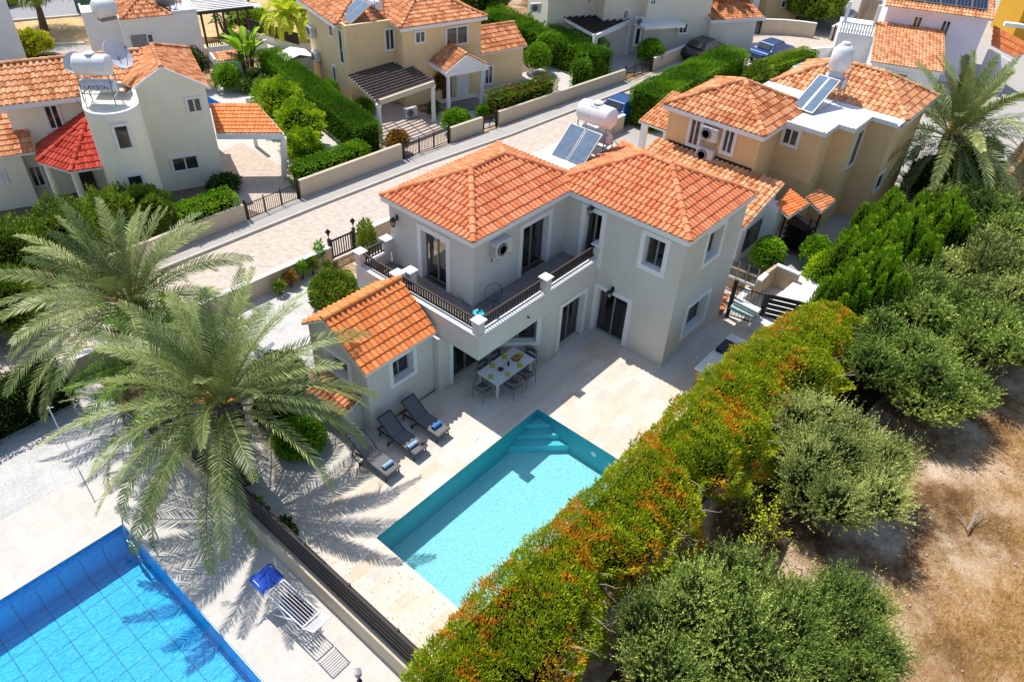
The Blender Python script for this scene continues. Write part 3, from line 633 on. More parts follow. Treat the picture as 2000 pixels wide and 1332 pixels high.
sp_ = MB(); sp_.lathe([(.0, -.08), (.035, -.08), (.035, 0)], (16.9, 13.14, 2.92), 8, 'y'); tag(sp_.build('spotlight', M['black']), 'tiny black spotlight on the balcony parapet above the table', 'spotlight')
# ================================================================== garden walls, gates, fences
def garden_wall(pts, h, t, mat, label, cap=None, z0=-.02, group=None, cat='garden wall', inner=1):
    r = empty('garden_wall', (pts[0][0], pts[0][1], 0), 0, label, cat, group); o = Vector((*pts[0], 0)); mb = MB(); strip('', [(a-o.x, b-o.y) for a, b in pts], t, z0, h, mat, side=inner, obj=mb); mb.build('wall', M[mat], r)
    if cap: cb = MB(); strip('', [(a-o.x, b-o.y) for a, b in pts], t+.06, h, h+.04, cap, side=inner, obj=cb); cb.build('coping', M[cap], r)
    return r
def yfar(x):
    for (a, b), (c, d) in zip(FAR, FAR[1:]):
        if a <= x <= c: return b+(d-b)*(x-a)/(c-a)
    return FAR[-1][1]
def fw(x0, x1, h, label, mat='wallcream'): garden_wall([(x0, yfar(x0)), (x1, yfar(x1))], h, .2, mat, label, group='walls along the far side of the street')
fw(8.5, 16.2, .95, 'cream street wall under the bright green hedge left of the lower driveway gate')
fw(19.5, 26.2, 1.05, 'cream street wall below the low trimmed hedge and tall hedge, between two driveway gates')
fw(29.95, 32.5, .95, 'short cream street wall under the round bush of the tan house')
fw(33.85, 46.3, .95, 'long cream street wall under the red-flowering hedge')
garden_wall([(49.9, 28.5), (59.8, 28.3)], .95, .2, 'wallcream', 'white-topped street wall behind the dark parked car', cap='white', group='walls along the far side of the street')
def iron_gate(p, q, h, label, n=None, posts=True, name='driveway_gate', sag=.0, mat='black', bw=.022, group='black metal gates'):
    p, q = Vector((*p, 0)), Vector((*q, 0)); r = empty(name, p, math.atan2(q.y-p.y, q.x-p.x), label, 'gate', group); Ln = (q-p).length
    f = MB(); f.bar((.08, 0, .12), (Ln-.08, 0, .12), .03, .04); f.bar((.08, 0, h-.12), (Ln-.08, 0, h-.12), .03, .04)
    k = max(2, int(round(Ln/1.2)))
    for i in range(k+1): x = .08+(Ln-.16)*i/k; f.bar((x, 0, .05), (x, 0, h+(.05 if 0 < i < k else 0)), .045)
    f.build('frame', M[mat], r); b = MB(); n = n or int(Ln/.11)
    for i in range(1, n): x = Ln*i/n; t = (x/Ln-.5)*2; b.bar((x, 0, .1), (x, 0, h-.06-sag*(1-t*t)), bw)
    b.build('bars', M[mat], r)
    for x in ((0, Ln) if posts else ()): g = MB(); g.obox((x, 0, (h+.15)/2), (.1, .1, h+.15)); g.build('post', M[mat], r)
    return r
iron_gate((16.3, yfar(16.3)+.1), (19.4, yfar(19.4)+.1), 1.0, 'black driveway gate in front of the carport of the left white house', sag=.12)
iron_gate((26.35, yfar(26.3)+.1), (29.85, yfar(29.8)+.1), 1.0, 'black driveway gate in front of the pergola of the tan house', sag=.12)
iron_gate((32.6, yfar(32.6)+.1), (33.75, yfar(33.7)+.1), .95, 'narrow black garden gate below the porch of the tan house')
iron_gate((46.5, 28.75), (49.8, 28.6), 1.0, 'tall thin driveway gate beside the round clipped bush')
# villa street side
garden_wall([(4, 25.25), (16.85, 24.75)], .85, .2, 'wallcream', 'cream street wall left of the wooden-style slatted gate with young plants behind it', cap='white', inner=-1)
garden_wall([(18.25, 24.7), (30, 24.3), (39.3, 24.1)], .95, .2, 'wallcream', 'cream street wall running behind the villa from the slatted gate', cap='white', inner=-1)
g = empty('garden_gate', (16.95, 24.7, 0), math.atan2(-.04, 1.2), 'dark slatted pedestrian gate with its shadow on the path', 'gate')
fm = MB(); fm.bar((0, 0, 1.05), (1.2, 0, 1.05), .06, .07); fm.bar((0, 0, .18), (1.2, 0, .18), .06, .07); fm.bar((.03, 0, .1), (.03, 0, 1.12), .07); fm.bar((1.17, 0, .1), (1.17, 0, 1.12), .07); fm.build('frame', M['black'], g)
sm_ = MB()
for k in range(1, 9): sm_.bar((.03+k*.13, 0, .2), (.03+k*.13, 0, 1.03), .05, .03)
sm_.build('slats', M['black'], g)
for i, (x, lb) in enumerate(((16.85, 'left'), (18.25, 'right'))):
    pp = empty('gate_pillar', (x, 24.68, 0), 0, 'dark gate pillar with a small black lantern, on the %s of the slatted gate' % lb, 'pillar', 'gate pillars with lanterns'); b = MB(); b.obox((0, 0, .6), (.12, .12, 1.25)); b.build('post', M['black'], pp)
    l = MB(); l.lathe([(.02, 1.22), (.02, 1.4), (.05, 1.42), (.085, 1.56), (.13, 1.58), (.1, 1.63), (.02, 1.72), (.0, 1.76)], (0, 0, 0), 8); l.build('lantern', M['black'], pp)
# boundary between the two pools: low wall with a dark slatted fence on top
bw_ = garden_wall([(6.12, 0.5), (6.12, 19.6)], .72, .28, 'oldwall2' if 'oldwall2' in M else 'wallcream', 'low cream boundary wall between the two pools, seen from the blue pool side', inner=1)
bf = empty('slat_fence', (5.98, .5, .7), math.pi/2, 'dark horizontal slat fence standing on the boundary wall between the pools', 'fence')
m = MB()
for k, z in enumerate((.08, .30, .52, .74, .94)): m.bar((0, -.03, z), (19.1, -.03, z), .05, .15)
for k, z in enumerate((.19, .41, .63, .84)): m.bar((0, -.13, z), (19.1, -.13, z), .035, .09)
m.build('slats', M['dkwood'], bf)
for k in range(11): x = .1+k*1.88; m = MB(); m.bar((x, -.08, 0), (x, -.08, 1.05), .07, .07); m.build('post', M['dkwood'], bf)
# retaining wall under the long hedge, towards the field
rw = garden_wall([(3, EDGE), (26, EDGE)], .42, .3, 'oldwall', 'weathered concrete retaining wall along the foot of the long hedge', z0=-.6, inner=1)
# right side: courtyard between villa and ochre house
g = empty('side_gate', (26.0, 9.35, 0), math.radians(-78), 'black iron side gate with curled bars next to the villa wall', 'gate')
fm = MB(); fm.obox((0, 0, .95), (.16, .12, 1.9)); fm.build('post', M['dkwood'], g); fm = MB(); fm.obox((1.3, 0, .85), (.16, .14, 1.7)); fm.build('post', M['dkwood'], g)
m = MB(); m.bar((.1, 0, 1.6), (1.22, 0, 1.6), .04); m.bar((.1, 0, .9), (1.22, 0, .9), .04); m.bar((.1, 0, .12), (1.22, 0, .12), .04)
for k in range(8): m.bar((.16+k*.145, 0, .12), (.16+k*.145, 0, 1.6), .02)
m.build('bars', M['black'], g)
g = empty('board_fence', (26.25, 8.0, 0), math.radians(-70), 'dark brown board fence right of the side gate, half hidden by the hedge', 'fence'); m = MB()
for k in range(7): m.bar((.1, 0, .2+k*.24), (2.4, 0, .2+k*.24), .03, .19)
for x in (.05, 1.2, 2.4): m.obox((x, 0, .85), (.09, .09, 1.75))
m.build('boards', M['dkwood'], g)
# ------------------------------------------------------------------ generic small helpers for the neighbouring houses
def wpx(F, ax, val, *px):
    ps = [F.on(u, v, ax, val) for u, v in px]; o = 1-ax; cs = [p[o] for p in ps]; zs = sorted(p.z for p in ps); k = len(ps)//2
    cs.sort(); return sum(cs[:k])/k, sum(cs[k:])/k, sum(zs[:k])/k, sum(zs[k:])/k
def fwin(root, F, ax, val, px, leaves=2, tw=.07, door=False, frame='wframe', glass='dglass', sill=True, bars=0, name=None, trim='white'):
    """window on a plane wall of a neighbouring house; ax=1: wall facing -y, ax=0: wall facing -x"""
    a, b, z0, z1 = wpx(F, ax, val, *px)
    if ax == 1: p, q, s0, s1 = (0, val), (1, val), a, b
    else: p, q, s0, s1 = (val, 0), (val, -1), -b, -a
    return window(root, p, q, s0, s1, z0, z1, depth=-.055, door=door, tw=tw, frame=frame, glass=glass, trim=trim, leaves=leaves, proud=.07, sill=sill, bars=bars, name=name)
def house(name, F, label, cat='house', group=None):
    r = empty(name, (F.o.x, F.o.y, 0), F.a, label, cat, group); return r
k1 = 1/2.96; c1 = lambda x, y: (x*k1, y*k1); c2 = lambda x, y: (450+x*k1, y*k1); c3 = lambda x, y: (950+x/3.331, y/3.331); c4 = lambda x, y: (1450+x/2.6636, y/2.6636); c6 = lambda x, y: (1050+x/2.6633, 250+y/2.6633)
def Lp(root, F, p): q = F.loc((p[0], p[1], p[2] if len(p) > 2 else 0)); return q
NH = 'neighbouring houses'
# ================================================================== left cream house
F1 = Frame(17.8, 34.8, -22)
H1 = house('house', F1, 'cream house with a round tower, white window frames and orange roofs at the upper left', group=NH)
walls(H1, [(-3.6, 0), (0, 0), (0, 6), (-3.6, 6)], 0, 5.1, 'cream')
walls(H1, [(-8.75, 1.7), (-3.6, 1.7), (-3.6, 5.2), (-8.75, 5.2)], 0, 5.0, 'cream', name='side_wall')
gm = MB(); gm.add([(-3.6, 0, 5.1), (0, 0, 5.1), (-1.75, 0, 6.25)], [(0, 1, 2)]); gm.build('gable_wall', M['cream'], H1); gm = MB(); gm.add([(-8.75, 1.7, 5.0), (-8.75, 5.2, 5.0), (-8.75, 3.45, 6.1)], [(0, 2, 1)]); gm.build('gable_wall', M['cream'], H1)
pk = Vector((-1.75, 3.3, 6.32)); pf = Vector((-1.75, -.15, 6.32)); br, bl2 = Vector((.15, 6.1, 5.12)), Vector((-3.75, 6.1, 5.12))
tiled('roof', H1, [[Vector((.15, -.15, 5.12)), br, pk, pf], [bl2, Vector((-3.75, -.15, 5.12)), pf, pk], [br, bl2, pk]], [(pf, pk), (br, pk)], 'tileO', seed=21, tw=.19, ch=.3, amp=.03)
tiled('side_roof', H1, [[Vector((-8.9, 1.2, 4.95)), Vector((-3.0, 1.2, 4.95)), Vector((-2.2, 3.3, 6.15)), Vector((-8.9, 3.3, 6.15))], [Vector((-2.5, 5.4, 4.95)), Vector((-8.9, 5.4, 4.95)), Vector((-8.9, 3.3, 6.15)), Vector((-2.2, 3.3, 6.15))]], [(Vector((-8.9, 3.3, 6.15)), Vector((-2.4, 3.3, 6.15)))], 'tileP', seed=22, tw=.27, ch=.36, amp=.07)
fb = MB(); fb.slab([(-3.85, -.18, 5.0), (-1.75, -.18, 6.2), (-1.75, -.18, 6.36), (-3.85, -.18, 5.16)], .05, (0, 1, 0)); fb.slab([(-1.75, -.18, 6.2), (.22, -.18, 5.0), (.22, -.18, 5.16), (-1.75, -.18, 6.36)], .05, (0, 1, 0)); fb.box(-8.9, 1.16, 4.74, -3.8, 1.22, 4.96); fb.build('fascia', M['white'], H1)
tp = [(-5.4, 1.69)]+[(-4.25+1.15*math.cos(t), -1.75+1.2*math.sin(t)) for t in np.linspace(math.pi, 2*math.pi, 13)]+[(-3.1, -.01), (-3.1, .0)]
walls(H1, tp[:-1]+[(-3.61, -.01), (-3.61, 1.69)], 0, 5.3, 'cream', name='tower_wall')
tr = MB(); n = len(tp)-1
for i in range(1, 13): a, b = tp[i], tp[i+1]; c = Vector((-4.25, -1.0)); ai = Vector(a)+(c-Vector(a)).normalized()*.14; bi = Vector(b)+(c-Vector(b)).normalized()*.14; tr.prism([a, b, tuple(bi), tuple(ai)], 5.3, 5.5)
tr.box(-5.4, -1.75, 5.3, -5.26, 1.1, 5.5); tr.box(-3.24, -1.75, 5.3, -3.1, -.2, 5.5); tr.build('tower_rim', M['white'], H1)
fwin(H1, F1, 1, -2.97, [c1(650, 735), c1(735, 715), c1(770, 855), c1(690, 865)], leaves=1, bars=0)
fwin(H1, F1, 1, -2.97, [c1(735, 1020), c1(820, 1005), c1(840, 1100), c1(750, 1105)], leaves=1)
fwin(H1, F1, 1, 0, [c1(1078, 573), c1(1155, 562), c1(1170, 640), c1(1090, 655)]); fwin(H1, F1, 1, 0, [c1(990, 915), c1(1140, 895), c1(1150, 970), c1(1005, 995)])
fwin(H1, F1, 1, 1.7, [c1(250, 612), c1(328, 605), c1(368, 740), c1(290, 748)]); fwin(H1, F1, 1, 1.7, [c1(160, 965), c1(228, 955), c1(268, 1070), c1(200, 1080)])
tiled('porch_roof', H1, [[Vector((-8.0, -.5, 2.8)), Vector((-6.7, -2.1, 2.8)), Vector((-5.5, .6, 4.1))], [Vector((-6.7, -2.1, 2.8)), Vector((-5.4, -2.1, 2.8)), Vector((-5.4, .6, 4.1)), Vector((-5.5, .6, 4.1))], [Vector((-8.0, 1.6, 2.8)), Vector((-8.0, -.5, 2.8)), Vector((-5.5, .6, 4.1)), Vector((-5.5, 1.6, 4.1))]], [(Vector((-6.7, -2.1, 2.8)), Vector((-5.5, .6, 4.1))), (Vector((-8.0, -.5, 2.8)), Vector((-5.5, .6, 4.1)))], 'tileR', seed=23, tw=.25, ch=.36, amp=.06)
for x, y in ((-7.7, -.4), (-6.6, -1.8)): pm = MB(); pm.tube([(x, y, 0), (x, y, 2.75)], .16, 10); pm.build('porch_column', M['cream'], H1)
dm = MB(); dm.box(-7.0, 1.62, 0, -6.1, 1.69, 2.1); dm.build('front_door', M['dkwood'], H1)
tiled('lean_to_roof', H1, [[Vector((-13, .6, 2.85)), Vector((-8.1, .6, 2.85)), Vector((-8.1, 2.6, 4.1)), Vector((-13, 2.6, 4.1))]], [], 'tileO', seed=24, tw=.2, ch=.3, amp=.03)
walls(H1, [(-13, 1.0), (-8.76, 1.0), (-8.76, 5.2), (-13, 5.2)], 0, 2.8, 'cream', name='side_wall'); fwin(H1, F1, 1, 1.0, [c1(0, 990), c1(20, 988), c1(40, 1058), c1(10, 1065)])
# carport
cz = [F1.z(*c1(1250, 770), 2.75), F1.z(*c2(303, 770), 2.75), F1.z(*c2(152, 600), 3.45), F1.z(*c1(1212, 600), 3.45)]
cz[0] += Vector((-.0, 0, 0)); tiled('carport_roof', H1, [[Vector(p) for p in cz]], [], 'tileA', seed=25, tw=.2, ch=.3, amp=.035)
cb = MB(); a, b = cz[0]-Vector((0,0,.17)), cz[1]-Vector((0,0,.17)); cb.bar(a, b, .16, .28); cc = cz[2]-Vector((0,0,.2)); cb.bar(b, cc, .14, .22); cb.build('carport_beam', M['white'], H1)
ps = MB(); b0 = F1.z(*c2(312, 1025), 0); ps.bar((b0.x, b0.y, 0), (b.x, b.y, b.z-.1), .26, .26, up=(0,1,0)); ps.build('carport_post', M['white'], H1); ps = MB(); b0 = F1.z(*c2(150, 850), 0); ps.bar((b0.x, b0.y, 0), (b0.x, b0.y, 2.9), .2, .2, up=(0,1,0)); ps.build('carport_post', M['white'], H1)
ribbon('driveway', [(17.2, 30.6), (19.3, 30.6), (20.9, 33.0), (21.2, 38.5), (18.2, 38.0), (17.9, 34.9), (16.4, 33.6)], .008, 'drive')
# ================================================================== tan house across the street
F2 = Frame(29.05, 38.2, -16)
H2 = house('house', F2, 'tan two-storey house with a grey pergola carport and white porch across the street', group=NH)
walls(H2, [(0, 6.2), (0, 0), (.01, -.35), (3.2, -.35), (3.2, -1.5), (8.85, -1.5), (8.85, 6.2)], 0, 5.05, 'tan')
hip(H2, -.35, 6.6, .35, 7.0, 5.08, 1.3, 'x', 'tileO', seed=31, tw=.24, ch=.36, amp=.05); hip(H2, 2.9, 9.1, -1.85, 4.6, 5.08, 1.35, 'x', 'tileO', seed=32, tw=.24, ch=.36, amp=.05)
fb = MB(); fb.box(2.9, -1.88, 4.86, 9.12, -1.84, 5.06); fb.box(9.1, -1.85, 4.86, 9.14, 3, 5.06); fb.box(-.38, .4, 4.86, -.34, 7, 5.06); fb.build('fascia', M['white'], H2)
fb = MB(); fb.box(-.0, -.36, 5.05, 3.2, -.2, 5.2); fb.box(-.0, -.2, 5.05, .12, .4, 5.2); fb.build('roof_kerb', M['tan'], H2)
for px, lv in (([c2(890, 172), c2(942, 166), c2(948, 285), c2(898, 292)], 2), ): fwin(H2, F2, 1, -.35, px, lv)
for px, lv in (([c2(1066, 187), c2(1122, 180), c2(1125, 245), c2(1070, 250)], 2), ([c2(1247, 162), c2(1368, 150), c2(1368, 252), c2(1248, 264)], 2)): fwin(H2, F2, 1, -1.5, px, lv)
fwin(H2, F2, 0, 0, [c2(628, 180), c2(645, 175), c2(660, 360), c2(640, 370)], 1); fwin(H2, F2, 0, 0, [c2(572, 135), c2(590, 140), c2(592, 215), c2(576, 205)], 1); fwin(H2, F2, 0, 0, [c2(596, 385), c2(612, 390), c2(614, 470), c2(600, 465)], 1)
# porch
walls(H2, [(5.5, -1.52), (5.5, -2.2), (8.3, -2.2), (8.3, -1.52)], 0, .12, 'pale', name='porch_step')
tiled('porch_roof', H2, [[Vector((5.0, -2.0, 2.75)), Vector((5.0, -3.75, 2.75)), Vector((6.5, -3.75, 3.6)), Vector((6.5, -1.5, 3.6)), Vector((5.0, -1.5, 2.75))][1:] and [Vector((5.0, -1.5, 2.75)), Vector((5.0, -3.75, 2.75)), Vector((6.5, -3.75, 3.6)), Vector((6.5, -1.5, 3.6))], [Vector((8.0, -3.75, 2.75)), Vector((8.0, -1.5, 2.75)), Vector((6.5, -1.5, 3.6)), Vector((6.5, -3.75, 3.6))]], [(Vector((6.5, -3.75, 3.6)), Vector((6.5, -1.5, 3.6)))], 'tileO', seed=33)
pd = MB(); pd.slab([(4.95, -3.8, 2.7), (8.05, -3.8, 2.7), (6.5, -3.8, 3.6)], .12, (0, 1, 0)); pd.box(4.95, -3.85, 2.45, 8.05, -3.65, 2.7); pd.box(4.95, -3.65, 2.5, 5.15, -1.5, 2.7); pd.box(7.85, -3.65, 2.5, 8.05, -1.5, 2.7); pd.build('pediment', M['white'], H2)
for x in (5.25, 7.75): pm = MB(); pm.lathe([(.2, 0), (.2, .1), (.15, .14), (.13, 1.3), (.12, 2.3), (.18, 2.36), (.18, 2.45)], (x, -3.55, 0), 14); pm.build('porch_column', M['white'], H2)
pm = MB(); pm.box(5.0, -3.9, 0, 8.1, -1.5, .1); pm.build('porch_floor', M['deckgrey'], H2)
dm = MB(); dm.box(5.9, -1.55, .1, 6.6, -1.5, 2.15); dm.build('front_door', M['maroon'] if 'maroon' in M else plain('maroon_door', (.10, .02, .015), .5), H2)
dm = MB(); dm.box(6.9, -1.7, .1, 7.8, -1.5, 2.3); dm.build('meter_cupboard', M['white'], H2)
# side annex
walls(H2, [(8.86, -.6), (12.9, -.6), (12.9, 2.6), (8.86, 2.6)], 0, 2.35, 'tan', name='annex_wall')
tiled('annex_roof', H2, [[Vector((8.9, -.95, 2.4)), Vector((13.1, -.75, 2.4)), Vector((13.1, 1.0, 3.5)), Vector((8.9, 1.0, 3.5))], [Vector((13.1, 2.8, 2.4)), Vector((8.9, 2.8, 2.4)), Vector((8.9, 1.0, 3.5)), Vector((13.1, 1.0, 3.5))]], [(Vector((8.9, 1.0, 3.5)), Vector((13.1, 1.0, 3.5)))], 'tileO', seed=34, tw=.22, amp=.05)
gb = MB(); gb.add([(12.9, -.6, 2.35), (12.9, 2.6, 2.35), (12.9, 1.0, 3.35)], [(0, 1, 2)]); gb.build('gable_wall', M['tan'], H2)
fwin(H2, F2, 1, -.6, [c2(1468, 385), c2(1512, 382), c2(1515, 480), c2(1472, 490)])
# pergola carport
pg = [F2.z(*c2(857, 592), 2.45), F2.z(*c2(1172, 482), 2.45), F2.z(*c2(985, 357), 2.45), F2.z(*c2(687, 442), 2.45)]
PG = empty('pergola', (F2.o.x, F2.o.y, 0), F2.a, 'weathered grey slatted pergola over the driveway of the tan house', 'pergola', 'pergolas')
bb = MB(); bb.bar(pg[0], pg[1], .28, .3); bb.bar(pg[3]-Vector((0,0,.1)), pg[0]-Vector((0,0,.1)), .12, .16); bb.bar(pg[1]-Vector((0,0,.1)), pg[2]-Vector((0,0,.1)), .12, .16); bb.build('beam', M['wallcream'], PG)
sm_ = MB(); M['greywood'] = plain('grey_weathered_wood', (.115, .095, .085), .9, var=.4, sc=9)
for k in range(12): t = (k+.4)/11.6; a = pg[3].lerp(pg[0], t); b = pg[2].lerp(pg[1], t); e = (b-a)*.03; sm_.bar(a-e+Vector((0,0,.1)), b+e+Vector((0,0,.1)), .06, .15)
sm_.build('slats', M['greywood'], PG); sb = MB()
for k in range(1, 5): t = k/5; sb.bar(pg[3].lerp(pg[2], t)-Vector((0,0,.02)), pg[0].lerp(pg[1], t)-Vector((0,0,.02)), .07, .1)
sb.build('joists', M['wallcream'], PG)
for a, px in ((pg[0], c2(872, 718)), (pg[1], c2(1167, 738))): ps = MB(); ps.lathe([(.17, 0), (.17, .12), (.13, .16), (.12, 2.1), (.17, 2.15), (.17, 2.32)], (a.x, a.y+.05, 0), 12); ps.build('post', M['white'], PG)
ribbon('driveway', [(26.4, 30.3), (29.8, 30.1), (32.1, 33.5), (31.6, 37), (28.9, 38.1)], .008, 'drive')
ribbon('front_yard', [(29.9, 30.2), (33.8, 30.0), (47, 29), (48, 34), (36, 36), (32.1, 34)], .004, 'pooldeck')
ac_unit((30.9, 34.6, 0.05), F2.a, 'white air conditioner standing on the ground under the pergola of the tan house')
for i, px in enumerate((c2(478, 180), c2(505, 325))):
    p = F2.on(*px, 0, -.05); w = Vector((F2.o.x+p.x*F2.c-p.y*F2.s, F2.o.y+p.x*F2.s+p.y*F2.c, p.z-.3)); ac_unit(w, F2.a-math.pi/2, 'white air conditioner on the left side wall of the tan house, %s of two' % ('upper', 'lower')[i])
# ================================================================== ochre-beige house on the right
FR = Frame(32.9, 12.5, 0); fr = Frame(0, 0, 0)
HR = house('house', FR, 'ochre-beige house with tiled hip roofs and white flat roof right behind the villa', group=NH)
rf = [(32.9, 17.49), (32.9, 12.5), (34.95, 12.5), (34.95, 10.4), (36.45, 10.4), (36.45, 9.6), (38.65, 9.6), (38.65, 8.35), (43.6, 8.35), (43.6, 15.2), (37.8, 15.2), (37.8, 17.49)]
walls(HR, rf, 0, 5.15, 'tanR')
hip(HR, 32.62, 37.9, 12.3, 17.7, 5.2, 1.25, 'y', 'tileO', seed=41, tw=.27, ch=.38, amp=.065, capr=.13); hip(HR, 39.7, 44.5, 8.15, 15.4, 5.2, 1.2, 'y', 'tileP', seed=42, tw=.29, ch=.4, amp=.07, capr=.13)
fb = MB(); fb.box(32.58, 12.27, 4.98, 32.63, 17.7, 5.19); fb.box(32.63, 12.27, 4.98, 37.9, 12.32, 5.19); fb.box(39.65, 8.12, 4.98, 44.5, 8.17, 5.19); fb.box(39.65, 8.17, 4.98, 39.7, 15.4, 5.19); fb.build('fascia', M['white'], HR)
fl = MB()
fl.prism([(34.8, 12.25), (34.8, 10.28), (36.33, 10.28), (36.33, 9.48), (38.53, 9.48), (38.53, 8.2), (39.64, 8.2), (39.64, 15.5), (37.95, 15.5), (37.95, 12.25)], 5.15, 5.24)
for a, b in (((34.88, 12.25), (34.88, 10.36)), ((34.8, 10.36), (36.4, 10.36)), ((36.41, 10.3), (36.41, 9.56)), ((36.35, 9.56), (38.6, 9.56)), ((38.61, 9.5), (38.61, 8.28))): fl.bar((*a, 5.3), (*b, 5.3), .14, .12)
fl.build('flat_roof', M['roofwhite'], HR)
fwin(HR, fr, 0, 32.9, [c3(1345, 770), c3(1408, 790), c3(1372, 955), c3(1308, 930)], tw=.12); fwin(HR, fr, 0, 32.9, [c3(1565, 835), c3(1628, 855), c3(1590, 1005), c3(1525, 980)], tw=.12)
fwin(HR, fr, 0, 34.95, [c4(228, 662), c4(302, 682), c4(278, 765), c4(205, 740)], tw=.1); fwin(HR, fr, 1, 9.6, [c4(592, 698), c4(628, 670), c4(582, 835), c4(545, 872)], 1)
fwin(HR, fr, 0, 43.6, [(1, 1)]*4) if 0 else None
fwin(HR, fr, 1, 8.35, [c4(700, 920), c4(738, 890), c4(712, 960), c4(680, 1000)], 1); fwin(HR, fr, 1, 8.35, [c4(820, 640), c4(845, 615), c4(835, 650), c4(815, 680)], 1)
ldg = MB(); ldg.bar((32.84, 12.45, 2.75), (32.84, 17.4, 2.75), .06, .06); ldg.bar((34.9, 10.35, 2.75), (34.9, 12.45, 2.75), .06, .05); ldg.bar((34.9, 10.34, 2.75), (36.4, 10.34, 2.75), .05, .05); ldg.bar((36.4, 9.54, 2.75), (38.6, 9.54, 2.75), .05, .05); ldg.bar((38.6, 8.3, 2.75), (43.6, 8.3, 2.75), .05, .05); ldg.build('band_course', M['tanR'], HR)
walls(HR, [(29.75, 17.6), (29.75, 11.1), (32.2, 11.1), (32.2, 10.55), (32.9, 10.55), (32.9, 17.6)], 0, 2.35, 'white', name='white_wall')
tiled('low_roof', HR, [[Vector((29.4, 17.9, 2.32)), Vector((29.4, 10.85, 2.32)), Vector((32.89, 10.85, 3.3)), Vector((32.89, 17.9, 3.3))], ], [], 'tileP', seed=43, tw=.29, ch=.42, amp=.075)
gb = MB(); gb.add([(29.75, 11.1, 2.35), (32.9, 11.1, 2.35), (32.9, 11.1, 3.18)], [(0, 1, 2)]); gb.build('gable_wall', M['white'], HR)
fwin(HR, fr, 1, 11.1, [c6(1085, 530), c6(1158, 480), c6(1140, 590), c6(1068, 630)], tw=.0, sill=False, frame='frame')
bp = MB(); bp.bar((32.87, 12.6, 3.36), (32.87, 17.3, 3.36), .04, .14); bp.build('flashing', M['black'], HR)
for i, (px, q) in enumerate((((c3(1460, 860)), 'upper'), ((c3(1430, 995)), 'lower'))):
    p = fr.on(*px, 0, 32.86); ac_unit((32.84, p.y-.05, p.z-.35), -math.pi/2, 'white air conditioner between the windows of the ochre-beige house, the %s one' % q, s=1.1)
ac_unit((44.0, 8.2, 1.9), 0, 'dark-fronted air conditioner on the far end of the ochre-beige house wall')
# awnings and shed at the foot of the ochre house
AW = empty('awning', (33, 10, 0), 0, 'pair of small orange tiled awnings over a cluttered black shelf beside the ochre house', 'awning'); ps_ = lambda *q: [gp(*c4(*t), z)-Vector((33, 10, 0)) for t, z in q]
tiled('awning_roof', AW, [ps_(((175, 1072), 2.3), ((243, 1132), 2.3), ((350, 1062), 2.65), ((250, 985), 2.65))], [], 'tileA', seed=45, ch=.45); tiled('awning_roof', AW, [ps_(((330, 1030), 2.3), ((412, 1108), 2.3), ((487, 1045), 2.65), ((402, 980), 2.65))], [], 'tileO', seed=46, ch=.45)
sh = MB()
for x in (32.7, 33.9): sh.bar((x-33, -.9, 0), (x-33, -.9, 2.2), .07); sh.bar((x-33, .3, 0), (x-33, .3, 2.3), .07)
for z in (.3, .6, .9, 1.2, 1.5): sh.box(-.3, -.9, z, .9, .2, z+.03)
sh.build('shelf', M['black'], AW)
rel(HR)
for o in HR.children: pass
# little porch behind the ochre house
pr_ = house('porch', Frame(0,0,0), 'white-posted porch with a tiled roof at the street side of the ochre-beige house', 'porch')
tiled('porch_roof', pr_, [[Vector((35.2, 20.5, 2.75)), Vector((35.2, 17.6, 2.75)), Vector((38.5, 17.6, 3.6)), Vector((38.5, 20.5, 3.6))]], [], 'tileP', seed=47); b = MB(); b.box(35.3, 20.05, 0, 35.6, 20.35, 2.7); b.build('post', M['white'], pr_); b = MB(); b.box(38, 20.05, 0, 38.3, 20.35, 3.3); b.build('post', M['white'], pr_)
ribbon('yard', [(26.4, 24.0), (39, 24), (39, 19), (43.5, 19), (43.5, 8), (52, 8), (52, 3.0), (26.3, 4.9)], .0, 'pooldeck') if 0 else None
sheet('courtyard', 26.2, 60, 4.6, 24.1, [], .0, 'walkway')
# ================================================================== furniture around the villa
M['grasswood'] = plain('oiled_teak', (.26, .20, .14), .7, var=.2, sc=20); M['seat'] = plain('blue_grey_cushion', (.10, .125, .15), .9, var=.15, sc=20, bs=.2)
M['tabletop'] = plain('white_table_top', (.74, .76, .80), .35, var=.02); M['taupe'] = plain('taupe_mesh_fabric', (.15, .15, .16), .85, var=.1, sc=30, bs=.3); M['dkframe'] = plain('dark_grey_aluminium', (.05, .05, .052), .45, .4)
M['bluetowel'] = plain('blue_towel', (.04, .22, .62), .95, var=.2, sc=25, bs=.4); M['paletowel'] = plain('pale_blue_towel', (.30, .52, .75), .95, var=.2, sc=25, bs=.4)
M['lime'] = plain('lime_placemat', (.50, .58, .05), .9, var=.15, sc=20); M['turq'] = plain('turquoise_paint', (.02, .45, .60), .5); M['wire'] = plain('dark_teal_cord', (.03, .07, .09), .6)
M['bluecloth'] = plain('royal_blue_cloth', (.01, .07, .45), .8, var=.25, sc=4); M['steel'] = plain('stainless_steel', (.45, .45, .46), .38, .8); M['dkred'] = plain('dark_fruit', (.10, .012, .02), .5); M['fruit'] = plain('orange_fruit', (.75, .30, .02), .5, var=.3, sc=14)
T = empty('dining_table', (16.28, 13.53, 0), 0, 'white rectangular dining table in the shade under the balcony', 'table')
b = MB(); b.box(-1.05, -.53, .72, 1.05, .53, .755); b.build('tabletop', M['tabletop'], T, bev=.008)
for x in (-.92, .92):
    for y in (-.42, .42): b = MB(); b.box(x-.035, y-.035, 0, x+.035, y+.035, .72); b.build('leg', M['tabletop'], T)
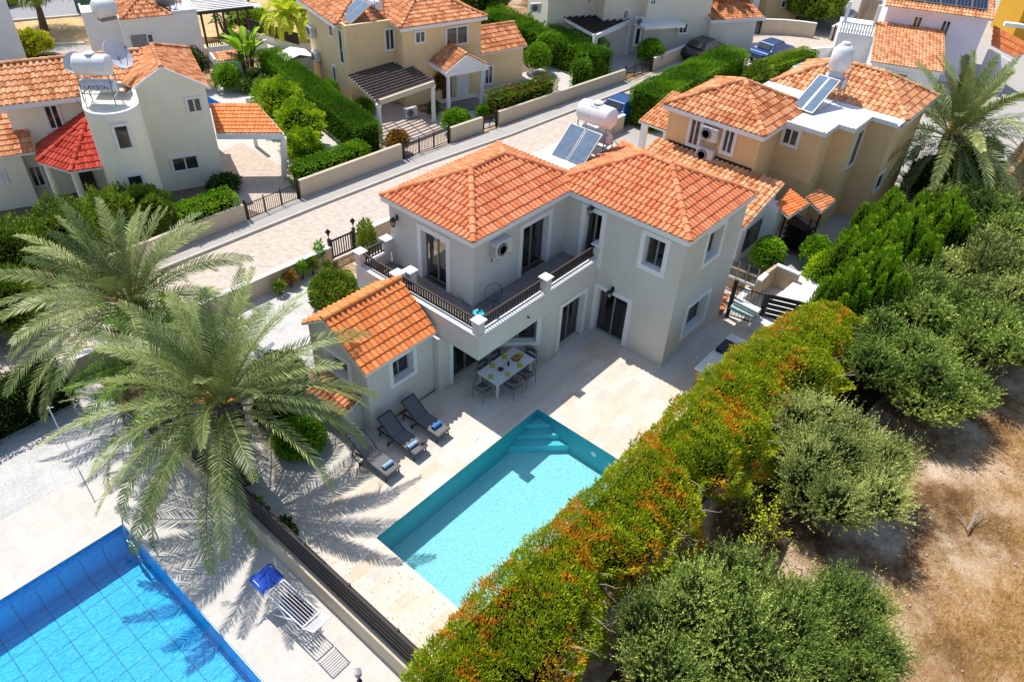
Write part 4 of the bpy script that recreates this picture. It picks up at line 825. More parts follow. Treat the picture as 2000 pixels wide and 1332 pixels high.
def chair():
    r = empty('dining_chair', (0, 0, 0), 0, 'x', 'chair', 'wooden armchairs around the white table')
    s = MB(); s.obox((0, .02, .43), (.5, .48, .07)); s.build('seat', M['seat'], r, bev=.02)
    bk = MB(); arc = [(.30*math.cos(t), -.02-.30*math.sin(t)*1.0) for t in np.linspace(-.35, math.pi+.35, 15)]
    bk.tube([(x, y, .70+.06*max(0, -y)) for x, y in arc], .022, 6); bk.build('arm_rail', M['grasswood'], r)
    pd = MB()
    a2 = [(.27*math.cos(t), -.02-.27*math.sin(t)) for t in np.linspace(.5, math.pi-.5, 9)]
    for (x0, y0), (x1, y1) in zip(a2, a2[1:]): pd.add([(x0, y0, .5), (x1, y1, .5), (x1, y1, .69), (x0, y0, .69)], [(0,1,2,3)])
    pd.build('back_cushion', M['seat'], r)
    for x in (-.25, .25):
        for y in (-.24, .24): l = MB(); l.tube([(x*1.08, y*1.1, 0), (x, y, .42), (x*1.03, y*.95, .70)], [.014, .02, .016], 6); l.build('leg', M['grasswood'], r)
    return r
ch0 = chair(); spots = [(15.02, 13.55, -math.pi/2, 'wooden armchair at the left short end of the white table'), (15.95, 12.86, 0, 'wooden armchair on the pool side of the white table, the one nearer the loungers'), (16.72, 12.88, 0, 'wooden armchair on the pool side of the white table, the one nearer the right wing'),
  (15.95, 14.22, math.pi, 'wooden armchair on the house side of the white table, deep in shade on the left'), (16.7, 14.22, math.pi, 'wooden armchair on the house side of the white table, second from the left in shade'), (17.55, 13.52, math.pi/2, 'wooden armchair at the right short end of the white table below the bay window')]
for i, (x, y, a, lb) in enumerate(spots):
    c = ch0 if i == 0 else copy_tree(ch0); c.location = (x, y, 0); c.rotation_euler.z = a; c['label'] = lb
mats = [(15.42, 13.52, 'at the left short end of the table'), (15.95, 13.16, 'on the pool side edge of the table, nearer the loungers'), (16.65, 13.16, 'on the pool side edge of the table, nearer the right wing'), (17.13, 13.52, 'at the right short end of the table'), (16.63, 13.9, 'on the house side edge, beside the fruit tray'), (15.93, 13.9, 'on the house side edge, beside the dark bowl')]
for i, (x, y, lb) in enumerate(mats): b = MB(); b.obox((x, y, .76), (.26, .2, .006), rz=random.uniform(.4, .9)); tag(b.build('placemat', M['lime']), 'lime green napkin '+lb, 'napkin', 'lime green napkins on the white table')
b = MB(); b.lathe([(.0, 0), (.06, 0), (.11, .06), (.115, .07), (.09, .05)], (15.95, 13.5, .757), 14); b = b.build('bowl', M['dkred']); tag(b, 'dark round bowl on the white table', 'bowl'); 
r = empty('glass_set', (16.38, 13.5, .757), 0, 'small cluster of dark cups on a plate in the middle of the table', 'cups'); b = MB(); b.lathe([(.0, 0), (.15, .01), (.16, .02), (.0, .015)], (0, 0, 0), 16); b.build('plate', M['tabletop'], r)
for x, y in ((.05, .04), (-.05, -.04)): b = MB(); b.lathe([(.035, .02), (.045, .1), (.04, .1), (.03, .03)], (x, y, 0), 10); b.build('cup', M['dkred'], r)
r = empty('fruit_tray', (16.88, 13.5, .757), 0, 'brown tray of orange fruit on the white table', 'tray'); b = MB(); b.obox((0, 0, .015), (.4, .26, .02), rz=.3); b.obox((0, .13, .04), (.4, .015, .05), rz=.0); b.build('tray', M['grasswood'], r)
for k in range(9): b = MB(); b.blob((random.uniform(-.14, .14), random.uniform(-.08, .08), .06), (.04, .04, .04), 8, 6); b.build('fruit', M['fruit'], r, smooth=True)
# loungers
def lounger():
    r = empty('sun_lounger', (0, 0, 0), 0, 'x', 'sun lounger', 'sun loungers beside the annex wall')
    L_ = 1.95; zs = .33
    f = MB(); f.bar((-.29, -.98, zs), (-.29, .35, zs), .04, .05); f.bar((.29, -.98, zs), (.29, .35, zs), .04, .05); f.bar((-.29, -.97, zs), (.29, -.97, zs), .04, .05); f.bar((-.27, .1, zs-.03), (.27, .1, zs-.03), .03); f.bar((-.29, .35, zs-.02), (-.29, .85, zs-.02), .04, .05); f.bar((.29, .35, zs-.02), (.29, .85, zs-.02), .04, .05); f.bar((-.29, .85, zs-.02), (.29, .85, zs-.02), .04); f.build('frame', M['dkframe'], r)
    s = MB(); s.box(-.275, -.95, zs+.005, .275, .12, zs+.03); s.build('seat', M['taupe'], r, bev=.006)
    k = MB(); k.slab([(-.275, .14, zs+.02), (.275, .14, zs+.02), (.275, .80, zs+.50), (-.275, .80, zs+.50)], .025); k.build('backrest', M['taupe'], r)
    bf = MB(); bf.bar((-.29, .13, zs+.01), (-.29, .82, zs+.51), .035, .04); bf.bar((.29, .13, zs+.01), (.29, .82, zs+.51), .035, .04); bf.bar((-.29, .82, zs+.51), (.29, .82, zs+.51), .035); bf.bar((-.22, .6, zs+.3), (-.22, .72, zs), .025); bf.bar((.22, .6, zs+.3), (.22, .72, zs), .025); bf.build('backrest_frame', M['dkframe'], r)
    for x in (-.28, .28):
        for y in (-.9, .78): l = MB(); l.bar((x, y, 0), (x, y+(.06 if y < 0 else -.06), zs), .035, .045); l.build('leg', M['dkframe'], r)
    a = MB(); a.bar((-.31, .02, zs+.0), (-.5, .10, zs-.06), .06, .04); a.bar((-.5, .1, zs-.14), (-.5, .1, zs), .08, .08); a.build('wheel_bracket', M['dkframe'], r)
    return r
lg0 = lounger()
LGS = [(10.18, 13.98, .02, 'taupe sun lounger nearest the palm, backrest raised in frond shade'), (11.42, 14.0, .03, 'middle taupe sun lounger with a pale blue towel and a dark hat on its foot'), (12.52, 14.02, .02, 'taupe sun lounger nearest the dining table with a darker blue towel')]
for i, (x, y, a, lb) in enumerate(LGS):
    c = lg0 if i == 0 else copy_tree(lg0); c.location = (x, y, 0); c.rotation_euler.z = a; c['label'] = lb
for (x, y, m_, lb) in ((10.2, 13.3, 'paletowel', 'rolled pale blue towel on the lounger nearest the palm'), (11.35, 13.35, 'paletowel', 'rolled pale blue towel on the middle lounger beside the hat'), (12.55, 13.42, 'bluetowel', 'rolled deep blue towel on the lounger nearest the table')):
    b = MB()
    for k in range(3): b.lathe([(.0, -.2), (.07-.015*k, -.2), (.072-.015*k, -.19+.02*k), (.072-.015*k, .19), (.06-.015*k, .2+.01*k), (.0, .2+.01*k)], (x, y, .43), 14, 'x')
    tag(b.build('rolled_towel', M[m_], smooth=False), lb, 'towel', 'rolled towels on the loungers')
b = MB(); b.lathe([(.0, .09), (.07, .085), (.085, .02), (.15, .005), (.155, 0), (.0, 0)], (11.66, 13.22, .362), 16); h = b.build('hat', M['dkwood']); tag(h, 'dark sun hat with a tan band on the foot of the middle lounger', 'hat')
b = MB(); b.lathe([(.088, .02), (.082, .045)], (11.66, 13.22, .362), 16); h2 = b.build('hat_band', M['grasswood']); h2.parent = h
# wire chairs and little table on the balcony
def wire_chair(x, y, a, lb):
    r = empty('wire_chair', (x, y, 3.0), a, lb, 'chair', 'round cord chairs on the balcony'); b = MB()
    ring = [(.36*math.cos(t), .12+.10*math.sin(t)-.0, .62+.34*math.sin(t)) for t in np.linspace(0, 2*math.pi, 21)]; b.tube(ring, .013, 6)
    for k in range(16): t = 2*math.pi*k/16; b.tube([(0, -.12, .36), (.18*math.cos(t), .06+.02*math.sin(t), .48+.17*math.sin(t)), (.36*math.cos(t), .12+.10*math.sin(t), .62+.34*math.sin(t))], .004, 4)
    b.build('seat', M['wire'], r); l = MB(); l.tube([(-.25, -.25, 0), (-.1, -.1, .33), (.1, -.1, .33), (.25, -.25, 0)], .011, 6); l.tube([(-.22, .3, 0), (-.05, .05, .35), (.05, .05, .35), (.22, .3, 0)], .011, 6); l.build('legs', M['wire'], r); return r
wire_chair(15.35, 14.75, math.radians(60), 'round cord chair on the balcony left of the house corner'); wire_chair(16.35, 14.25, math.radians(-20), 'round dark cord chair in the balcony shade right of the house corner')
r = empty('side_table', (15.35, 14.1, 3.0), 0, 'small turquoise table on the balcony behind the corner post', 'table'); b = MB(); b.lathe([(.0, .42), (.21, .42), (.21, .44), (.0, .44)], (0, 0, 0), 18); b.build('tabletop', M['turq'], r); b = MB()
for k in range(3): t = k*2.09; b.tube([(.2*math.cos(t), .2*math.sin(t), 0), (.05*math.cos(t), .05*math.sin(t), .25), (.16*math.cos(t), .16*math.sin(t), .42)], .01, 6)
b.build('legs', M['turq'], r)
for x, y, k in ((15.28, 14.08, 'left'), (15.42, 14.12, 'right')): b = MB(); b.lathe([(.0, 0), (.03, 0), (.035, .09), (.03, .09), (.028, .01)], (x, y, 3.442), 10); tag(b.build('cup', M['dkwood']), 'small dark cup on the turquoise balcony table, the %s one' % k, 'cup', 'cups on the balcony table')
# clothes rack by the blue pool
r = empty('clothes_rack', (4.98, 11.1, 0), math.radians(2), 'white folding clothes rack loaded with washing on the neighbouring deck', 'clothes rack'); b = MB()
for x in (-.28, .28): b.bar((x, -.75, .95), (x, .75, .95), .03); b.bar((x, -.7, 0), (x, .45, .93), .03); b.bar((x, .7, 0), (x, -.45, .93), .03); b.bar((x, -.8, .95), (x, -1.25, 1.28), .03); b.bar((x, .8, .95), (x, 1.3, 1.05), .03)
for y in (-.75, .75): b.bar((-.28, y, .95), (.28, y, .95), .03)
b.bar((-.28, -1.25, 1.28), (.28, -1.25, 1.28), .03); b.bar((-.28, 1.3, 1.05), (.28, 1.3, 1.05), .03); b.bar((-.3, -.7, .02), (.3, -.7, .02), .03); b.bar((-.3, .7, .02), (.3, .7, .02), .03); b.bar((-.28, -.1, .45), (.28, -.1, .45), .03); b.build('frame', M['white'], r)
b = MB()
for k in range(1, 7): x = -.28+.08*k; b.bar((x, -.75, .95), (x, .75, .95), .012)
for k in range(1, 9): t = k/9; b.bar((-.28, -.8-.45*t, .95+.33*t), (.28, -.8-.45*t, .95+.33*t), .014)
for k in range(0, 9): t = k/9; b.bar((-.28, .8+.5*t, .95+.1*t), (.28, .8+.5*t, .95+.1*t), .014)
for k in range(6): z = .1+.12*k; b.bar((-.28, -.62+.07*k, z), (.28, -.62+.07*k, z), .014)
b.build('wires', M['white'], r)
cl = [plain('cloth%d' % k, c, .95, var=.3, sc=9) for k, c in enumerate([(.05, .09, .25), (.55, .56, .6), (.25, .30, .45), (.12, .10, .12), (.55, .28, .22), (.10, .16, .35)])]
for k in range(7):
    x = -.22+.075*k; y0 = -.6+.1*random.random(); y1 = .55-.3*random.random(); h_ = random.uniform(.25, .5); vs = []; nn = 14
    for i in range(nn+1): y = y0+(y1-y0)*i/nn; w_ = .012*math.sin(i*1.9+k); vs += [(x-.018+w_, y, .95-h_*(.85+.15*math.sin(i*.8+k))), (x, y, .968), (x+.02+w_, y, .95-h_*(.7+.2*math.cos(i*.6+k)))]
    cm_ = MB(); cm_.add(vs, [(3*i, 3*i+3, 3*i+4, 3*i+1) for i in range(nn)]+[(3*i+1, 3*i+4, 3*i+5, 3*i+2) for i in range(nn)])
    o = cm_.build('hanging_garment', cl[k % 6]); o.location = r.location; o.rotation_euler = r.rotation_euler; tag(o, ['dark blue garment, nearest the pool on the rack', 'pale grey garment, second on the rack from the pool', 'slate blue garment, third on the rack', 'black garment in the middle of the rack', 'salmon garment, fifth on the rack', 'navy garment, sixth on the rack', 'dark blue garment, nearest the boundary wall on the rack'][k], 'laundry', 'washing on the rack')
vs = []; nn = 8
for i in range(nn+1):
    u = -.36+.72*i/nn
    for j in range(7):
        v = .78+.10*j; vs.append((u, v+.02*math.sin(i), 1.0+.09*(j/6)-.18*max(0, abs(u)-.28)*6+.015*math.sin(i*1.7+j)))
cm_ = MB(); cm_.add(vs, [(7*i+j, 7*i+7+j, 7*i+8+j, 7*i+j+1) for i in range(nn) for j in range(6)]); o = cm_.build('blue_sheet', M['bluecloth']); o.location = r.location; o.rotation_euler = r.rotation_euler; tag(o, 'royal blue cloth draped over the far wing of the clothes rack', 'cloth')
# small things on the decks
for (x, y, h, lb) in ((6.32, 14.2, 1.0, 'black bollard garden light beside the boundary fence in palm shade'), (5.05, 8.6, .5, 'short grey bollard light on the neighbouring deck at the bottom edge')):
    r = empty('bollard_light', (x, y, 0), 0, lb, 'bollard light'); b = MB(); b.lathe([(.07, 0), (.07, .02), (.035, .03), (.035, h-.2)], (0, 0, 0), 12); b.build('pole', M['black'], r); b = MB(); b.lathe([(.05, h-.2), (.09, h-.18), (.085, h-.04), (.1, h-.03), (.1, h), (.0, h+.02)], (0, 0, 0), 14); b.build('lamp_head', M['black' if h > .7 else 'acgrey'], r)
r = empty('pole', (3.46, 20.6, 0), 0, 'thin white garden pole with a small crossbar standing in the gravel', 'pole'); b = MB(); b.tube([(0, 0, 0), (0, 0, 2.9)], .016, 8); b.build('shaft', M['white'], r); b = MB(); b.bar((-.06, 0, 2.86), (.12, 0, 2.80), .015); b.build('crossbar', M['white'], r)
r = empty('pool_ladder', (3.55, 16.9, 0), 0, 'curved stainless steel handrails of the ladder at the blue pool corner', 'pool ladder')
for y in (-.25, .3): b = MB(); b.tube([(.35, y, 0), (.33, y, .5), (.2, y, .78), (0, y, .82), (-.2, y, .7), (-.28, y, .3), (-.3, y, -.9)], .022, 8); b.build('handrail', M['steel'], r)
b = MB()
for z in (-.25, -.5, -.75): b.bar((-.3, -.25, z), (-.3, .3, z), .06, .03)
b.build('steps', M['steel'], r)
# barbecue counter under the hedge
r = empty('garden_counter', (22.3, 7.85, 0), 0, 'white-topped garden counter with a dark grill, half under the hedge near the side gate', 'counter'); b = MB(); b.box(-1.25, -.45, 0, 1.5, .3, .85); b.build('base', M['oldwall'], r); b = MB(); b.box(-1.32, -.5, .85, 1.55, .37, .92); b.build('worktop', M['roofwhite'], r); b = MB(); b.box(.1, -.35, .92, .9, .3, 1.08); b.build('grill', M['black'], r, bev=.02)
# garden tap handles / trellis hoop near the gate
r = MB(); r.tube([(17.0, 22.6, 0), (17.0, 22.6, 1.0), (17.15, 22.6, 1.15), (17.4, 22.6, 1.15), (17.55, 22.6, 1.0), (17.55, 22.6, 0)], .02, 6); tag(r.build('trellis_hoop', M['black']), 'thin dark metal hoop in the front garden right of the slatted gate', 'hoop')
# courtyard on the right
cy = empty('courtyard_walls', (28, 8.5, 0), 0, 'stained sunken courtyard walls with white copings right of the side gate', 'wall'); o_ = Vector((28, 8.5, 0)); g_ = lambda u, v, z: gp(u, v, z)-o_
b = MB(); A1, B1_, C1_ = g_(1457, 561, 1.0), g_(1517, 518, 1.0), g_(1562, 537, 1.0)
for p, q in ((A1, B1_), (B1_, C1_)): b.bar(p-Vector((0, 0, .5)), q-Vector((0, 0, .5)), .16, 1.0)
b.build('stained_wall', M['oldwall'], cy); b = MB()
b.slab([g_(1457, 561, 1.05), g_(1468, 566, 1.05), g_(1450, 583, 1.05), g_(1487, 603, 1.05), g_(1480, 610, 1.05), g_(1433, 586, 1.05)][::-1], .2); b.bar(B1_+Vector((0,0,.03)), C1_+Vector((0,0,.03)), .22, .07); b.slab([g_(1479, 545, 1.05), g_(1488, 549, 1.05), g_(1502, 535, 1.05), g_(1494, 531, 1.05)], .1, (0,0,-1)); b.build('coping', M['roofwhite'], cy)
M['mint'] = plain('pale_green_glass', (.38, .55, .50), .3); b = MB(); b.slab([g_(1424, 601, .8), g_(1434, 590, .8), g_(1483, 609, .8), g_(1470, 619, .8)][::-1], .06); b.build('canopy', M['mint'], cy)
b = MB(); b.slab([g_(1470, 619, .62), g_(1488, 604, .62), g_(1563, 539, .62), g_(1620, 560, .62), g_(1640, 590, .62), g_(1600, 640, .62), g_(1500, 640, .62)][::-1], .62); tag(b.build('raised_terrace', M['roofwhite']), kind='structure').location = o_
b = MB(); b.bar(g_(1418, 561, .35), g_(1443, 574, .35), .14, .1); b.bar(g_(1419, 537, .9), g_(1474, 559, .9), .16, 1.0); b.build('low_wall', M['oldwall'], cy); b = MB(); b.bar(g_(1419, 537, 1.42), g_(1474, 559, 1.42), .2, .04); b.build('wall_cap', M['roofwhite'], cy)
bal_ = empty('glass_balustrade', (28, 8.5, 0), 0, 'clear glass balustrade with thin steel posts above the stained courtyard wall', 'balustrade'); gl = MB(); pA, pB = g_(1419, 537, 1.44), g_(1474, 559, 1.44); gl.add([pA, pB, pB+Vector((0,0,.8)), pA+Vector((0,0,.8))], [(0,1,2,3)]); gl.build('glass_panel', M['glass'], bal_); b = MB()
for t in (0, .33, .66, 1): q = pA.lerp(pB, t); b.bar(q, q+Vector((0,0,.85)), .04)
b.build('posts', M['steel'], bal_)
M['terra'] = plain('terracotta', (.42, .16, .08), .8)
for i, (u, v, s_) in enumerate(((1405, 612, .5), (1412, 590, .42))): p = gp(u, v, 0); b = MB(); b.lathe([(.12*s_*2, 0), (.22*s_*2, .35*s_*2), (.26*s_*2, .4*s_*2), (.2*s_*2, .4*s_*2), (.18*s_*2, .3*s_*2)], p, 14); tag(b.build('plant_pot', M['terra']), 'terracotta pot behind the side gate, %s' % ('the larger front one' if i == 0 else 'the smaller one at the back'), 'pot', 'terracotta pots')
# ================================================================== solar water heaters, dishes
M['panel'] = plain('solar_collector_glass', (.13, .20, .29), .55, .0, .12, var=.2, sc=3); M['pv'] = plain('photovoltaic_cells', (.012, .022, .055), .15, .1, .8)
M['tankw'] = plain('white_tank_plastic', (.78, .78, .79), .35); M['tankg'] = plain('white_cylinder_paint', (.62, .64, .70), .35)
def heater(loc, rz, label, panels=2, pw=.82, pl=1.75, tilt=30, tank=1.45, tr=.52, big=True, upright=False, scale=1.0, cat='solar water heater'):
    """local: panels face -x, tank axis along y at +x"""
    r = empty('solar_water_heater', loc, rz, label, cat, 'solar water heaters on the roofs'); r.scale = (scale,)*3; t = math.radians(tilt); dx, dz = pl*math.cos(t), pl*math.sin(t)
    for k in range(panels):
        y0 = (k-panels/2)*pw*1.06+.02; y1 = y0+pw; f = MB(); f.slab([(-dx, y1, .12), (-dx, y0, .12), (0, y0, .12+dz), (0, y1, .12+dz)], .09, (math.sin(t), 0, -math.cos(t))); pn = f.build('collector', M['steel'], r)
        g = MB(); e = .035; a = Vector((-dx, y0+e, .12)); U = Vector((math.cos(t), 0, math.sin(t))); nn = Vector((-math.sin(t), 0, math.cos(t)))*.004
        g.add([a+U*e+nn, a+U*(pl-e)+nn, a+U*(pl-e)+Vector((0, pw-2*e, 0))+nn, a+U*e+Vector((0, pw-2*e, 0))+nn], [(0,3,2,1)]); g.build('collector_glass', M['panel'], pn)
    st = MB(); X = .75
    for y in (-tank*.42, tank*.42):
        for x in (X-.4, X+.4): st.bar((x, y, 0), (X+(x-X)*.8, y, 1.45), .04)
        st.bar((X-.4, y, .55), (X+.4, y, .55), .035); st.bar((X-.36, y, 1.1), (X+.36, y, 1.1), .035); st.bar((X-.38, y, .1), (X+.36, y, 1.05), .025)
    for x in (X-.38, X+.38): st.bar((x, -tank*.42, .55), (x, tank*.42, .55), .035)
    st.tube([(X-.3, -tank*.4, .9), (.1, -tank*.3, .85), (-.05, 0, .12+dz)], .02, 6); st.tube([(X-.3, -tank*.5, .7), (.1, -tank*.5, .2), (-dx*.6, -tank*.55, .15)], .02, 6); st.tube([(X+.3, -tank*.5, .75), (X+.55, -tank*.6, .4), (X+.6, -tank*.5, 0)], .02, 6)
    st.build('stand', M['acgrey'], r)
    c = MB(); rr = .29; c.lathe([(.0, -tank*.45), (rr*.9, -tank*.45), (rr, -tank*.42), (rr, tank*.42), (rr*.9, tank*.45), (.0, tank*.45)], (X, 0, .86), 24, 'y'); c.build('hot_cylinder', M['tankg'], r, smooth=False)
    if upright:
        c = MB(); c.lathe([(.0, 1.4), (tr*.75, 1.42), (tr*.98, 1.6), (tr, 2.0), (tr*.86, 2.45), (tr*.5, 2.66), (.0, 2.7)], (X, 0, 0), 24); tk = c.build('cold_tank', M['tankw'], r, smooth=True); c = MB(); c.lathe([(.2, 2.64), (.23, 2.7), (.2, 2.78), (.0, 2.8)], (X, 0, 0), 18); c.build('tank_lid', M['tankw'], tk)
    elif big:
        c = MB(); n = 8; prof = [(.0, -tank*.5-.02)]+[(tr*math.sin(a), -tank*.5+tr*.35*(1-math.cos(a))-.02) for a in np.linspace(.25, math.pi/2, 6)]; prof = prof+[(q[0], -q[1]) for q in prof[::-1]]
        c.lathe(prof, (X, 0, 1.45+tr*.8), 28, 'y'); tk = c.build('cold_tank', M['tankw'], r, smooth=True); c = MB(); c.lathe([(.2, 0), (.24, .02), (.24, .07), (.2, .1), (.0, .13)], (X, 0, 1.45+tr*1.78), 20); c.build('tank_lid', M['tankw'], tk); c = MB(); c.obox((X-.28, 0, 1.45+tr*1.67), (.06, .5, .02), ry=-.5); c.build('handle', M['acgrey'], tk)
    return r
heater((24.2, 16.45, 5.6), 0, 'solar water heater with white tank and two blue collectors on the villa flat roof', scale=.88, tank=1.9, tr=.5, pw=.88, pl=1.9, tilt=41)
p = F1.loc(gp(190, 200, 5.5)); w = gp(205, 196, 5.35); h1t = heater((w.x+.35, w.y+.25, 5.35), math.radians(-137), 'solar water heater with white tank and lettering on the round tower of the cream house', scale=.92, tank=1.75, tr=.5, pl=1.2)
tc_ = bpy.data.curves.new('lettering', 'FONT'); tc_.body = 'LAXSON'; tc_.size = .3; tc_.extrude = .004; tc_.align_x = 'CENTER'; to_ = bpy.data.objects.new('tmp', tc_); C.objects.link(to_); bpy.context.view_layer.update()
tme = bpy.data.meshes.new_from_object(to_); bpy.data.objects.remove(to_); tme.name = 'lettering'; tme.materials.clear(); lo_ = mesh_obj('lettering', tme, plain('purple_letters', (.10, .08, .28), .6), h1t); lo_.matrix_local = Matrix.Translation((1.052, 0, .74)) @ Matrix.Rotation(math.pi/2, 4, 'Z') @ Matrix.Rotation(math.pi/2, 4, 'X')
w = gp(1568, 216, 5.35); heater((w.x+2.25, w.y-.1, 5.25), math.radians(-4), 'solar water heater with an upright white barrel tank on the ochre-beige house', scale=1.0, panels=2, pw=.55, pl=2.5, tank=1.2, tr=.55, tilt=26, upright=True)
w = gp(708, 38, 5.2); heater((w.x+.5, w.y+.3, 5.1), math.radians(-10), 'solar water heater with two slanted collectors on the tan house', scale=.9, big=False, pl=2.0, pw=.85)
def dish(loc, az, el, rad, label):
    r = empty('satellite_dish', loc, 0, label, 'satellite dish', 'satellite dishes on the roofs'); d = MB(); n = 20; m = Matrix.Rotation(az, 4, 'Z') @ Matrix.Rotation(el, 4, 'X'); d.xf = Matrix.Translation((0, 0, .75)) @ m
    d.lathe([(rad*k/5, -.25*rad*(1-(k/5)**2)) for k in range(1, 6)]+[(rad*.99, .012)]+[(rad*k/5, -.25*rad*(1-(k/5)**2)-.015) for k in range(5, 0, -1)], (0, 0, 0), n); d.build('reflector', M['tankg'], r); b = MB(); b.tube([(0, 0, 0), (0, 0, .65)], .03, 8); b.xf = d.xf; b.tube([(0, -rad*.9, 0), (0, 0, rad*.9)], .015, 6); b.obox((0, 0, rad*.9), (.08, .08, .12)); b.build('arm', M['acgrey'], r); return r
w = gp(232, 112, 6.6); dish((w.x, w.y, 6.0), math.radians(25), math.radians(55), .72, 'large satellite dish right behind the tank on the cream house'); w = gp(146, 125, 6.3); dish((w.x, w.y, 5.6), math.radians(-40), math.radians(60), .5, 'smaller satellite dish left of the tank on the cream house')
w = gp(1632, 152, 6.4); dish((w.x, w.y, 5.6), math.radians(-60), math.radians(75), .42, 'grey satellite dish beside the barrel tank on the ochre-beige house')
# ================================================================== far buildings, cars, background
d1 = lambda x, y: (1700+x/6.66, y/6.66); d5 = lambda x, y: (920+x/4.167, y/4.167); d6 = lambda x, y: (1400+x/5.556, y/5.556); e4 = lambda x, y: (350+x/6.66, y/6.66); e1_ = lambda x, y: (x/6.667, y/6.667)
def wrap(F, fn): return fn
# white house behind the cream one
FB = Frame(27.3, 52.2, -20); HB = house('house', FB, 'white flat-roofed house with a small orange pyramid roof at the top left', group=NH)
walls(HB, [(-5.0, 0), (0, 0), (0, 4.6), (-5.0, 4.6)], 0, 3.3, 'white'); walls(HB, [(-7.1, 1.6), (-5.0, 1.6), (-5.0, 4.0), (-7.1, 4.0)], 0, 3.35, 'white', name='side_wall')
b = MB()
for (x0, x1, y0, y1) in ((-7.1, -5.0, 1.6, 4.0), (-1.6, 0, 0, 4.6)): b.box(x0, y0, 3.35, x1, y0+.12, 3.5); b.box(x0, y0+.12, 3.35, x0+.12, y1, 3.5); b.box(x1-.12, y0+.12, 3.35, x1, y1, 3.5)
b.build('roof_rim', M['roofwhite'], HB)
hip(HB, -4.9, -1.7, -.25, 2.9, 3.32, .95, 'y', 'tileO', seed=51, tw=.25); tiled('roof', HB, [[Vector((-5.0, 2.6, 3.4)), Vector((-.5, 2.6, 3.4)), Vector((-.5, 5.5, 4.6)), Vector((-5.0, 5.5, 4.6))]], [], 'tileO', seed=52, tw=.25)
fwin(HB, FB, 1, 0, [c1(848, 200), c1(880, 195), c1(890, 245), c1(858, 248)], 1); 
b = MB(); b.box(-4.6, -.08, 1.2, -3.6, 0, 2.2); b.build('shutter', M['acgrey'], HB)
w = gp(205, 22, 3.9); r = empty('water_tank', (w.x, w.y, 3.35), 0, 'white round water tank on the flat roof at the top left', 'water tank'); b = MB(); b.lathe([(.0, -.7), (.5, -.66), (.62, -.5), (.62, .5), (.5, .66), (.0, .7)], (0, 0, .75), 24, 'x'); b.build('tank', M['tankw'], r, smooth=True); b = MB(); b.box(-.5, -.35, 0, .5, .35, .2); b.build('stand', M['acgrey'], r)
w = gp(290, 5, 3.9); ac_unit((w.x, w.y, 3.4), -1.2, 'white air conditioner on the roof of the white house at the top edge')
w = gp(330, 12, 3.6); r = empty('roof_antenna', (w.x, w.y, 3.35), 0, 'tangle of thin metal poles and panels on the roof of the white house', 'antenna'); b = MB()
for k in range(7): a = random.uniform(-1, 1); b.bar((a, random.uniform(-.6, .6), 0), (a+random.uniform(-.2, .2), random.uniform(-.6, .6), 1.3), .04)
b.obox((-.2, 0, .5), (1.4, .08, .8), rx=.6); b.build('poles', M['acgrey'], r)
# terrace pergola
q = empty('pergola', (27.5, 52.3, 0), math.radians(-18), 'dark pergola with white slats beside the white house, balustrade below', 'pergola', 'pergolas'); b = MB()
for x in (.1, 1.6, 3.3):
    for y in (0, 3.2): b.bar((x, y, 0), (x, y, 3.1), .14)
b.bar((-.3, 0, 3.15), (3.8, 0, 3.15), .12, .18); b.bar((-.3, 3.2, 3.15), (3.8, 3.2, 3.15), .12, .18); b.bar((3.3, -.3, 3.0), (3.3, 3.5, 3.0), .1, .14); b.bar((3.3, 0, 2.4), (2.8, 0, 3.1), .08); b.build('frame', M['dkwood'], q); b = MB()
for k in range(9): y = .1+k*.42; b.bar((-1.8, y-.1, 3.3), (3.7, y-.1, 3.3), .16, .05)
b.build('slats', M['white'], q); b = MB(); b.bar((.1, 0, 1.2), (3.4, 0, 1.2), .06); b.bar((.1, 0, .35), (3.4, 0, .35), .06); b.bar((3.3, 0, 1.2), (3.3, 3.2, 1.2), .06)
for k in range(22): b.bar((.15+k*.15, 0, .3), (.15+k*.15, 0, 1.2), .05)
b.build('balustrade', M['dkwood'], q); b = MB(); b.box(.0, -.05, 0, 3.6, .15, .3); b.box(0, .15, 0, 3.6, 3.2, .05); b.build('floor', M['tan'], q)
garden_wall([(27.4, 52.0), (31.5, 50.7)], .9, .2, 'white', 'plain white terrace wall in front of the dark balustrade', cat='wall')
# small tiled store beside the cream house pool
w = gp(440, 166, 0); r = empty('pool_house', (w.x, w.y, 0), math.radians(-20), 'little cream store with a pinkish tiled top behind the cream house pool', 'store'); walls(r, [(-.3, 0), (1.6, 0), (1.6, 1.3), (-.3, 1.3)], 0, 1.5, 'cream'); tiled('roof', r, [[Vector((-.2, .1, 1.52)), Vector((1.5, .1, 1.52)), Vector((1.5, 1.3, 1.75)), Vector((-.2, 1.3, 1.75))]], [], 'tileP', seed=55); b = MB(); b.box(-.4, -.05, 1.3, -.25, 1.4, 1.75); b.build('rim', M['white'], r)
# white garden shed beside the tan house
w = gp(597, 163, 0); r = empty('garden_shed', (w.x-.2, w.y, 0), math.radians(-16), 'small beige shed with a white curved roof against the tan house', 'shed'); walls(r, [(-.9, 0), (.9, 0), (.9, 1.6), (-.9, 1.6)], 0, 1.7, 'pale'); b = MB(); b.slab([(-1.0, -.1, 1.72), (0, -.1, 2.0), (0, 1.7, 2.0), (-1.0, 1.7, 1.72)], .06); b.slab([(0, -.1, 2.0), (1.0, -.1, 1.72), (1.0, 1.7, 1.72), (0, 1.7, 2.0)], .06); b.build('roof', M['white'], r)
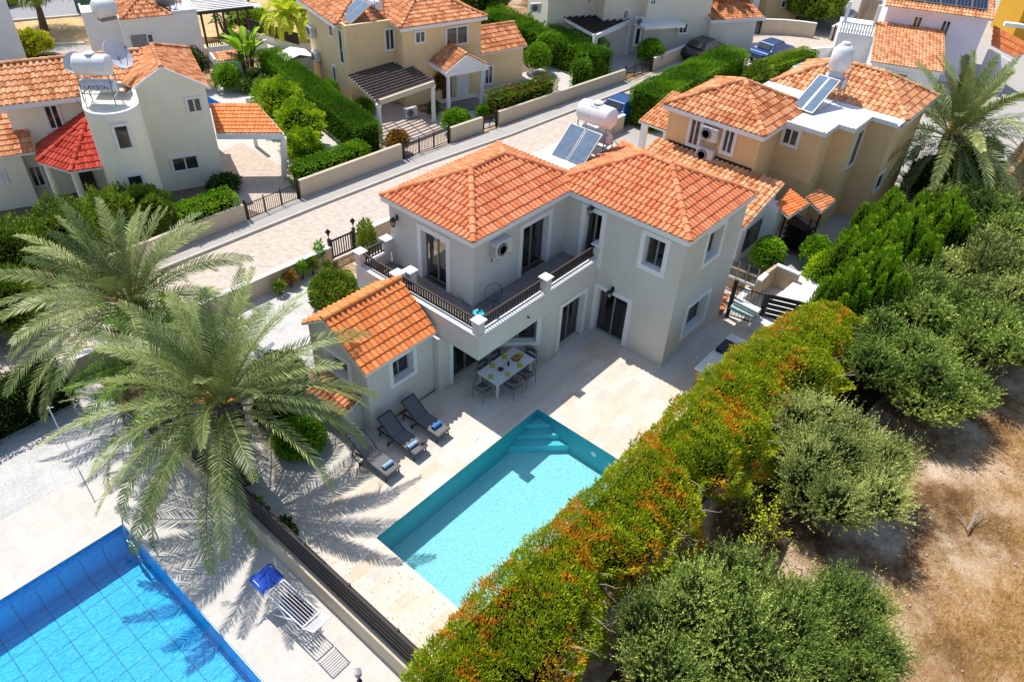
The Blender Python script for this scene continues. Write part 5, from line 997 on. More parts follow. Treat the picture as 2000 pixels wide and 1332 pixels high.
# pale two-storey house top middle
F4 = Frame(50.5, 31.5, -30); H4 = house('house', F4, 'pale cream house with a dark slatted pergola and white pillars at the top middle', group=NH)
L4 = lambda u, v, z: F4.z(u, v, z)
a = L4(*d5(1270, 430), 0); a0 = L4(*d5(1340, 340), 0)
e0 = F4.z(*d5(1640, 420), 0)
walls(H4, [(-5.6, 6.3), (-5.6, 2.6), (-1.6, 2.6), (-1.6, 1.2), (1.6, 1.2), (1.6, .4), (7.2, .4), (7.2, 7), (-5.6, 7)], 0, 5.4, 'pale')
hip(H4, -5.9, 7.5, .0, 8, 5.42, 1.4, 'x', 'tileO', seed=61)
walls(H4, [(7.21, .0), (11.4, .0), (11.4, 4), (7.21, 4)], 0, 2.6, 'pale', name='annex_wall'); tiled('annex_roof', H4, [[Vector((7.0, -.35, 2.62)), Vector((11.8, -.35, 2.62)), Vector((11.8, 3.5, 3.6)), Vector((7.0, 3.5, 3.6))]], [], 'tileO', seed=62); b = MB(); b.box(6.9, -.42, 2.4, 11.85, -.34, 2.64); b.build('fascia', M['white'], H4)
for ax, val, px in ((1, .4, [d5(1460, 0), d5(1500, 0), d5(1500, 38), d5(1462, 42)]), (1, 0, [d5(1690, 200), d5(1760, 190), d5(1760, 265), d5(1690, 278)]), (1, 1.2, [d5(1240, 90), d5(1280, 80), d5(1275, 150), d5(1240, 155)]), (1, 2.6, [d5(1095, 0), d5(1135, 0), d5(1130, 70), d5(1095, 75)]), (1, 2.6, [d5(945, 0), d5(980, 0), d5(975, 25), d5(945, 30)])): fwin(H4, F4, ax, val, px, 2)
fwin(H4, F4, 1, .4, [d5(1335, 230), d5(1375, 230), d5(1370, 360), d5(1335, 370)], 1, tw=.15); b = MB(); pA = F4.on(*d5(1420, 210), 1, -.9); b.box(pA.x, -1.0, 2.45, pA.x+3.4, .38, 2.65); b.build('porch_slab', M['white'], H4)
for px in ((1385, 450), (1580, 380)): w = L4(*d5(*px), 0); b = MB(); b.box(w.x-.17, w.y-.17, 0, w.x+.17, w.y+.17, 2.44); b.build('pillar', M['white'], H4)
p = F4.on(*d5(1365, 170), 1, .3); ac_unit((F4.o.x+p.x*F4.c-p.y*F4.s, F4.o.y+p.x*F4.s+p.y*F4.c, p.z-.3), F4.a, 'white air conditioner beside the slab porch of the pale top-middle house'); p = F4.on(*d5(520, 60), 1, 2.5); ac_unit((F4.o.x+p.x*F4.c-p.y*F4.s, F4.o.y+p.x*F4.s+p.y*F4.c, p.z-.3), F4.a, 'white air conditioner on the blank wall of the pale house above the double hedge')
P4 = empty('pergola', (F4.o.x, F4.o.y, 0), F4.a, 'dark brown slatted pergola with a white beam beside the pale house', 'pergola', 'pergolas'); qg = [L4(*d5(1010, 300), 2.5), L4(*d5(1290, 175), 2.5), L4(*d5(920, 80), 2.5), L4(*d5(750, 155), 2.5)]
b = MB(); b.bar(qg[0], qg[1], .3, .3); b.bar(qg[3], qg[0], .14, .18); b.build('beam', M['white'], P4); b = MB()
for k in range(13): t = (k+.4)/12.6; a = qg[3].lerp(qg[0], t); c = qg[2].lerp(qg[1], t); b.bar(a+Vector((0,0,.12)), c+(c-a)*.04+Vector((0,0,.12)), .07, .16)
b.build('slats', M['dkwood'], P4)
for k_, px in ((1, (1255, 480)),): w = qg[1]; b = MB(); b.box(w.x-.2, w.y-.2, 0, w.x+.1, w.y+.1, 2.4); b.build('post', M['white'], P4)
w = qg[0]; b = MB(); b.box(w.x-.1, w.y-.1, 0, w.x+.2, w.y+.2, 2.4); b.build('post', M['white'], P4)
# yellow-ochre house at the end of the street
F5 = Frame(68.9, 28.9, -35); H5 = house('house', F5, 'yellow-ochre rounded house at the end of the street, top right of centre', group=NH); walls(H5, [(0, 0), (3.0, -.4), (3.6, 5), (-4, 6), (-4, 1.5), (0, 1.5)], 0, 6, 'tan'); walls(H5, [(3.1, 1.2), (9, 1.2), (9, 6), (3.1, 6)], 0, 6, 'pale', name='grey_wall'); tiled('roof', H5, [[Vector((-4.3, -.8, 6.02)), Vector((9.3, -.8, 6.02)), Vector((9.3, 4, 7.3)), Vector((-4.3, 4, 7.3))]], [], 'tileO', seed=65, tw=.3)
fwin(H5, F5, 1, -.25, [d6(705, 10), d6(745, 15), d6(735, 85), d6(700, 85)], 1); fwin(H5, F5, 1, 1.2, [d6(775, 0), d6(830, 0), d6(820, 65), d6(780, 65)], 1)
pc = MB(); w = F5.z(*d6(360, 245), 0); pc.box(w.x-.3, w.y-.3, 0, w.x+.3, w.y+.3, 5); pc.build('pillar', M['white'], H5)
garden_wall([tuple(gp(*d6(x, y), 0)[:2]) for x, y in ((470, 368), (700, 375), (880, 392), (1045, 415))], 1.15, .2, 'wallcream', 'curved cream wall with a small dark letterbox at the street end', cap='white', inner=1)
garden_wall([tuple(gp(*d6(x, y), 0)[:2]) for x, y in ((1000, 695), (1250, 670), (1470, 650))], 1.1, .2, 'white', 'curved white wall behind the flat-topped hedge', cap='white', inner=1)
garden_wall([tuple(gp(*d6(x, y), 0)[:2]) for x, y in ((1235, 445), (1480, 300))], 1.1, .2, 'wallcream', 'cream wall leading up to the stone retaining wall at the top right', cap='white', inner=1)
garden_wall([tuple(gp(*d6(x, y), 0)[:2]) for x, y in ((215, 390), (320, 380))], 1.1, .25, 'wallcream', 'short cream gate wall at the end of the street', cap='white', inner=1)
w0, w1 = gp(*d6(1480, 330), 0), gp(*d6(1830, 360), 0); garden_wall([tuple(w0[:2]), tuple(w1[:2])], 2.6, .3, 'stone' if 'stone' in M else 'oldwall', 'tall rough tan retaining wall at the top right', cap='white', inner=1)
iron_gate(tuple(gp(*d6(1240, 440), 0)[:2]), tuple(gp(*d6(1500, 530), 0)[:2]), 1.1, 'black double gate at the turning circle, top right'); iron_gate(tuple(gp(*d6(330, 385), 0)[:2]), tuple(gp(*d6(455, 372), 0)[:2]), 1.1, 'open dark gate beside the yellow-ochre house')
# white-lilac house top right with photovoltaic roof
F6 = Frame(63.0, 16.9, -70); H6 = house('house', F6, 'pale lilac two-storey house with rooftop solar panels, a balcony and a lower tiled roof', group=NH); l6 = lambda px, z: F6.z(*px, z)
ea, eb = l6(d1(190, 75), 4.8), l6(d1(1610, 265), 4.8); er = l6(d1(1760, 0), 5.6)
yw = (ea.y+eb.y)/2+.35
walls(H6, [(ea.x+.3, yw), (eb.x-.25, yw), (eb.x-.25, yw+6.5), (ea.x+.3, yw+6.5)], 0, 4.75, 'lilac'); tiled('roof', H6, [[Vector((ea.x, yw-.35, 4.8)), Vector((eb.x, yw-.35, 4.8)), Vector((eb.x, yw+3.6, 6.3)), Vector((ea.x, yw+3.6, 6.3))], [Vector((eb.x, yw+7.3, 4.8)), Vector((ea.x, yw+7.3, 4.8)), Vector((ea.x, yw+3.6, 6.3)), Vector((eb.x, yw+3.6, 6.3))]], [], 'tileP', seed=71, tw=.23, amp=.05)
gb = MB(); gb.add([(eb.x-.25, yw, 4.75), (eb.x-.25, yw+7, 4.75), (eb.x-.25, yw+3.6, 6.2)], [(0, 1, 2)]); gb.build('gable_wall', M['lilac'], H6)
pvt = empty('solar_array', (F6.o.x, F6.o.y, 0), F6.a, 'dark photovoltaic panels covering the tiled roof at the top right', 'solar panels'); sl_ = Vector((0, 3.95, 1.5)).normalized(); nx = int((eb.x-ea.x-.9)/1.05)
for j in range(2):
    for i in range(nx):
        a = Vector((ea.x+.55+i*1.05, yw-.35, 4.8))+sl_*(.85+j*1.72)+Vector((0, -.05, .16)); b = MB(); b.slab([a, a+Vector((1.0, 0, 0)), a+Vector((1.0, 0, 0))+sl_*1.66, a+sl_*1.66], .04); pn = b.build('panel', M['steel'], pvt)
        g = MB(); nn = Vector((0, -.35, .93))*.006
        for u in range(4):
            for v in range(6): c = a+Vector((.03+u*.238, 0, 0))+sl_*(.03+v*.268)+nn; g.add([c, c+Vector((.22, 0, 0)), c+Vector((.22, 0, 0))+sl_*.25, c+sl_*.25], [(0,1,2,3)])
        g.build('cells', M['pv'], pn)
for px in ([d1(580, 212), d1(690, 228), d1(610, 445), d1(510, 430)], [d1(950, 265), d1(1058, 283), d1(975, 503), d1(868, 487)]): fwin(H6, F6, 1, yw, px, 2, tw=.05, bars=0)
la, lb_, lc, ld = l6(d1(0, 800), 2.55), l6(d1(970, 955), 2.55), l6(d1(1150, 650), 3.65), l6(d1(180, 510), 3.65)
ly = yw-3.2; tiled('low_roof', H6, [[Vector((la.x, (la.y+lb_.y)/2, 2.55)), Vector((lb_.x, (la.y+lb_.y)/2, 2.55)), Vector((lb_.x, yw-.01, 3.6)), Vector((la.x, yw-.01, 3.6))]], [], 'tileP', seed=72, tw=.23, amp=.05)
yl = (la.y+lb_.y)/2+.3; walls(H6, [(la.x+.2, yl), (lb_.x-.2, yl), (lb_.x-.2, yw-.02), (la.x+.2, yw-.02)], 0, 2.5, 'white', name='low_wall'); fwin(H6, F6, 1, yl, [d1(185, 905), d1(320, 935), d1(300, 1000), d1(165, 960)], 1); fwin(H6, F6, 1, yl, [d1(345, 945), d1(485, 970), d1(470, 1060), d1(330, 1020)], 1)
bx = MB(); bx.box(ea.x-2.6, yw-.6, 0, ea.x+.28, yw+4, 2.6); bx.build('balcony_base', M['white'], H6); bx = MB()
for k in range(14): bx.lathe([(.05, 2.6), (.09, 2.8), (.05, 3.0), (.08, 3.3)], (ea.x-2.5+k*.2, yw-.5, 0), 6)
bx.bar((ea.x-2.6, yw-.5, 3.35), (ea.x+.2, yw-.5, 3.35), .16, .08); bx.build('balustrade', M['white'], H6); bx = MB()
for x in (ea.x-2.4, ea.x-.3): bx.box(x-.12, yw-.62, 3.4, x+.12, yw-.38, 4.8)
bx.build('balcony_column', M['white'], H6)
# deep ochre house at the right edge
w = gp(*d1(1690, 380), 0); F7 = Frame(w.x-6, w.y-2.0, -65); H7 = house('house', F7, 'deep ochre-yellow house wall with an orange lower roof at the right edge', group=NH); walls(H7, [(0, 0), (14, 0), (14, 7), (0, 7)], 0, 6.6, 'ochre'); hip(H7, -.4, 14.4, -.4, 7.4, 6.62, 1.5, 'x', 'tileO', seed=77, tw=.3, ch=.45); [window(H7, (0, 0), (14, 0), x_, x_+1.2, 4.0, 5.2, depth=-.055, tw=.07, frame='wframe', glass='dglass', proud=.07) for x_ in (3.0, 8.0, 11.5)]
g7 = [F7.z(*d1(1575, 580), 2.6), F7.z(*d1(1900, 750), 2.6), F7.z(*d1(2150, 620), 3.6), F7.z(*d1(1650, 350), 3.6)]; tiled('low_roof', H7, [[g7[0], g7[1], g7[2], g7[3]]], [], 'tileA', seed=75, tw=.25); b = MB(); b.bar(g7[0]-Vector((0,0,1.5)), g7[1]-Vector((0,0,1.5)), .2, 2.3); b.build('low_wall', M['white'], H7)
b = MB(); b.obox(tuple(F7.on(*d1(1960, 340), 1, -.3)), (2.6, .5, .3)); b.build('window_ledge', M['white'], H7)
# cars
def car(loc, rz, label, paint, group=None, s=1.0):
    r = empty('parked_car', loc, rz, label, 'car', 'parked cars'); r.scale = (s,)*3
    side = [(-2.0, .35), (-2.05, .7), (-1.85, .95), (-1.35, 1.0), (-.95, 1.42), (.35, 1.46), (.95, 1.05), (1.75, .92), (2.05, .7), (2.08, .38)]
    b = MB(); n = len(side)
    prof = [(.70, .0), (.84, 0), (.84, 0), (.70, 0)]
    vs = []
    for k, w_ in enumerate((-.86, -.80, .80, .86)):
        for (x, z) in side: ins = .20 if z > 1.1 else 0; vs.append((x, (abs(w_)-ins)*(1 if w_ > 0 else -1), z if k in (0, 3) else z+.02))
    fs = []
    for k in range(3):
        for i in range(n): fs.append((k*n+i, k*n+(i+1) % n, (k+1)*n+(i+1) % n, (k+1)*n+i))
    fs += [tuple(range(n))[::-1], tuple(range(3*n, 4*n))]; b.add(vs, fs); body = b.build('body', paint, r, bev=.05)
    g = MB(); g.slab([(-1.38, -.60, 1.09), (-1.38, .60, 1.09), (-1.05, .56, 1.42), (-1.05, -.56, 1.42)][::-1], .03, (.7, 0, -.7)); g.slab([(.44, -.56, 1.49), (.44, .56, 1.49), (.97, .62, 1.12), (.97, -.62, 1.12)], .03, (-.7,0,-.7))
    for sgn in (-1, 1): g.add([(-1.15, sgn*.80, 1.06), (.75, sgn*.80, 1.06), (.30, sgn*.672, 1.40), (-.88, sgn*.672, 1.40)], [(0,1,2,3)])
    g.build('windows', M['dglass'], body)
    for x in (-1.3, 1.3):
        for y in (-.82, .82): w_ = MB(); w_.lathe([(.0, -.1), (.3, -.1), (.33, -.07), (.33, .07), (.3, .1), (.0, .1)], (x, y, .33), 18, 'y'); w_.build('wheel', M['black'], r)
    for y in (-.62, .62): h_ = MB(); h_.obox((2.05, y, .72), (.06, .3, .14)); h_.build('headlight', M['wframe'], r); h_ = MB(); h_.obox((-2.03, y, .78), (.06, .25, .16)); h_.build('tail_light', M['dkred'], r)
    return r
def paint(name, c): m, nt, b = new_mat(name); b.inputs['Base Color'].default_value = (*c, 1); b.inputs['Metallic'].default_value = .2; b.inputs['Roughness'].default_value = .4; b.inputs['Coat Weight'].default_value = .6; return m
PB, PK, PW = paint('blue_car_paint', (.005, .06, .22)), paint('black_car_paint', (.015, .016, .02)), paint('silver_car_paint', (.55, .56, .58))
car((40.7, 25.0, 0), math.radians(3), 'blue car parked by the tall hedge behind the villa roof tank', PB); car((59.4, 23.6, 0), math.radians(-8), 'blue car parked beyond the flat-topped hedge near the turning circle', PB); car((55.6, 27.6, 0), math.radians(-3), 'black car parked against the white-capped wall', PK)
w = gp(512, 52, 0); car((w.x, w.y+1, 0), math.radians(70), 'white car behind the fountain-like yellow palms at the top left', PW); w = gp(1570, 178, 0); r_ = car((w.x+1.0, w.y+.6, 0), math.radians(-5), 'pale blue covered car tucked under the flat-topped hedge', paint('pale_blue_paint', (.30, .50, .65)))
# background road, dry lot, bins
pR = [gp(u, v, .0) for u, v in ((-300, 128), (-300, 55), (-20, 44), (145, 36), (600, 10), (600, -80), (-300, -80))]
ribbon('road', [(-60, 66), (-30, 69), (21, 70), (26, 67.8), (60, 60), (100, 95), (-60, 120)], .0, 'asphalt'); ribbon('dry_lot', [(-30, 62.0), (18, 64.4), (24, 61), (34, 54), (46, 48), (70, 50), (62, 60), (25.5, 68), (20.5, 69.8), (-30, 68)], .004, 'straw')
strip('kerb', [(-30, 68.2), (20.6, 70.0), (25.6, 67.9), (62, 59.5)], .3, 0, .12, 'kerb'); strip('kerb', [(-30, 63.6), (18, 63.9), (22.6, 61.0)], .3, 0, .12, 'kerb'); ribbon('path', [(-30, 60), (18, 61.5), (23, 58.5), (22.6, 61.0), (18, 63.9), (-30, 63.6)], .006, 'walkway')
garden_wall([(-10, 41), (9.5, 44.8)], 2.6, .3, 'white', 'tall white wall slice at the left edge of the photo', cat='wall') if 0 else None
wv = gp(8, 110, 0); HL = empty('house', (wv.x-4.4, wv.y-1, 0), 0, 'white wall of a house cut by the upper left edge', 'house', NH); walls(HL, [(0, 0), (5.0, -1.6), (5.6, 3), (0, 4)], 0, 4.6, 'white')
M['binG'] = plain('green_bin', (.015, .10, .08), .5)
for u, v, m_, lb in ((508/2.96, 88/2.96*.9, 'binG', 'dark green waste container at the top left road edge'), (18, 11, 'black', 'black waste bin by the road at the top left corner')):
    w = gp(u, v, 0); r = empty('waste_bin', (w.x, w.y, 0), .2, lb, 'waste bin'); b = MB(); b.slab([(-.6, -.5, 1.2), (.6, -.5, 1.2), (.6, .5, 1.2), (-.6, .5, 1.2)], 1.15); b.build('body', M[m_], r, bev=.05); b = MB(); b.slab([(-.66, -.56, 1.28), (.66, -.56, 1.28), (.66, .56, 1.36), (-.66, .56, 1.36)], .07); b.build('lid', M[m_], r)
# low walls / brown fence panels behind the tall hedge
garden_wall([(32.4, 55.0), (33.0, 50.2), (35.2, 47.5)], .55, .2, 'white', 'low white wall with brown fence panels behind the tall hedge, top left', cat='wall'); bf2 = empty('panel_fence', (32.5, 55, 0), math.radians(-83), 'brown woven fence panels on the low white wall at the top left', 'fence'); b = MB()
for k in range(3): b.box(.1+k*2.0, -.05, .55, 1.9+k*2.0, 0, 1.4)
b.build('panels', M['dkwood'], bf2)
ribbon('yard', [(33.2, 55), (33.2, 50), (36, 46), (31, 44.5), (30.2, 45), (28.5, 47), (31, 50.5)], .003, 'pooldeck')
sheet('yard', 36, 50, 33, 52, [], .001, 'soil'); sheet('yard', 8, 17.3, 30.6, 60, [(8, 8, 30, 30)], .001, 'soil'); ribbon('yard', [(49, 28.9), (60, 28.4), (62, 33), (52, 36), (46, 32)], .006, 'pooldeck'); sheet('yard', 60, 110, 5, 60, [], -.005, 'walkway')
# ================================================================== vegetation
FO = {}
FO['mixed'] = foliage('cypress_hedge_with_dry_tips', [(0, (.07, .12, .012)), (.3, (.25, .32, .02)), (.6, (.50, .52, .045)), (.72, (.62, .48, .07)), (.79, (.78, .36, .05)), (1, (.85, .24, .03))], .4, .8, amp=0)
FO['clip'] = foliage('clipped_hedge_green', [(0, (.04, .10, .01)), (.5, (.12, .26, .018)), (1, (.28, .44, .035))], .3, .7, amp=.5)
FO['bright'] = foliage('bright_green_leaves', [(0, (.05, .12, .01)), (.5, (.15, .31, .02)), (1, (.36, .50, .05))], .4, 1.2, amp=.5)
FO['lemon'] = foliage('yellow_green_leaves', [(0, (.08, .16, .015)), (.5, (.26, .40, .02)), (1, (.60, .62, .05))], .4, 1.5, amp=.6)
FO['dark'] = foliage('dark_green_leaves', [(0, (.015, .035, .008)), (.5, (.045, .09, .02)), (1, (.12, .20, .04))], .25, 1.0, amp=.5)
FO['conifer'] = foliage('conifer_sprays', [(0, (.04, .10, .01)), (.5, (.14, .27, .02)), (1, (.36, .48, .04))], .25, .7, amp=.6)
FO['pine'] = foliage('pine_green', [(0, (.05, .09, .015)), (.5, (.17, .24, .035)), (1, (.36, .42, .08))], .25, .7, amp=.6)
FO['olive'] = foliage('olive_leaves', [(0, (.04, .065, .025)), (.4, (.13, .19, .07)), (.75, (.30, .37, .13)), (1, (.58, .60, .30))], .2, .8, .5, amp=.5)
FO['olive2'] = foliage('pale_olive_leaves', [(0, (.06, .085, .04)), (.45, (.23, .265, .13)), (.8, (.45, .47, .25)), (1, (.64, .63, .42))], .2, .8, .5, amp=.5)
FO['palm'] = foliage('palm_fronds', [(0, (.03, .06, .035)), (.4, (.11, .14, .085)), (.75, (.25, .28, .18)), (1, (.56, .55, .38))], .2, .5, .36, amp=.35)
FO['rib'] = foliage('palm_midribs', [(0, (.16, .17, .07)), (1, (.34, .33, .16))], .1, .5)
FO['palmy'] = foliage('young_palm_fronds', [(0, (.03, .09, .015)), (.5, (.09, .19, .04)), (1, (.28, .36, .10))], .3, .6, .4, amp=.45)
FO['oldfrond'] = foliage('dry_palm_fronds', [(0, (.20, .13, .05)), (.5, (.42, .30, .13)), (1, (.60, .46, .25))], .2, 1, amp=.5)
FO['areca'] = foliage('yellow_areca', [(0, (.16, .22, .02)), (.5, (.42, .48, .04)), (1, (.72, .66, .08))], .4, 1, amp=.6)
FO['redfl'] = foliage('green_leaves_with_red_blooms', [(0, (.03, .07, .01)), (.45, (.11, .20, .03)), (.74, (.26, .30, .05)), (.82, (.55, .12, .02)), (1, (.75, .07, .02))], .3, 1, amp=0)
FO['rust'] = foliage('rusty_leaves', [(0, (.10, .05, .015)), (.5, (.30, .14, .03)), (1, (.48, .28, .05))], .3, 1.5)
FO['flower'] = plain('red_petals', (.75, .04, .02), .6, var=.2); FO['pink'] = plain('pink_petals', (.70, .20, .22), .6, var=.3); FO['yellow'] = plain('yellow_blossom', (.80, .66, .03), .6, var=.3)
M['bark'] = plain('bark', (.12, .09, .065), .95, var=.4, sc=8, bs=.8); M['palmbark'] = plain('palm_trunk', (.10, .078, .062), .95, var=.5, sc=7, bs=.6); M['twig'] = plain('bleached_twigs', (.34, .29, .24), .9, var=.3, sc=8); M['hedge_shade'] = plain('painted_hedge_shade', (.06, .04, .026), 1, spec=0, var=.6, bs=.6, sc=2.5); M['inner'] = plain('inner_shade', (.010, .014, .005), 1, spec=0, var=.4, sc=5); M['stalk'] = plain('orange_palm_stalk', (.55, .27, .06), .7, var=.3, sc=8)  # near-black ground and plant-core colours are painted-in shade
def leaf_mesh(name, P, D, ln, wd, var, mat, parent): V, F = leaf_quads(P, D, ln, wd); return np_mesh(name, V, F, var, mat, parent)
def clump_var(P, f, seed, rnd=.35, base=.45, amp=.28): return np.clip(base+amp*vnoise(P, f, seed)+rng.uniform(-rnd, rnd, len(P)), 0, 1)
def ell_points(c, r, n, lump=.16, f=2.2, seed=0, depth=.3, low=-.75):
    d = rand_unit(int(n*1.3)); d = d[d[:, 2] > low][:n]; R = np.array(r); b = d*R; s = 1+lump*vnoise(b+np.array(c), f/np.mean(R)*1.6, seed)-depth*rng.random(len(d))**2.2
    return np.array(c)+b*s[:, None], d/np.linalg.norm(d, axis=1)[:, None], s
def bush(loc, r, label, mat='dark', n=2500, leaf=(.10, .045), cat='bush', group=None, name='bush', z=None, lump=.14, seed=None, core=True, up=.35, low=-.55, flowers=None, trunk=0.0, depth=.28, rnd=.3, pieces=None):
    """a rounded plant: leaf mass with an uneven outline; r radii"""
    root = empty(name, (loc[0], loc[1], loc[2] if len(loc) > 2 else 0), 0, label, cat, group); seed = seed if seed is not None else random.randrange(9999); Ps = []; Ds = []
    cz = (r[2]*.95 if z is None else z); bl = pieces or [((0, 0, cz), r)]; tot = sum(q[1][0]*q[1][2] for q in bl)
    for c, rr in bl: p, d, s = ell_points(c, rr, int(n*rr[0]*rr[2]/tot), lump, 3.0, seed, depth, low); Ps.append(p); Ds.append(d)
    P = np.concatenate(Ps); D = np.concatenate(Ds); k = P[:, 2] > .02; P = P[k]; D = D[k]; dr = D*.8+rand_unit(len(P))*.75+np.array([0, 0, up])
    leaf_mesh('foliage', P, dr, leaf[0]*rng.uniform(.6, 1.3, len(P)), leaf[1]*rng.uniform(.7, 1.2, len(P)), clump_var(P, 3.2/max(r), seed, rnd), FO[mat], root)
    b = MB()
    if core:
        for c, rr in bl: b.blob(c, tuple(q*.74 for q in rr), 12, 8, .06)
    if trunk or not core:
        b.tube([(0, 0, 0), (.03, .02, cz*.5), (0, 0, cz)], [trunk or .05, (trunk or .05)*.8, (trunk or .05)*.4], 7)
    b.build('branch_or_shade_core', M['inner' if core else 'bark'], root)  # solid near-black core stands in for shade inside the plant
    if flowers:
        fm, nf, sz = flowers; i = rng.choice(len(P), nf); d = D[i]*.5+rand_unit(nf)*.6+np.array([0,0,.4]); leaf_mesh('blossoms', P[i]+D[i]*.04, d, sz*rng.uniform(.7, 1.3, nf), sz*.9, rng.random(nf), FO[fm], root)
    return root
def hedge(pts, w, h, label, mat='clip', dens=260, leaf=(.10, .04), lump=.07, f=1.6, cat='hedge', group='clipped hedges', z0=0, fuzz=.25, var=None, wfun=None, seed=None, topup=.8, name='hedge', taper=.0, round_=.12):
    """a long hedge along pts with flat top"""
    seed = seed if seed is not None else random.randrange(9999); o = Vector((*pts[0], z0)); root = empty(name, o, 0, label, cat, group); Ps = []; Ds = []; core = MB()
    for (a, b), (c, d) in zip(pts, pts[1:]):
        A = np.array([a-o.x, b-o.y]); Bv = np.array([c-a, d-b]); Ln = np.linalg.norm(Bv); t = Bv/Ln; nrm = np.array([-t[1], t[0]])
        def emit(n, s, q, z, nx, nz, ns): # arrays
            xy = A+np.outer(s, t)+np.outer(q, nrm); Ps.append(np.column_stack([xy, z])); Ds.append(np.column_stack([np.outer(ns, t)+np.outer(nx, nrm), nz]))
        n = int(Ln*w*dens*1.25); s = rng.uniform(0, Ln, n); q = rng.uniform(-w/2, w/2, n); e = np.abs(q)/(w/2); emit(n, s, q, h-round_*e**4-rng.random(n)**2*fuzz*.4, np.zeros(n), np.ones(n), np.zeros(n))
        for sg in (-1, 1):
            n = int(Ln*h*dens*.8); s = rng.uniform(0, Ln, n); z = rng.uniform(0, h, n); emit(n, s, sg*(w/2-taper*(z/h)-rng.random(n)**2*fuzz*.4), z, sg*np.ones(n), np.zeros(n)+.1, np.zeros(n))
        for sg, s0 in ((-1, 0), (1, Ln)): n = int(w*h*dens); z = rng.uniform(0, h, n); q = rng.uniform(-w/2, w/2, n); emit(n, np.full(n, s0)-sg*rng.random(n)**2*fuzz*.4, q, z, np.zeros(n), np.zeros(n)+.1, sg*np.ones(n))
        ins = .13+lump*.6; p0 = A+t*ins; p1 = A+t*(Ln-ins); k = w/2-ins; core.prism([tuple(p0-nrm*k), tuple(p1-nrm*k), tuple(p1+nrm*k), tuple(p0+nrm*k)], 0, h-ins)
    P = np.concatenate(Ps); D = np.concatenate(Ds); P = P+D*(lump*vnoise(P, f, seed)+lump*.5*vnoise(P, f*3, seed+1))[:, None]; dr = D*.9+rand_unit(len(P))*.7+np.array([0, 0, 1])*topup*.5
    va = var(P) if var else clump_var(P, .9, seed, .3)
    leaf_mesh('foliage', P, dr, leaf[0]*rng.uniform(.6, 1.35, len(P)), leaf[1]*rng.uniform(.7, 1.2, len(P)), va, FO[mat], root); core.build('branch_or_shade_core', M['inner'], root); return root  # core box coloured near-black as the shade behind the leaves
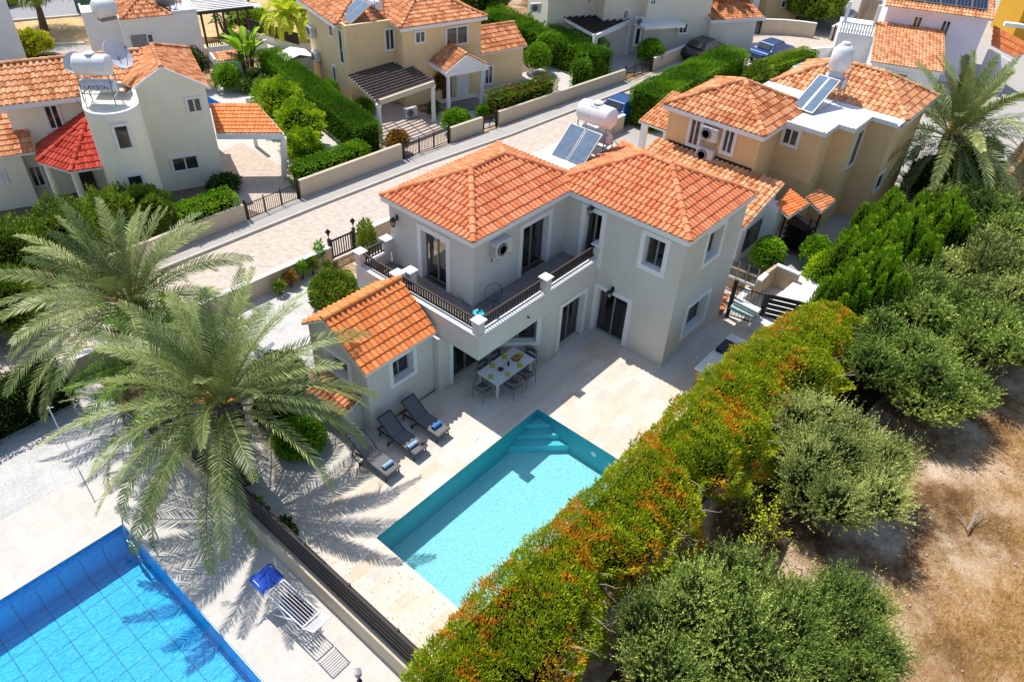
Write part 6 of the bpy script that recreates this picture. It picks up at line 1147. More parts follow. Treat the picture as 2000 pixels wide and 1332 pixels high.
# --- the long hedge with orange tips
def var_mixed(P):
    a = vnoise(P, 1.1, 5); b = vnoise(P, 3.4, 6); v = .36+.13*b+rng.uniform(-.18, .2, len(P)); hot = (a*.35+vnoise(P, 2.6, 16)*.75+vnoise(P, 6.5, 8)*.45) > .27+.012*(P[:, 0]-6); k = rng.random(len(P)) < .74
    v = np.where(hot & k, rng.uniform(.74, 1.0, len(P)), v); warm = (a > .15) & (rng.random(len(P)) < .25); return np.clip(np.where(warm & ~hot, v+.22, v), 0, 1)
def long_hedge():
    o = Vector((6, 6, -.05)); root = empty('hedge', o, 0, 'long overgrown cypress hedge with orange dry tips running beside the turquoise pool', 'hedge')
    X0, X1 = 5.2, 26.6; n = 165000
    def yb(x): return np.interp(x, [5.2, 7, 14, 18.7, 21.6, 24, 26.6], [6.95, 7.25, 7.15, 7.15, 7.15, 6.75, 5.9])
    def ya(x): return np.interp(x, [5.2, 8, 12, 16, 20, 26.6], [5.0, 4.7, 4.75, 4.5, 4.45, 4.0])+.35*np.sin(x*1.3)+.25*np.sin(x*2.9+1)
    def H(x): return 2.3+.10*np.sin(x*.8)+.08*np.sin(x*2.3)
    x = rng.uniform(X0, X1, n); u = rng.random(n); kind = np.where(u < .50, 0, np.where(u < .68, 1, np.where(u < .96, 2, 3))); v = rng.random(n); lo, hi, h = ya(x), yb(x), H(x); P = np.zeros((n, 3)); D = np.zeros((n, 3))
    m = kind == 0; y = lo+(hi-lo)*v; e = np.clip((lo+.9-y)/.9, 0, 1); P[m] = np.column_stack([x, y, h-.75*e**2-.14*np.clip((y-hi+.3)/.3, 0, 1)**2])[m]; D[m] = np.column_stack([x*0, -e*.6, 1+x*0])[m]
    m = kind == 1; P[m] = np.column_stack([x, hi, h*v])[m]; D[m] = (0, 1, .1)
    m = kind == 2; P[m] = np.column_stack([x, lo-.15*np.sin(v*3), .15+(h-.8)*v])[m]; D[m] = (0, -1, .2)
    m = kind == 3; xe = np.where(rng.random(n) < .5, X0, X1); P[m] = np.column_stack([xe, ya(xe)+(yb(xe)-ya(xe))*v, H(xe)*rng.random(n)])[m]; D[m] = np.column_stack([np.sign(xe-15), x*0, x*0+.1])[m]
    lump = .13*vnoise(P, 1.6, 3)+.09*vnoise(P, 4.2, 4)+np.where(kind == 2, .30*vnoise(P, 2.0, 9), 0); hole = (kind == 2) & (vnoise(P, 1.7, 11) < -.55); keep = ~hole
    P = P+D*(lump-.16*rng.random(n)**2)[:, None]; P, D = P[keep], D[keep]
    dr = D*.75+rand_unit(len(P))*.75+np.array([0, .05, .5]); va = var_mixed(P)
    leaf_mesh('foliage', P-np.array(o), dr, rng.uniform(.06, .16, len(P)), rng.uniform(.022, .045, len(P)), va, FO['mixed'], root)
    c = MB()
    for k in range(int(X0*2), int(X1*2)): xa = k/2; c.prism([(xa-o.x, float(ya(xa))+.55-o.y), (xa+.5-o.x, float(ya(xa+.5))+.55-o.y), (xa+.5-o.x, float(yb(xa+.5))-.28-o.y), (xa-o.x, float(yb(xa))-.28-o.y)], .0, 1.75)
    c.build('branch_or_shade_core', M['inner'], root)  # near-black filler paints the hedge's inner shade
    tw = MB()   # bare twigs and a few thick limbs sticking out on the field side
    for k in range(70):
        xa = random.uniform(6, 26.4); p = Vector((xa-o.x, float(ya(xa))-o.y+.3, random.uniform(.5, 1.9))); q = p+Vector((random.uniform(-.3, .3), -random.uniform(.3, .75), random.uniform(-.1, .5))); tw.tube([p, (p+q)/2+Vector((0, 0, .08)), q], [.02, .014, .005], 5)
        for j in range(3): s = q.lerp(p, random.uniform(0, .5)); tw.tube([s, s+Vector((random.uniform(-.2, .2), -random.uniform(.05, .25), random.uniform(-.05, .25)))], [.008, .003], 4)
    tw.build('twigs', M['twig'], root)
long_hedge()
# --- olive trees
def olive(loc, R, H, label, mat='olive', n=60000, seed=1, group='olive trees in the dry field', blobs=15, leaf=(.075, .024)):
    """clumps of upright leafy shoots round near-black cores painted as shade; trunk and limbs"""
    r_ = random.Random(seed); root = empty('olive_tree', loc, 0, label, 'olive tree', group); Ps = []; Ds = []; Vv = []; trunk = MB(); trunk.tube([(0, 0, 0), (.1, .05, .5), (0, .1, 1.0)], [.22, .17, .15], 9); inner = MB()
    cs = [((0, 0, H*.55), R*.42)]
    for k in range(blobs): a = 2*math.pi*k*.618*1.0+r_.uniform(-.2, .2); q = R*math.sqrt(r_.uniform(.12, .72)); cs.append(((q*math.cos(a), q*math.sin(a), H*r_.uniform(.34, .66)-.10*q), R*r_.uniform(.22, .36)))
    tot = sum(c[1]**2 for c in cs); m = 14
    for i, (c, rr) in enumerate(cs):
        nb = int(n*rr*rr/tot/m); d = rand_unit(nb); d[:, 2] = np.abs(d[:, 2])*1.1-.45; d /= np.linalg.norm(d, axis=1)[:, None]; b = np.array(c)+d*np.array([rr, rr, rr*.8])*(.62+.3*rng.random(nb)+.22*vnoise(d*4, 2, seed+i))[:, None]
        g = d*.55+rand_unit(nb)*.3+np.array([0, 0, .75]); g /= np.linalg.norm(g, axis=1)[:, None]; sl = rng.uniform(.18, .62, nb)*(.7+.12*R)*(1+.8*(rng.random(nb) < .14)); cv = rng.uniform(-.12, .12, nb)+r_.uniform(-.20, .22); kk = d[:, 2] > -.7
        for k in range(m):
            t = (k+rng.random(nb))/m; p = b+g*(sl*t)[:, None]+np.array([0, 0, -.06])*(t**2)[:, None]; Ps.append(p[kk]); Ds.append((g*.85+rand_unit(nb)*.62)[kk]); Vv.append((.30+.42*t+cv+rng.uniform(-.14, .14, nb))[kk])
        inner.blob(c, (rr*.72, rr*.72, rr*.55), 10, 7, .12); trunk.tube([(0, .1, .95), tuple(Vector(c)*.5+Vector((0, 0, .35))), c], [.09, .06, .03], 6)  # near-black blobs put shade into the crown's hollows
    P = np.concatenate(Ps); D = np.concatenate(Ds); V_ = np.concatenate(Vv); k = P[:, 2] > .05; P, D, V_ = P[k], D[k], V_[k]
    cr = leaf_mesh('crown', P, D, leaf[0]*rng.uniform(.7, 1.35, len(P)), leaf[1]*rng.uniform(.8, 1.3, len(P)), np.clip(V_+.14*vnoise(P, 1.2, seed), 0, 1), FO[mat], root); inner.build('shade_core', M['inner'], cr); trunk.build('trunk', M['bark'], root); return root
Z0 = -.5
olive((11.9, 1.7, Z0), 2.75, 3.3, 'large green olive tree at the bottom edge, nearest the long hedge', n=110000, seed=3, blobs=20)
olive((14.2, -.3, Z0), 1.9, 2.6, 'rounded olive tree at the bottom, right of the biggest bottom one', n=55000, seed=4); olive((9.4, -.1, Z0), 2.0, 2.7, 'olive tree cut by the bottom edge of the photo', n=45000, seed=5)
olive((19.7, 2.3, Z0), 2.5, 3.5, 'pale feathery olive tree standing alone on the bare earth, middle right', 'olive2', n=100000, seed=6, blobs=18)
olive((26.4, 2.0, Z0), 2.5, 3.9, 'big dense olive tree beside the end of the long hedge', n=75000, seed=8, leaf=(.10, .034)); olive((30.4, .6, Z0), 2.4, 3.8, 'dark olive tree at the right edge above the bare earth', n=55000, seed=9, leaf=(.115, .04)); olive((30.6, 3.8, Z0), 2.2, 3.9, 'olive tree just right of the bright conifers', n=50000, seed=10, leaf=(.115, .04))
olive((35.0, 1.6, Z0), 2.6, 4.0, 'pale olive tree at the right edge below the date palm', 'olive2', n=50000, seed=11, leaf=(.125, .045)); olive((40.5, 3.4, Z0), 2.7, 4.0, 'olive tree at the right edge, farthest from the camera', n=38000, seed=12, leaf=(.14, .05)); olive((36.8, -2.2, Z0), 2.6, 3.6, 'olive tree cut by the right edge of the photo', n=30000, seed=14, leaf=(.14, .05))
# --- conifers behind the hedge end
def conifer(loc, r, h, label, mat='conifer', n=9000, seed=1, leaf=(.17, .055), group='bright conifers beside the courtyard', name='conifer', plumes=16):
    """many upright plumes of different height, sprays pointing up"""
    r_ = random.Random(seed); root = empty(name, loc, 0, label, 'conifer', group); Ps = []; Ds = []; Vv = []; b = MB(); pl = []
    for k in range(plumes): q = r*math.sqrt((k+.3)/plumes)*.82; a = k*2.4+r_.uniform(-.3, .3); pl.append((q*math.cos(a), q*math.sin(a), r*r_.uniform(.28, .42), h*(1-.42*(q/r)**1.6)*r_.uniform(.82, 1.05)))
    for (x, y, pr, ph) in pl:
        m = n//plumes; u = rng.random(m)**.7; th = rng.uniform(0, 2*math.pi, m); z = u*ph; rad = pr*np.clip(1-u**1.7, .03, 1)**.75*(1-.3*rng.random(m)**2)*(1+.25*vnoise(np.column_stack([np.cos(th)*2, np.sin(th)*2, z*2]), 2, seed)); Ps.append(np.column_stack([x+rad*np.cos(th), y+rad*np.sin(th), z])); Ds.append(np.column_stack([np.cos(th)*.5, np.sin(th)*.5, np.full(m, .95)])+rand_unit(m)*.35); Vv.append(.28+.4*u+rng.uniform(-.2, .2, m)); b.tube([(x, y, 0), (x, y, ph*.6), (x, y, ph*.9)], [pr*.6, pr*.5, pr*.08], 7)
    P = np.concatenate(Ps); D = np.concatenate(Ds)
    leaf_mesh('foliage', P, D, leaf[0]*rng.uniform(.6, 1.3, len(P)), leaf[1]*rng.uniform(.7, 1.2, len(P)), np.clip(np.concatenate(Vv), 0, 1), FO[mat], root); b.build('branch_or_shade_core', M['inner'], root); return root  # thick near-black stems double as painted shade between plumes
for i, (x, y, r, h, lb) in enumerate(((28.2, 5.6, 1.05, 3.6, 'dense yellow-green conifer nearest the raised terrace'), (29.6, 4.9, 1.3, 4.0, 'broad yellow-green conifer, second from the raised terrace'), (31.2, 5.9, 1.4, 4.3, 'yellow-green conifer behind the first two'), (33.2, 5.0, 1.5, 4.2, 'green conifer in the middle of the conifer group'), (35.4, 6.2, 1.6, 4.0, 'green conifer close to the date palm trunk'), (37.6, 4.6, 1.5, 3.6, 'darker conifer at the far end of the group'))): conifer((x, y, -.3), r*1.12, h*1.05, lb, n=22000, seed=20+i, leaf=(.15, .05), plumes=20)
# --- palms
def frond(Vs, Fs, As, base, az, el, Ln, droop, seed, npair=58, lw=.036, ll=.50, twist=0.0, vv=.5, rach=None):
    r_ = np.random.default_rng(seed); T = np.linspace(0, 1, 26); th = el-droop*T**1.25; d = np.column_stack([np.cos(th), np.zeros(26), np.sin(th)]); p = np.concatenate([[[0, 0, 0]], np.cumsum((d[1:]+d[:-1])/2*(Ln/25), 0)]); sway = r_.uniform(-.25, .25); ca, sa = math.cos(az), math.sin(az)
    p[:, 1] += sway*T**2*Ln*.35
    ts = np.repeat(np.linspace(.16, .995, npair), 2)+r_.uniform(-.004, .004, npair*2); side = np.tile([1.0, -1.0], npair); n = len(ts)
    px = np.column_stack([np.interp(ts, T, p[:, k]) for k in range(3)]); tg = np.column_stack([np.interp(ts, T, d[:, k]) for k in range(3)]); tg[:, 1] += sway*ts*.7; tg /= np.linalg.norm(tg, axis=1)[:, None]
    up0 = np.column_stack([-tg[:, 2], np.zeros(n), tg[:, 0]]); sd = np.cross(tg, up0)*side[:, None]; ct, st = math.cos(twist), math.sin(twist); sdr = sd*ct+up0*st*side[:, None]; upr = up0*ct-np.cross(tg, up0)*st
    fwd = .55+.75*ts+r_.uniform(-.08, .08, n); vup = .45-.25*ts+r_.uniform(-.22, .22, n); D = tg*fwd[:, None]+sdr+upr*vup[:, None]; D /= np.linalg.norm(D, axis=1)[:, None]
    l = ll*(np.sin(np.pi*np.clip(ts*.86+.12, 0, 1))**.55*.9+.1)*r_.uniform(.82, 1.12, n); wv = np.cross(D, upr); wv /= np.linalg.norm(wv, axis=1)[:, None]; dn = np.array([0, 0, -1.0])
    m = px+D*(l*.55)[:, None]+dn*(l*.03)[:, None]; t_ = px+D*l[:, None]+dn*(l*.16)[:, None]; w = lw*r_.uniform(.8, 1.15, n)[:, None]/2
    V = np.stack([px-wv*w*.6, px+wv*w*.6, m+wv*w, m-wv*w, t_+wv*w*.12, t_-wv*w*.12], 1).reshape(-1, 3); k = np.arange(n)*6; F = np.concatenate([np.stack([k, k+1, k+2, k+3], 1), np.stack([k+3, k+2, k+4, k+5], 1)])
    a = np.clip(vv+r_.uniform(-.12, .12, n), 0, 1); a = np.concatenate([a, np.clip(a+.08, 0, 1)])
    # midrib
    rw = np.interp(T, [0, .15, 1], [.055, .03, .006])[:, None]; sdm = np.zeros((26, 3)); sdm[:, 1] = 1; R = np.concatenate([p-sdm*rw, p+sdm*rw]); upm = np.column_stack([-d[:, 2], np.zeros(26), d[:, 0]]); R2 = np.concatenate([p-upm*rw*.7, p+upm*rw*.7])
    def rot(q): return np.column_stack([q[:, 0]*ca-q[:, 1]*sa, q[:, 0]*sa+q[:, 1]*ca, q[:, 2]])+np.array(base)
    off = sum(len(v) for v in Vs); Vs.append(rot(V)); Fs.append(F+off); As.append(a)
    i = np.arange(25)
    for q in (R, R2): rach[0].append(rot(q)); o2 = rach[3][0]; rach[1].append(np.stack([i, i+1, i+27, i+26], 1)+o2); rach[2].append(np.full(25, .5)); rach[3][0] += 52
def palm(loc, h, label, nf=64, Ln=4.1, mat='palm', seed=1, trunk=.42, el=(1.45, -.35), droop=(.7, 1.7), npair=56, ll=.5, lw=.036, dry=6, cat='palm tree', group=None, stalks=True, name='palm_tree', gap=None):
    root = empty(name, loc, 0, label, cat, group or 'date palms'); r_ = random.Random(seed); sets = {}
    Vs, Fs, As = [], [], []; rach = ([], [], [], [0]); D = ([], [], []); dr = ([], [], [], [0])
    for i in range(nf):
        f = i/nf; az = i*2.39996+r_.uniform(-.15, .15); e = el[0]+(el[1]-el[0])*f**.8+r_.uniform(-.08, .08); dp = droop[0]+(droop[1]-droop[0])*min(1, f*1.3)+r_.uniform(-.1, .15); L_ = Ln*(.72+.28*min(1, f*2.2))*r_.uniform(.9, 1.06); b = (.12*math.cos(az), .12*math.sin(az), h-.10*f*3)
        isdry = i >= nf-dry
        if gap and f > .5 and abs((az-gap[0]+math.pi) % (2*math.pi)-math.pi) < gap[1]: continue
        if isdry: frond(D[0], D[1], D[2], b, az, e-.5, L_*.7, dp, seed*100+i, npair//2, lw, ll*.7, r_.uniform(-.5, .5), .5, dr)
        else: frond(Vs, Fs, As, b, az, e, L_, dp, seed*100+i, npair, lw, ll, r_.uniform(-.55, .55), r_.uniform(.3, .75), rach)
    np_mesh('fronds', np.concatenate(Vs), np.concatenate(Fs), np.concatenate(As), FO[mat], root); np_mesh('midribs', np.concatenate(rach[0]), np.concatenate(rach[1]), np.concatenate(rach[2]), FO['areca' if mat != 'palm' else 'rib'], root)
    if dry: np_mesh('dry_fronds', np.concatenate(D[0]), np.concatenate(D[1]), np.concatenate(D[2]), FO['oldfrond'], root)
    t = MB(); K = 9; t.lathe([(trunk*1.15, 0), (trunk*.9, h*.15), (trunk*.85, h*.6), (trunk*1.05, h*.85), (trunk*1.1, h*.97), (trunk*.5, h*1.04)], (0, 0, 0), 16)
    rows = int(h/.14)
    for j in range(rows):
        for k in range(12): a = 2*math.pi*(k+.5*(j % 2))/12; z = .1+j*.14; rr = trunk*(.9+.2*(z/h > .75)); c = Vector((rr*math.cos(a), rr*math.sin(a), z)); t.obox(c, (.10, .15, .07), a, 0, -.9)
    tk = t.build('trunk', M['palmbark'], root)
    if stalks:
        s = MB()
        for k in range(10): a = r_.uniform(0, 6.28); e = r_.uniform(.5, 1.1); q = Vector((math.cos(a)*math.cos(e), math.sin(a)*math.cos(e), math.sin(e))); s.tube([Vector((0, 0, h-.1)), Vector((0, 0, h))+q*.5, Vector((0, 0, h-.1))+q*.9], [.035, .05, .02], 5)
        s.build('flower_stalks', M['stalk'], root)
    return root
palm((6.9, 16.62, 0), 3.3, 'huge grey-green date palm between the two pools, casting frond shadows on the decks', nf=70, Ln=5.0, seed=2, npair=74, ll=.50, lw=.030, el=(1.45, -.12), droop=(.5, 1.75), gap=(math.radians(-97), .30))
palm((7.6, 23.6, 0), 3.0, 'date palm with upright green fronds behind the huge one, near the street wall', nf=60, Ln=4.7, mat='palm', seed=5, el=(1.45, .0), droop=(.5, 1.4), dry=2, npair=66, lw=.032)
palm((7.2, 20.8, 0), 2.2, 'younger bright green palm growing between the two larger palms', nf=34, Ln=3.3, mat='palmy', seed=8, el=(1.4, .2), droop=(.6, 1.4), dry=0, trunk=.28, npair=46)
palm((45.3, 6.8, -.2), 3.4, 'date palm with orange stalks at the right edge, between the ochre and lilac houses', nf=66, Ln=6.0, seed=11, npair=62, ll=.62, lw=.05, dry=8, el=(1.5, -.3), droop=(.3, 1.7))
palm((61.0, 30.2, 0), 4.3, 'shaggy grey palm in front of the pale house at the top of the photo', nf=44, Ln=3.6, seed=14, npair=30, ll=.6, lw=.09, dry=16, mat='oldfrond', stalks=False)
for i, (x, y, lb) in enumerate(((33.4, 50.6, 'yellow-green feathery palm clump beside the tan house, left one'), (35.0, 48.8, 'yellow-green feathery palm clump beside the tan house, right one'))): palm((x, y, 0), 2.3, lb, nf=40, Ln=2.4, mat='areca', seed=30+i, npair=26, ll=.5, lw=.07, dry=0, trunk=.12, stalks=False, el=(1.5, .3), droop=(1.2, 2.4), group='yellow feathery palms', name='areca_palm')
# strelitzia with big paddle leaves
def paddles(loc, h, label, n=26, mat='bright', seed=1, lw=.45, ll=1.5, name='banana_plant'):
    root = empty(name, loc, 0, label, 'banana plant'); r_ = random.Random(seed); b = MB(); s = MB()
    for i in range(n):
        a = r_.uniform(0, 6.28); e = r_.uniform(.5, 1.35); hh = h*r_.uniform(.5, 1); p = Vector((.25*math.cos(a), .25*math.sin(a), 0)); q = Vector((math.cos(a)*.5, math.sin(a)*.5, hh)); s.tube([p, q], [.05, .025], 5); d = Vector((math.cos(a)*math.cos(e), math.sin(a)*math.cos(e), math.sin(e))); sd = Vector((-math.sin(a), math.cos(a), 0)); pts = []; N_ = 7
        for k in range(N_+1): t = k/N_; c = q+d*ll*t-Vector((0, 0, .5*t*t)); w = lw*math.sin(math.pi*min(1, .08+t*.9))**.6/2; pts += [c-sd*w+Vector((0, 0, .06)), c, c+sd*w+Vector((0, 0, .06))]
        b.add(pts, [(3*k, 3*k+3, 3*k+4, 3*k+1) for k in range(N_)]+[(3*k+1, 3*k+4, 3*k+5, 3*k+2) for k in range(N_)])
    b.build('leaves', FO[mat], root); s.build('stems', M['bark'], root)
w = gp(488, 158, 0); paddles((w.x, w.y, 0), 2.6, 'tall plant with big paddle leaves at the corner of the tall hedge', seed=3, n=34)
# --- neighbours' hedges and shrubs
hedge([(25.35, 31.9), (28.85, 46.6)], 1.65, 1.85, 'tall clipped hedge running back along the left side of the tan house', dens=420, leaf=(.13, .03), lump=.05)
hedge([(19.9, 31.45), (24.4, 31.3)], 1.2, 1.35, 'lower clipped hedge on the street wall left of the tall hedge', 'bright', dens=260, leaf=(.12, .06))
hedge([(13.4, 31.3), (16.1, 31.2)], 1.3, 1.45, 'bright green leafy hedge on the street wall left of the lower driveway gate', 'bright', dens=260, leaf=(.13, .07), lump=.12)
hedge([(34.3, 30.75), (39.6, 30.2)], 1.35, 1.6, 'rounded hedge with red blossoms on the long street wall', 'redfl', dens=260, leaf=(.12, .06), lump=.13, var=lambda P: np.where((vnoise(P, 4, 3) > .25) & (rng.random(len(P)) < .30), rng.uniform(.8, 1, len(P)), rng.uniform(.15, .72, len(P))))
hedge([(45.4, 29.9), (46.6, 42.5)], 1.7, 2.0, 'clipped hedge in front of the pale top-middle house, the lower darker row', dens=260, leaf=(.17, .045), lump=.05); hedge([(47.0, 31.2), (48.0, 43.5)], 1.1, 1.95, 'fluffy taller hedge row behind the clipped one, top middle', 'conifer', dens=170, leaf=(.2, .08), lump=.25)
hedge([(42.2, 30.2), (43.6, 30.1)], .8, 1.9, 'small dark block-shaped hedge on the long street wall', dens=220, leaf=(.14, .05)); hedge([(43.9, 31.0), (45.0, 31.6)], .7, 1.9, 'narrow dark upright hedge behind the small block-shaped one', dens=220, leaf=(.14, .05))
hedge([(40.2, 23.25), (52.4, 23.5)], 2.2, 2.35, 'massive clipped hedge on the near side of the street behind the ochre-beige house', dens=330, leaf=(.19, .04), lump=.08, fuzz=.35)
hedge([(53.0, 21.2), (58.6, 20.3)], 1.5, 1.8, 'flat-topped bright hedge beside the turning circle', 'lemon', dens=300, leaf=(.12, .035), lump=.04)
hedge([(-6, 24.3), (4.9, 24.3)], 1.3, 1.75, 'dark hedge at the left edge behind the gravel garden', 'dark', dens=260, leaf=(.11, .05), lump=.12)
hedge([(6.15+.3, 25.9-.2), (9.0, 25.6)], .1, .1, 'x') if 0 else None
B = bush
B((8.95, 16.35), (.85, .85, .62), 'dense dark green cushion bush beside the store at the annex corner', n=7000, leaf=(.10, .04), mat='bright', lump=.07, z=.45, group='rounded garden bushes'); B((10.05, 18.9), (1.0, 1.0, .8), 'dark shrub with red hibiscus-like flowers under the palm, left of the annex', n=5500, leaf=(.12, .06), flowers=('flower', 60, .12), z=.85, group='rounded garden bushes'); B((9.2, 18.0), (.7, .7, .5), 'darker lower shrub with a few red flowers behind the cushion bush', n=3500, leaf=(.11, .06), flowers=('flower', 14, .12), z=.5, group='rounded garden bushes')
B((15.0, 22.1), (1.05, 1.0, .8), 'domed dark green shrub in the white front garden behind the annex', n=8000, leaf=(.11, .055), lump=.08, z=.6, mat='pine', group='rounded garden bushes')
for i, (u, v, h, m_) in enumerate(((592, 545, .9, 'bright'), (612, 536, .8, 'pine'), (628, 522, 1.3, 'bright'), (640, 540, .7, 'pine'), (570, 560, .7, 'rust'), (548, 575, .6, 'pine'))):
    w = gp(u, v, 0); B((w.x, w.y), (.22, .22, h*.45), ['tallest sapling left of the slatted gate', 'low green sapling second along the street wall', 'young tree close to the left gate pillar', 'small shrub between saplings and gate path', 'rusty-leaved sapling along the street wall', 'last small sapling, next to the palm'][i], m_, n=420, leaf=(.14, .06), cat='sapling', name='sapling', core=False, lump=.3, z=h*.6, group='saplings along the villa street wall', depth=.8)
w = gp(738, 478, 0); B((17.9, 23.3), (.38, .38, .95), 'slim oleander standing by the villa corner above the street wall', 'pine', n=1500, leaf=(.2, .05), core=False, z=1.3, group=None, depth=.7, up=.8)
for i, (x, y, r, h) in enumerate(((4.2, 31.9, 1.6, 3.4), (6.6, 32.2, 1.5, 3.0), (8.8, 32.2, 1.5, 3.0), (10.9, 32.6, 1.3, 2.6), (12.5, 32.4, 1.1, 2.3), (2.4, 29.6, 1.7, 3.0), (5.2, 29.2, 1.2, 2.6), (12.6, 34.1, .8, 2.0))): B((x, y), (r, r, h*.5), ['pine-like shrub at the left edge behind the palms, larger one', 'yellow-green pine-like shrub, second from the left edge', 'feathery green shrub directly behind the palm crowns', 'green shrub in front of the red tiled porch', 'shrub touching the foot of the round tower', 'green shrub at the left edge nearest the street', 'small feathery shrub between palms and street', 'round shrub squeezed between tower and hedge'][i], 'pine', n=9000, leaf=(.17, .05), lump=.28, z=h*.52, group='feathery shrubs in front of the cream house', depth=.35)
w = gp(55, 380, 0); conifer((w.x, w.y, 0), .42, 1.7, 'small bright cone-shaped conifer below the cream house windows', n=1800, seed=44, plumes=5, leaf=(.1, .04), group='small conifers'); B((17.2, 33.9), (.7, .5, .35), 'dark succulent-like shrub at the foot of the cream gable', 'dark', n=900, leaf=(.3, .09), z=.4, lump=.3)
for i, (x, y, r) in enumerate(((24.2, 38.6, 1.45), (23.2, 35.4, 1.35), (22.1, 33.6, 1.0))): B((x, y), (r, r, r*.95), ['lemon tree with yellow-green leaves, farthest of three beside the tall hedge', 'lemon tree in the middle of the three beside the tall hedge', 'lowest lemon tree, next to the carport post'][i], 'lemon', n=5500, leaf=(.16, .08), lump=.2, z=r*1.05, group='lemon trees', cat='lemon tree', name='lemon_tree', trunk=.07)
B((26.75, 31.1), (.62, .6, .65), 'rust-brown round bush beside the upper driveway gate', 'rust', n=2600, leaf=(.11, .05), z=.75); B((31.4, 31.0), (.95, .75, .6), 'round green bush on the short wall before the porch', 'bright', n=3600, leaf=(.12, .06), z=.75); B((34.0, 31.2), (.45, .4, .4), 'small green bush beside the narrow garden gate', 'bright', n=1200, leaf=(.12, .06), z=.5)
for u, v, r, lb in ((645, 192, .75, 'green bush low against the left wall of the tan house'), (712, 222, .6, 'small bush at the left foot of the pergola carport')): w = gp(u, v, 0); B((w.x, w.y), (r, r, r*.8), lb, 'bright', n=1800, leaf=(.14, .07), z=r*.7)
w = gp(852, 195, 0); B((w.x, w.y), (.55, .55, 1.1), 'tall climbing shrub with brown tips between pergola and porch', 'rust', n=2600, leaf=(.15, .07), z=1.3, lump=.25); w = gp(848, 230, 0); B((w.x, w.y), (.3, .3, .5), 'thin dark plant by the pergola post', 'dark', n=500, leaf=(.2, .06), z=.5, core=False)
B((43.1, 34.2), (1.0, 1.0, 1.0), 'round clipped bush beside the tan house annex, the nearer ball', 'bright', n=3600, leaf=(.14, .07), lump=.05, z=1.1, group='clipped ball bushes'); B((45.2, 34.9), (1.0, 1.0, 1.05), 'round clipped bush beside the tan house annex, the farther ball', 'bright', n=3600, leaf=(.14, .07), lump=.05, z=1.2, group='clipped ball bushes')
B((50.9, 29.5), (1.0, 1.0, .95), 'flat-topped round clipped bush beside the tall driveway gate', 'clip', n=3600, leaf=(.15, .06), lump=.05, z=.95, group='clipped ball bushes'); w = gp(1265, 82, 0); B((w.x, w.y), (.7, .7, .6), 'dark round bush in front of the slab porch', 'dark', n=1400, leaf=(.16, .07), z=.8)
for u, v, r in ((1355, 90, .9), (1375, 80, .9), (1345, 95, .6)): w = gp(u, v, 0); B((w.x, w.y), (r, r, r*.8), 'green bush behind the white-capped wall, %s' % {1355: 'middle one', 1375: 'rightmost one', 1345: 'leftmost one'}[u], 'bright' if u != 1375 else 'dark', n=1700, leaf=(.16, .08), z=r*.8, group='bushes behind the white-capped wall')
w = gp(1168, 158, 0); B((w.x, w.y), (.45, .4, .55), 'thin pale plant on the long street wall', 'pine', n=500, leaf=(.2, .05), z=1.0, core=False); B((51.4, 20.9), (1.4, 1.0, 1.1), 'loose variegated bush at the near end of the flat-topped hedge', 'pine', n=4200, leaf=(.18, .08), z=1.0, lump=.25)
B((71.5, 25.5), (2.8, 2.4, 1.9), 'large pittosporum-like bush tree behind the curved wall, top right of centre', 'pine', n=9500, leaf=(.3, .12), z=2.0, lump=.2, cat='tree', name='tree'); B((76, 27), (3.5, 3, 2.6), 'dark tree mass behind the large bush at the top edge', 'dark', n=7000, leaf=(.35, .15), z=2.6, cat='tree', name='tree'); B((66.0, 30.6), (.9, .9, .9), 'yellowish shrub against the pillar of the yellow-ochre house', 'lemon', n=1800, leaf=(.2, .1), z=1.9, lump=.25); B((63.6, 31.6), (1.3, 1.3, 1.7), 'dark rounded shrub behind the shaggy palm', 'dark', n=3000, leaf=(.25, .1), z=1.6)
w = gp(*d6(1330, 640), 0); B((w.x, w.y), (.8, .6, .7), 'grey-brown shrub on the curved white wall', 'rust', n=1400, leaf=(.14, .06), z=1.2); B((49.5, 36.5), (1.0, .8, 1.0), 'pink bougainvillea at the corner of the dark pergola', 'dark', n=2200, leaf=(.16, .08), z=1.7, flowers=('pink', 260, .16))
for k, (x, y) in enumerate(((48.6, 45), (52, 47), (44, 49), (40, 52))): B((x, y), (2.2, 2.0, 1.6), ['dark tree behind the fluffy hedge, first from the right', 'dark tree at the top edge left of the pale house', 'dark tree behind the tan house roof, nearer one', 'dark tree behind the tan house roof, farther one'][k], 'dark', n=3800, leaf=(.25, .12), z=1.9, cat='tree', name='tree', group='dark trees at the top edge')
# right courtyard shrubs
w = gp(1500, 540, 0); B((30.6, 9.9), (.85, .7, .75), 'green shrub with a pink flower at the foot of the white side wall', 'bright', n=3200, leaf=(.13, .06), z=.85, flowers=('pink', 6, .14)); B((32.3, 8.3), (.75, .7, .7), 'bright round shrub at the corner near the awnings', 'bright', n=2600, leaf=(.13, .06), z=.95); B((31.2, 7.4), (.9, .8, .8), 'yellow-green shrub with pale blossoms above the stained courtyard wall', 'lemon', n=3200, leaf=(.14, .07), z=.9, lump=.25); B((31.9, 6.7), (.7, .7, .7), 'shrub dotted with white blossoms beside the conifers', 'pine', n=2200, leaf=(.13, .06), z=.95, flowers=('yellow', 30, .06)); B((43.5, 6.9), (1.3, 1.0, 1.2), 'dark red-tinged shrub at the foot of the date palm on the right', 'dark', n=3400, leaf=(.2, .09), z=1.1, flowers=('pink', 20, .12)); B((46.8, 5.6), (1.8, 1.5, 1.6), 'green shrub mass under the date palm at the right edge', 'conifer', n=5200, leaf=(.2, .08), z=1.4)
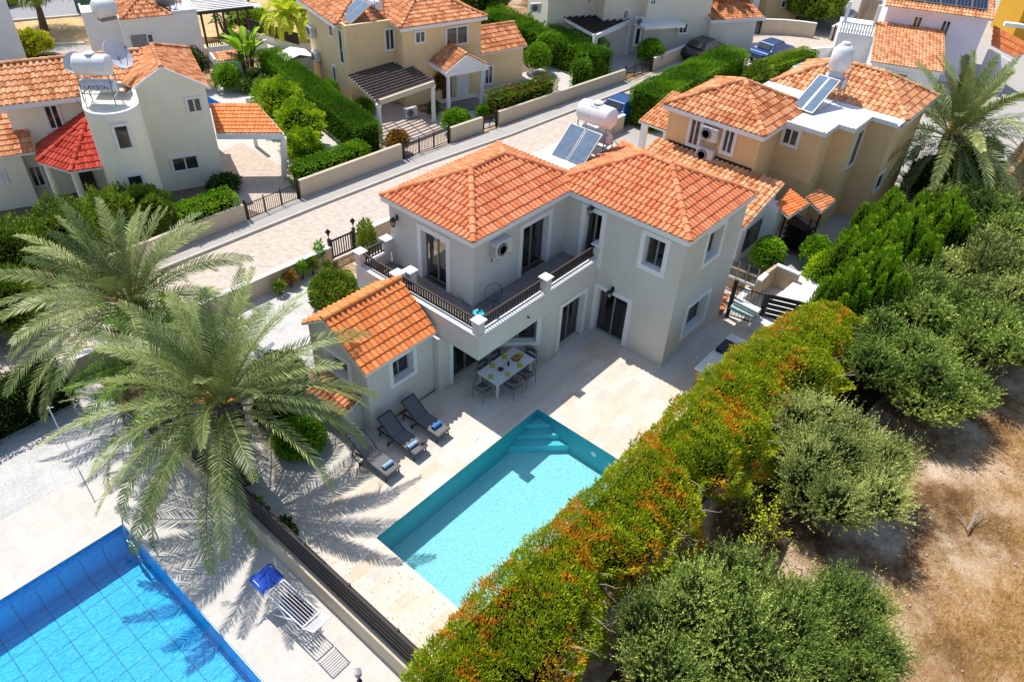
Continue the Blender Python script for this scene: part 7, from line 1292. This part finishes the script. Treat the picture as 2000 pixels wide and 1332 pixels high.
# left background
B((24.0, 47.8), (.9, .8, 1.1), 'pink-flowering oleander between the cream house roof and the white terrace', 'dark', n=2200, leaf=(.17, .06), z=1.5, flowers=('pink', 160, .16)); B((25.2, 46.0), (.9, .8, .9), 'green shrub below the pink oleander', 'bright', n=2200, leaf=(.16, .08), z=.8)
for i, (u, v, r) in enumerate(((500, 165, .7), (520, 182, .75), (540, 195, .5), (483, 180, .6))): w = gp(u, v, 0); B((w.x, w.y), (r, r*.8, r*.8), 'grey-leaved shrub along the tall hedge foot, %s' % ['near the paddle-leaf plant', 'the second from the paddle-leaf plant', 'the last before the lemon trees', 'closest to the little pool store'][i], 'olive', n=1700, leaf=(.16, .05), z=r*.6, lump=.3, group='grey-leaved shrubs along the hedge foot')
w = gp(60, 112, 0); B((w.x, w.y), (1.7, .8, .9), 'bright yellow flowering shrub above the cream house ridge', 'areca', n=3600, leaf=(.2, .1), z=.8, flowers=('yellow', 900, .18)); w = gp(445, 68, 0); paddles((w.x, w.y, 0), 1.4, 'small dark fan palm behind the dark pergola posts', n=26, mat='dark', seed=6, lw=.3, ll=1.0, name='fan_palm'); w = gp(490, 62, 0); B((w.x, w.y), (1.8, 1.0, .7), 'yellow-green clipped shrub beside the dark pergola', 'lemon', n=3000, leaf=(.16, .08), z=.9)
for u, v, r in ((430, 12, 1.0), (465, 15, .9), (570, 18, 1.6)): w = gp(u, v, 0); B((w.x, w.y), (r, r, r), {430: 'dark shrub at the top edge above the slatted pergola', 465: 'round shrub at the top edge in the dry lot', 570: 'dark tree at the top edge beside the tan house roof'}[u], 'dark' if u != 430 else 'bright', n=2400, leaf=(.25, .1), z=r)
# drooping tree on the dry lot
r = empty('tree', (21.9, 66.1, 0), 0, 'drooping pine-like tree with a dark trunk standing in the dry lot at the top left', 'tree'); b = MB(); b.tube([(0, 0, 0), (.1, 0, 1.5), (-.1, 0, 3.2), (0, 0, 5)], [.32, .22, .18, .08], 9); b.build('trunk', M['bark'], r); pc_ = [((0, 0, 4.6), (2.6, 2.6, 1.6)), ((-2, .3, 3.8), (1.5, 1.5, 1.3)), ((2, -.5, 3.6), (1.7, 1.6, 1.2)), ((.5, 1.5, 4.0), (1.8, 1.8, 1.5)), ((-.6, -1.6, 3.6), (1.6, 1.5, 1.1))]; Pq = []; Dq = []
for i, (c, rr) in enumerate(pc_): p, d, s = ell_points(c, rr, 3400, .25, 3, i, .7, -1); Pq.append(p); Dq.append(d)
Pq = np.concatenate(Pq); Dq = np.concatenate(Dq); leaf_mesh('crown', Pq, Dq*.4+rand_unit(len(Pq))*.4+np.array([0, 0, -.9]), rng.uniform(.25, .6, len(Pq)), .05, clump_var(Pq, .8, 3), FO['pine'], r)
# sprigs along the boundary fence, yellow bush and dead twigs in the field
for i, (u, v, r_) in enumerate(((498, 1000, .26), (560, 1045, .24), (625, 1135, .12), (668, 1175, .11), (712, 1215, .10), (755, 1262, .12))): w = gp(u, v, 0); B((max(w.x, 6.32), w.y), (r_, r_*1.3, r_*1.6), 'small green creeper plant at the boundary fence, %s' % ['just below the palm trunk', 'beside the black bollard light', 'opposite the clothes rack', 'between rack and bottom edge, upper', 'between rack and bottom edge, lower', 'nearest the long hedge'][i], 'bright' if i % 2 == 0 else 'dark', n=260 if i > 1 else 500, leaf=(.12, .07), z=.3, core=False, lump=.3, group='creepers at the boundary fence', depth=.6, cat='creeper', name='creeper')
def twiggy(loc, R, label, n=16, leafmat=None, nl=500, seed=3, lm=(.09, .05), mat='twig', name='dry_bush', sc=1):
    r_ = random.Random(seed); root = empty(name, loc, 0, label, 'dry bush'); b = MB(); tips = []
    for k in range(n):
        a = r_.uniform(0, 6.28); e = r_.uniform(.2, 1.2); p = Vector((0, 0, 0)); d = Vector((math.cos(a)*math.cos(e), math.sin(a)*math.cos(e), math.sin(e))); pts = [p]
        for j in range(5): d = (d+Vector([r_.uniform(-.35, .35) for _ in range(3)])).normalized(); p = p+d*R*.24; pts.append(p); tips.append(p)
        b.tube(pts, [.028, .022, .017, .012, .008, .004], 5)
        for j in range(2, 5):
            for q in range(2): dd = Vector([r_.uniform(-1, 1) for _ in range(3)]).normalized(); e2 = pts[j]+dd*R*.22; b.tube([pts[j], e2], [.008, .003], 4); tips.append(e2)
    b.build('twigs', M[mat], root)
    if leafmat: t = np.array([tuple(v) for v in tips]); i = rng.integers(0, len(t), nl); P = t[i]+rng.normal(size=(nl, 3))*.06; leaf_mesh('leaves', P, rand_unit(nl), lm[0], lm[1], rng.random(nl), FO[leafmat], root)
twiggy((17.3, 3.2, -.45), 1.5, 'twiggy bush with sparse yellow leaves at the edge of the field below the hedge', leafmat='areca', nl=1500, seed=3, n=20, mat='bark'); twiggy((11.0, 3.2, -.3), 1.5, 'bare greyish dead bush between the long hedge and the biggest olive tree', seed=5, n=18, mat='twig'); twiggy((12.4, 3.6, -.3), 1.3, 'second bare dead bush with pale curving twigs near the retaining wall', seed=9, n=12)
b = MB(); p0 = gp(1890, 1035, -.42)
for k in range(5):
    a = random.uniform(-.3, .3); q = [p0+Vector((0, 0, 0))]; d = Vector((math.cos(-.4+k*.28), math.sin(-.4+k*.28), .05))
    for j in range(7): d = (d+Vector((.22*math.sin(k+j*.5), .28*math.cos(j*.6+k), 0))).normalized(); q.append(q[-1]+d*.2+Vector((0, 0, .04 if j < 3 else -.035)))
    b.tube(q, [.016, .015, .013, .012, .010, .008, .006, .004], 5)
tag(b.build('fallen_branch', M['twig']), 'bleached curved twigs lying on the bare earth near the right edge', 'branch')
ribbon('hedge_shade_strip', [(3, EDGE-.62), (3, 1.6), (9, 1.4), (15, 2.0), (21, 2.9), (28, 2.4), (44, 0.5), (60, 3), (60, EDGE-.62)], -.30, 'hedge_shade')  # dark strip laid as the hedge's deep shade on the ground
# dry grass on the field
n = 110000; P = np.column_stack([rng.uniform(4, 40, n), rng.uniform(-12, 3.9, n), np.zeros(n)]); k = vnoise(P, .8, 2)+vnoise(P, .35, 7)+np.clip((0-P[:, 1])*.12, 0, 1) > .25; P = P[k]; P[:, 2] = [field(x, y)-.01 for x, y, _ in P]; D = rand_unit(len(P))*np.array([.8, .8, .2])+np.array([0, 0, .55])
FO['straw'] = foliage('dry_grass_blades', [(0, (.22, .12, .07)), (.5, (.46, .30, .18)), (1, (.66, .50, .36))], .2, .6, amp=.4); o = leaf_mesh('dry_grass', P, D, rng.uniform(.05, .13, len(P)), .010, rng.random(len(P)), FO['straw'], None); tag(o, kind='stuff', label='dry yellow grass over the bare field', cat='grass')

# pebbles, sticks and clods scattered on the field
b = MB()
for k in range(900):
    x, y = random.uniform(6, 36), random.uniform(-10, 3.4); r_ = random.uniform(.015, .055)*(1.6 if random.random() < .05 else 1); b.blob((x, y, field(x, y)+r_*.3), (r_, r_*random.uniform(.6, 1), r_*.6), 6, 4, .2)
tag(b.build('stones', plain('field_stones', (.45, .36, .29), .95, var=.4, sc=4)), kind='stuff', label='small stones scattered over the bare field', cat='stones')
b = MB()
for k in range(260): x, y = random.uniform(6, 36), random.uniform(-10, 3.6); a = random.uniform(0, 6.3); l = random.uniform(.15, .5); z = field(x, y)+.02; b.tube([(x, y, z), (x+l*.5*math.cos(a), y+l*.5*math.sin(a), z+.03), (x+l*math.cos(a+.3), y+l*math.sin(a+.3), z)], [.007, .006, .003], 4)
tag(b.build('dead_twigs', M['twig']), kind='stuff', label='dead twigs scattered over the bare field', cat='twigs')
P = np.column_stack([rng.uniform(6, 36, 14000), rng.uniform(-9, 3.9, 14000), np.zeros(14000)]); k = (vnoise(P, 1.3, 21) > .75); P = P[k]; P[:, 2] = [field(x, y) for x, y, _ in P]; o = leaf_mesh('weeds', P, rand_unit(len(P))*.7+np.array([0, 0, .6]), rng.uniform(.06, .16, len(P)), .03, rng.random(len(P)), FO['pine'], None); tag(o, kind='stuff', label='low green weeds in patches on the field', cat='weeds')
# fallen leaves near the palm and hedge foot
P = np.column_stack([rng.uniform(6.3, 8.1, 500), rng.uniform(7.5, 16, 500), np.full(500, .012)]); o = leaf_mesh('fallen_leaves', P, rand_unit(500)*np.array([1, 1, .1]), rng.uniform(.03, .08, 500), .02, rng.random(500), FO['oldfrond'], None); tag(o, kind='stuff', label='a few dry fallen leaves on the patio', cat='leaves')
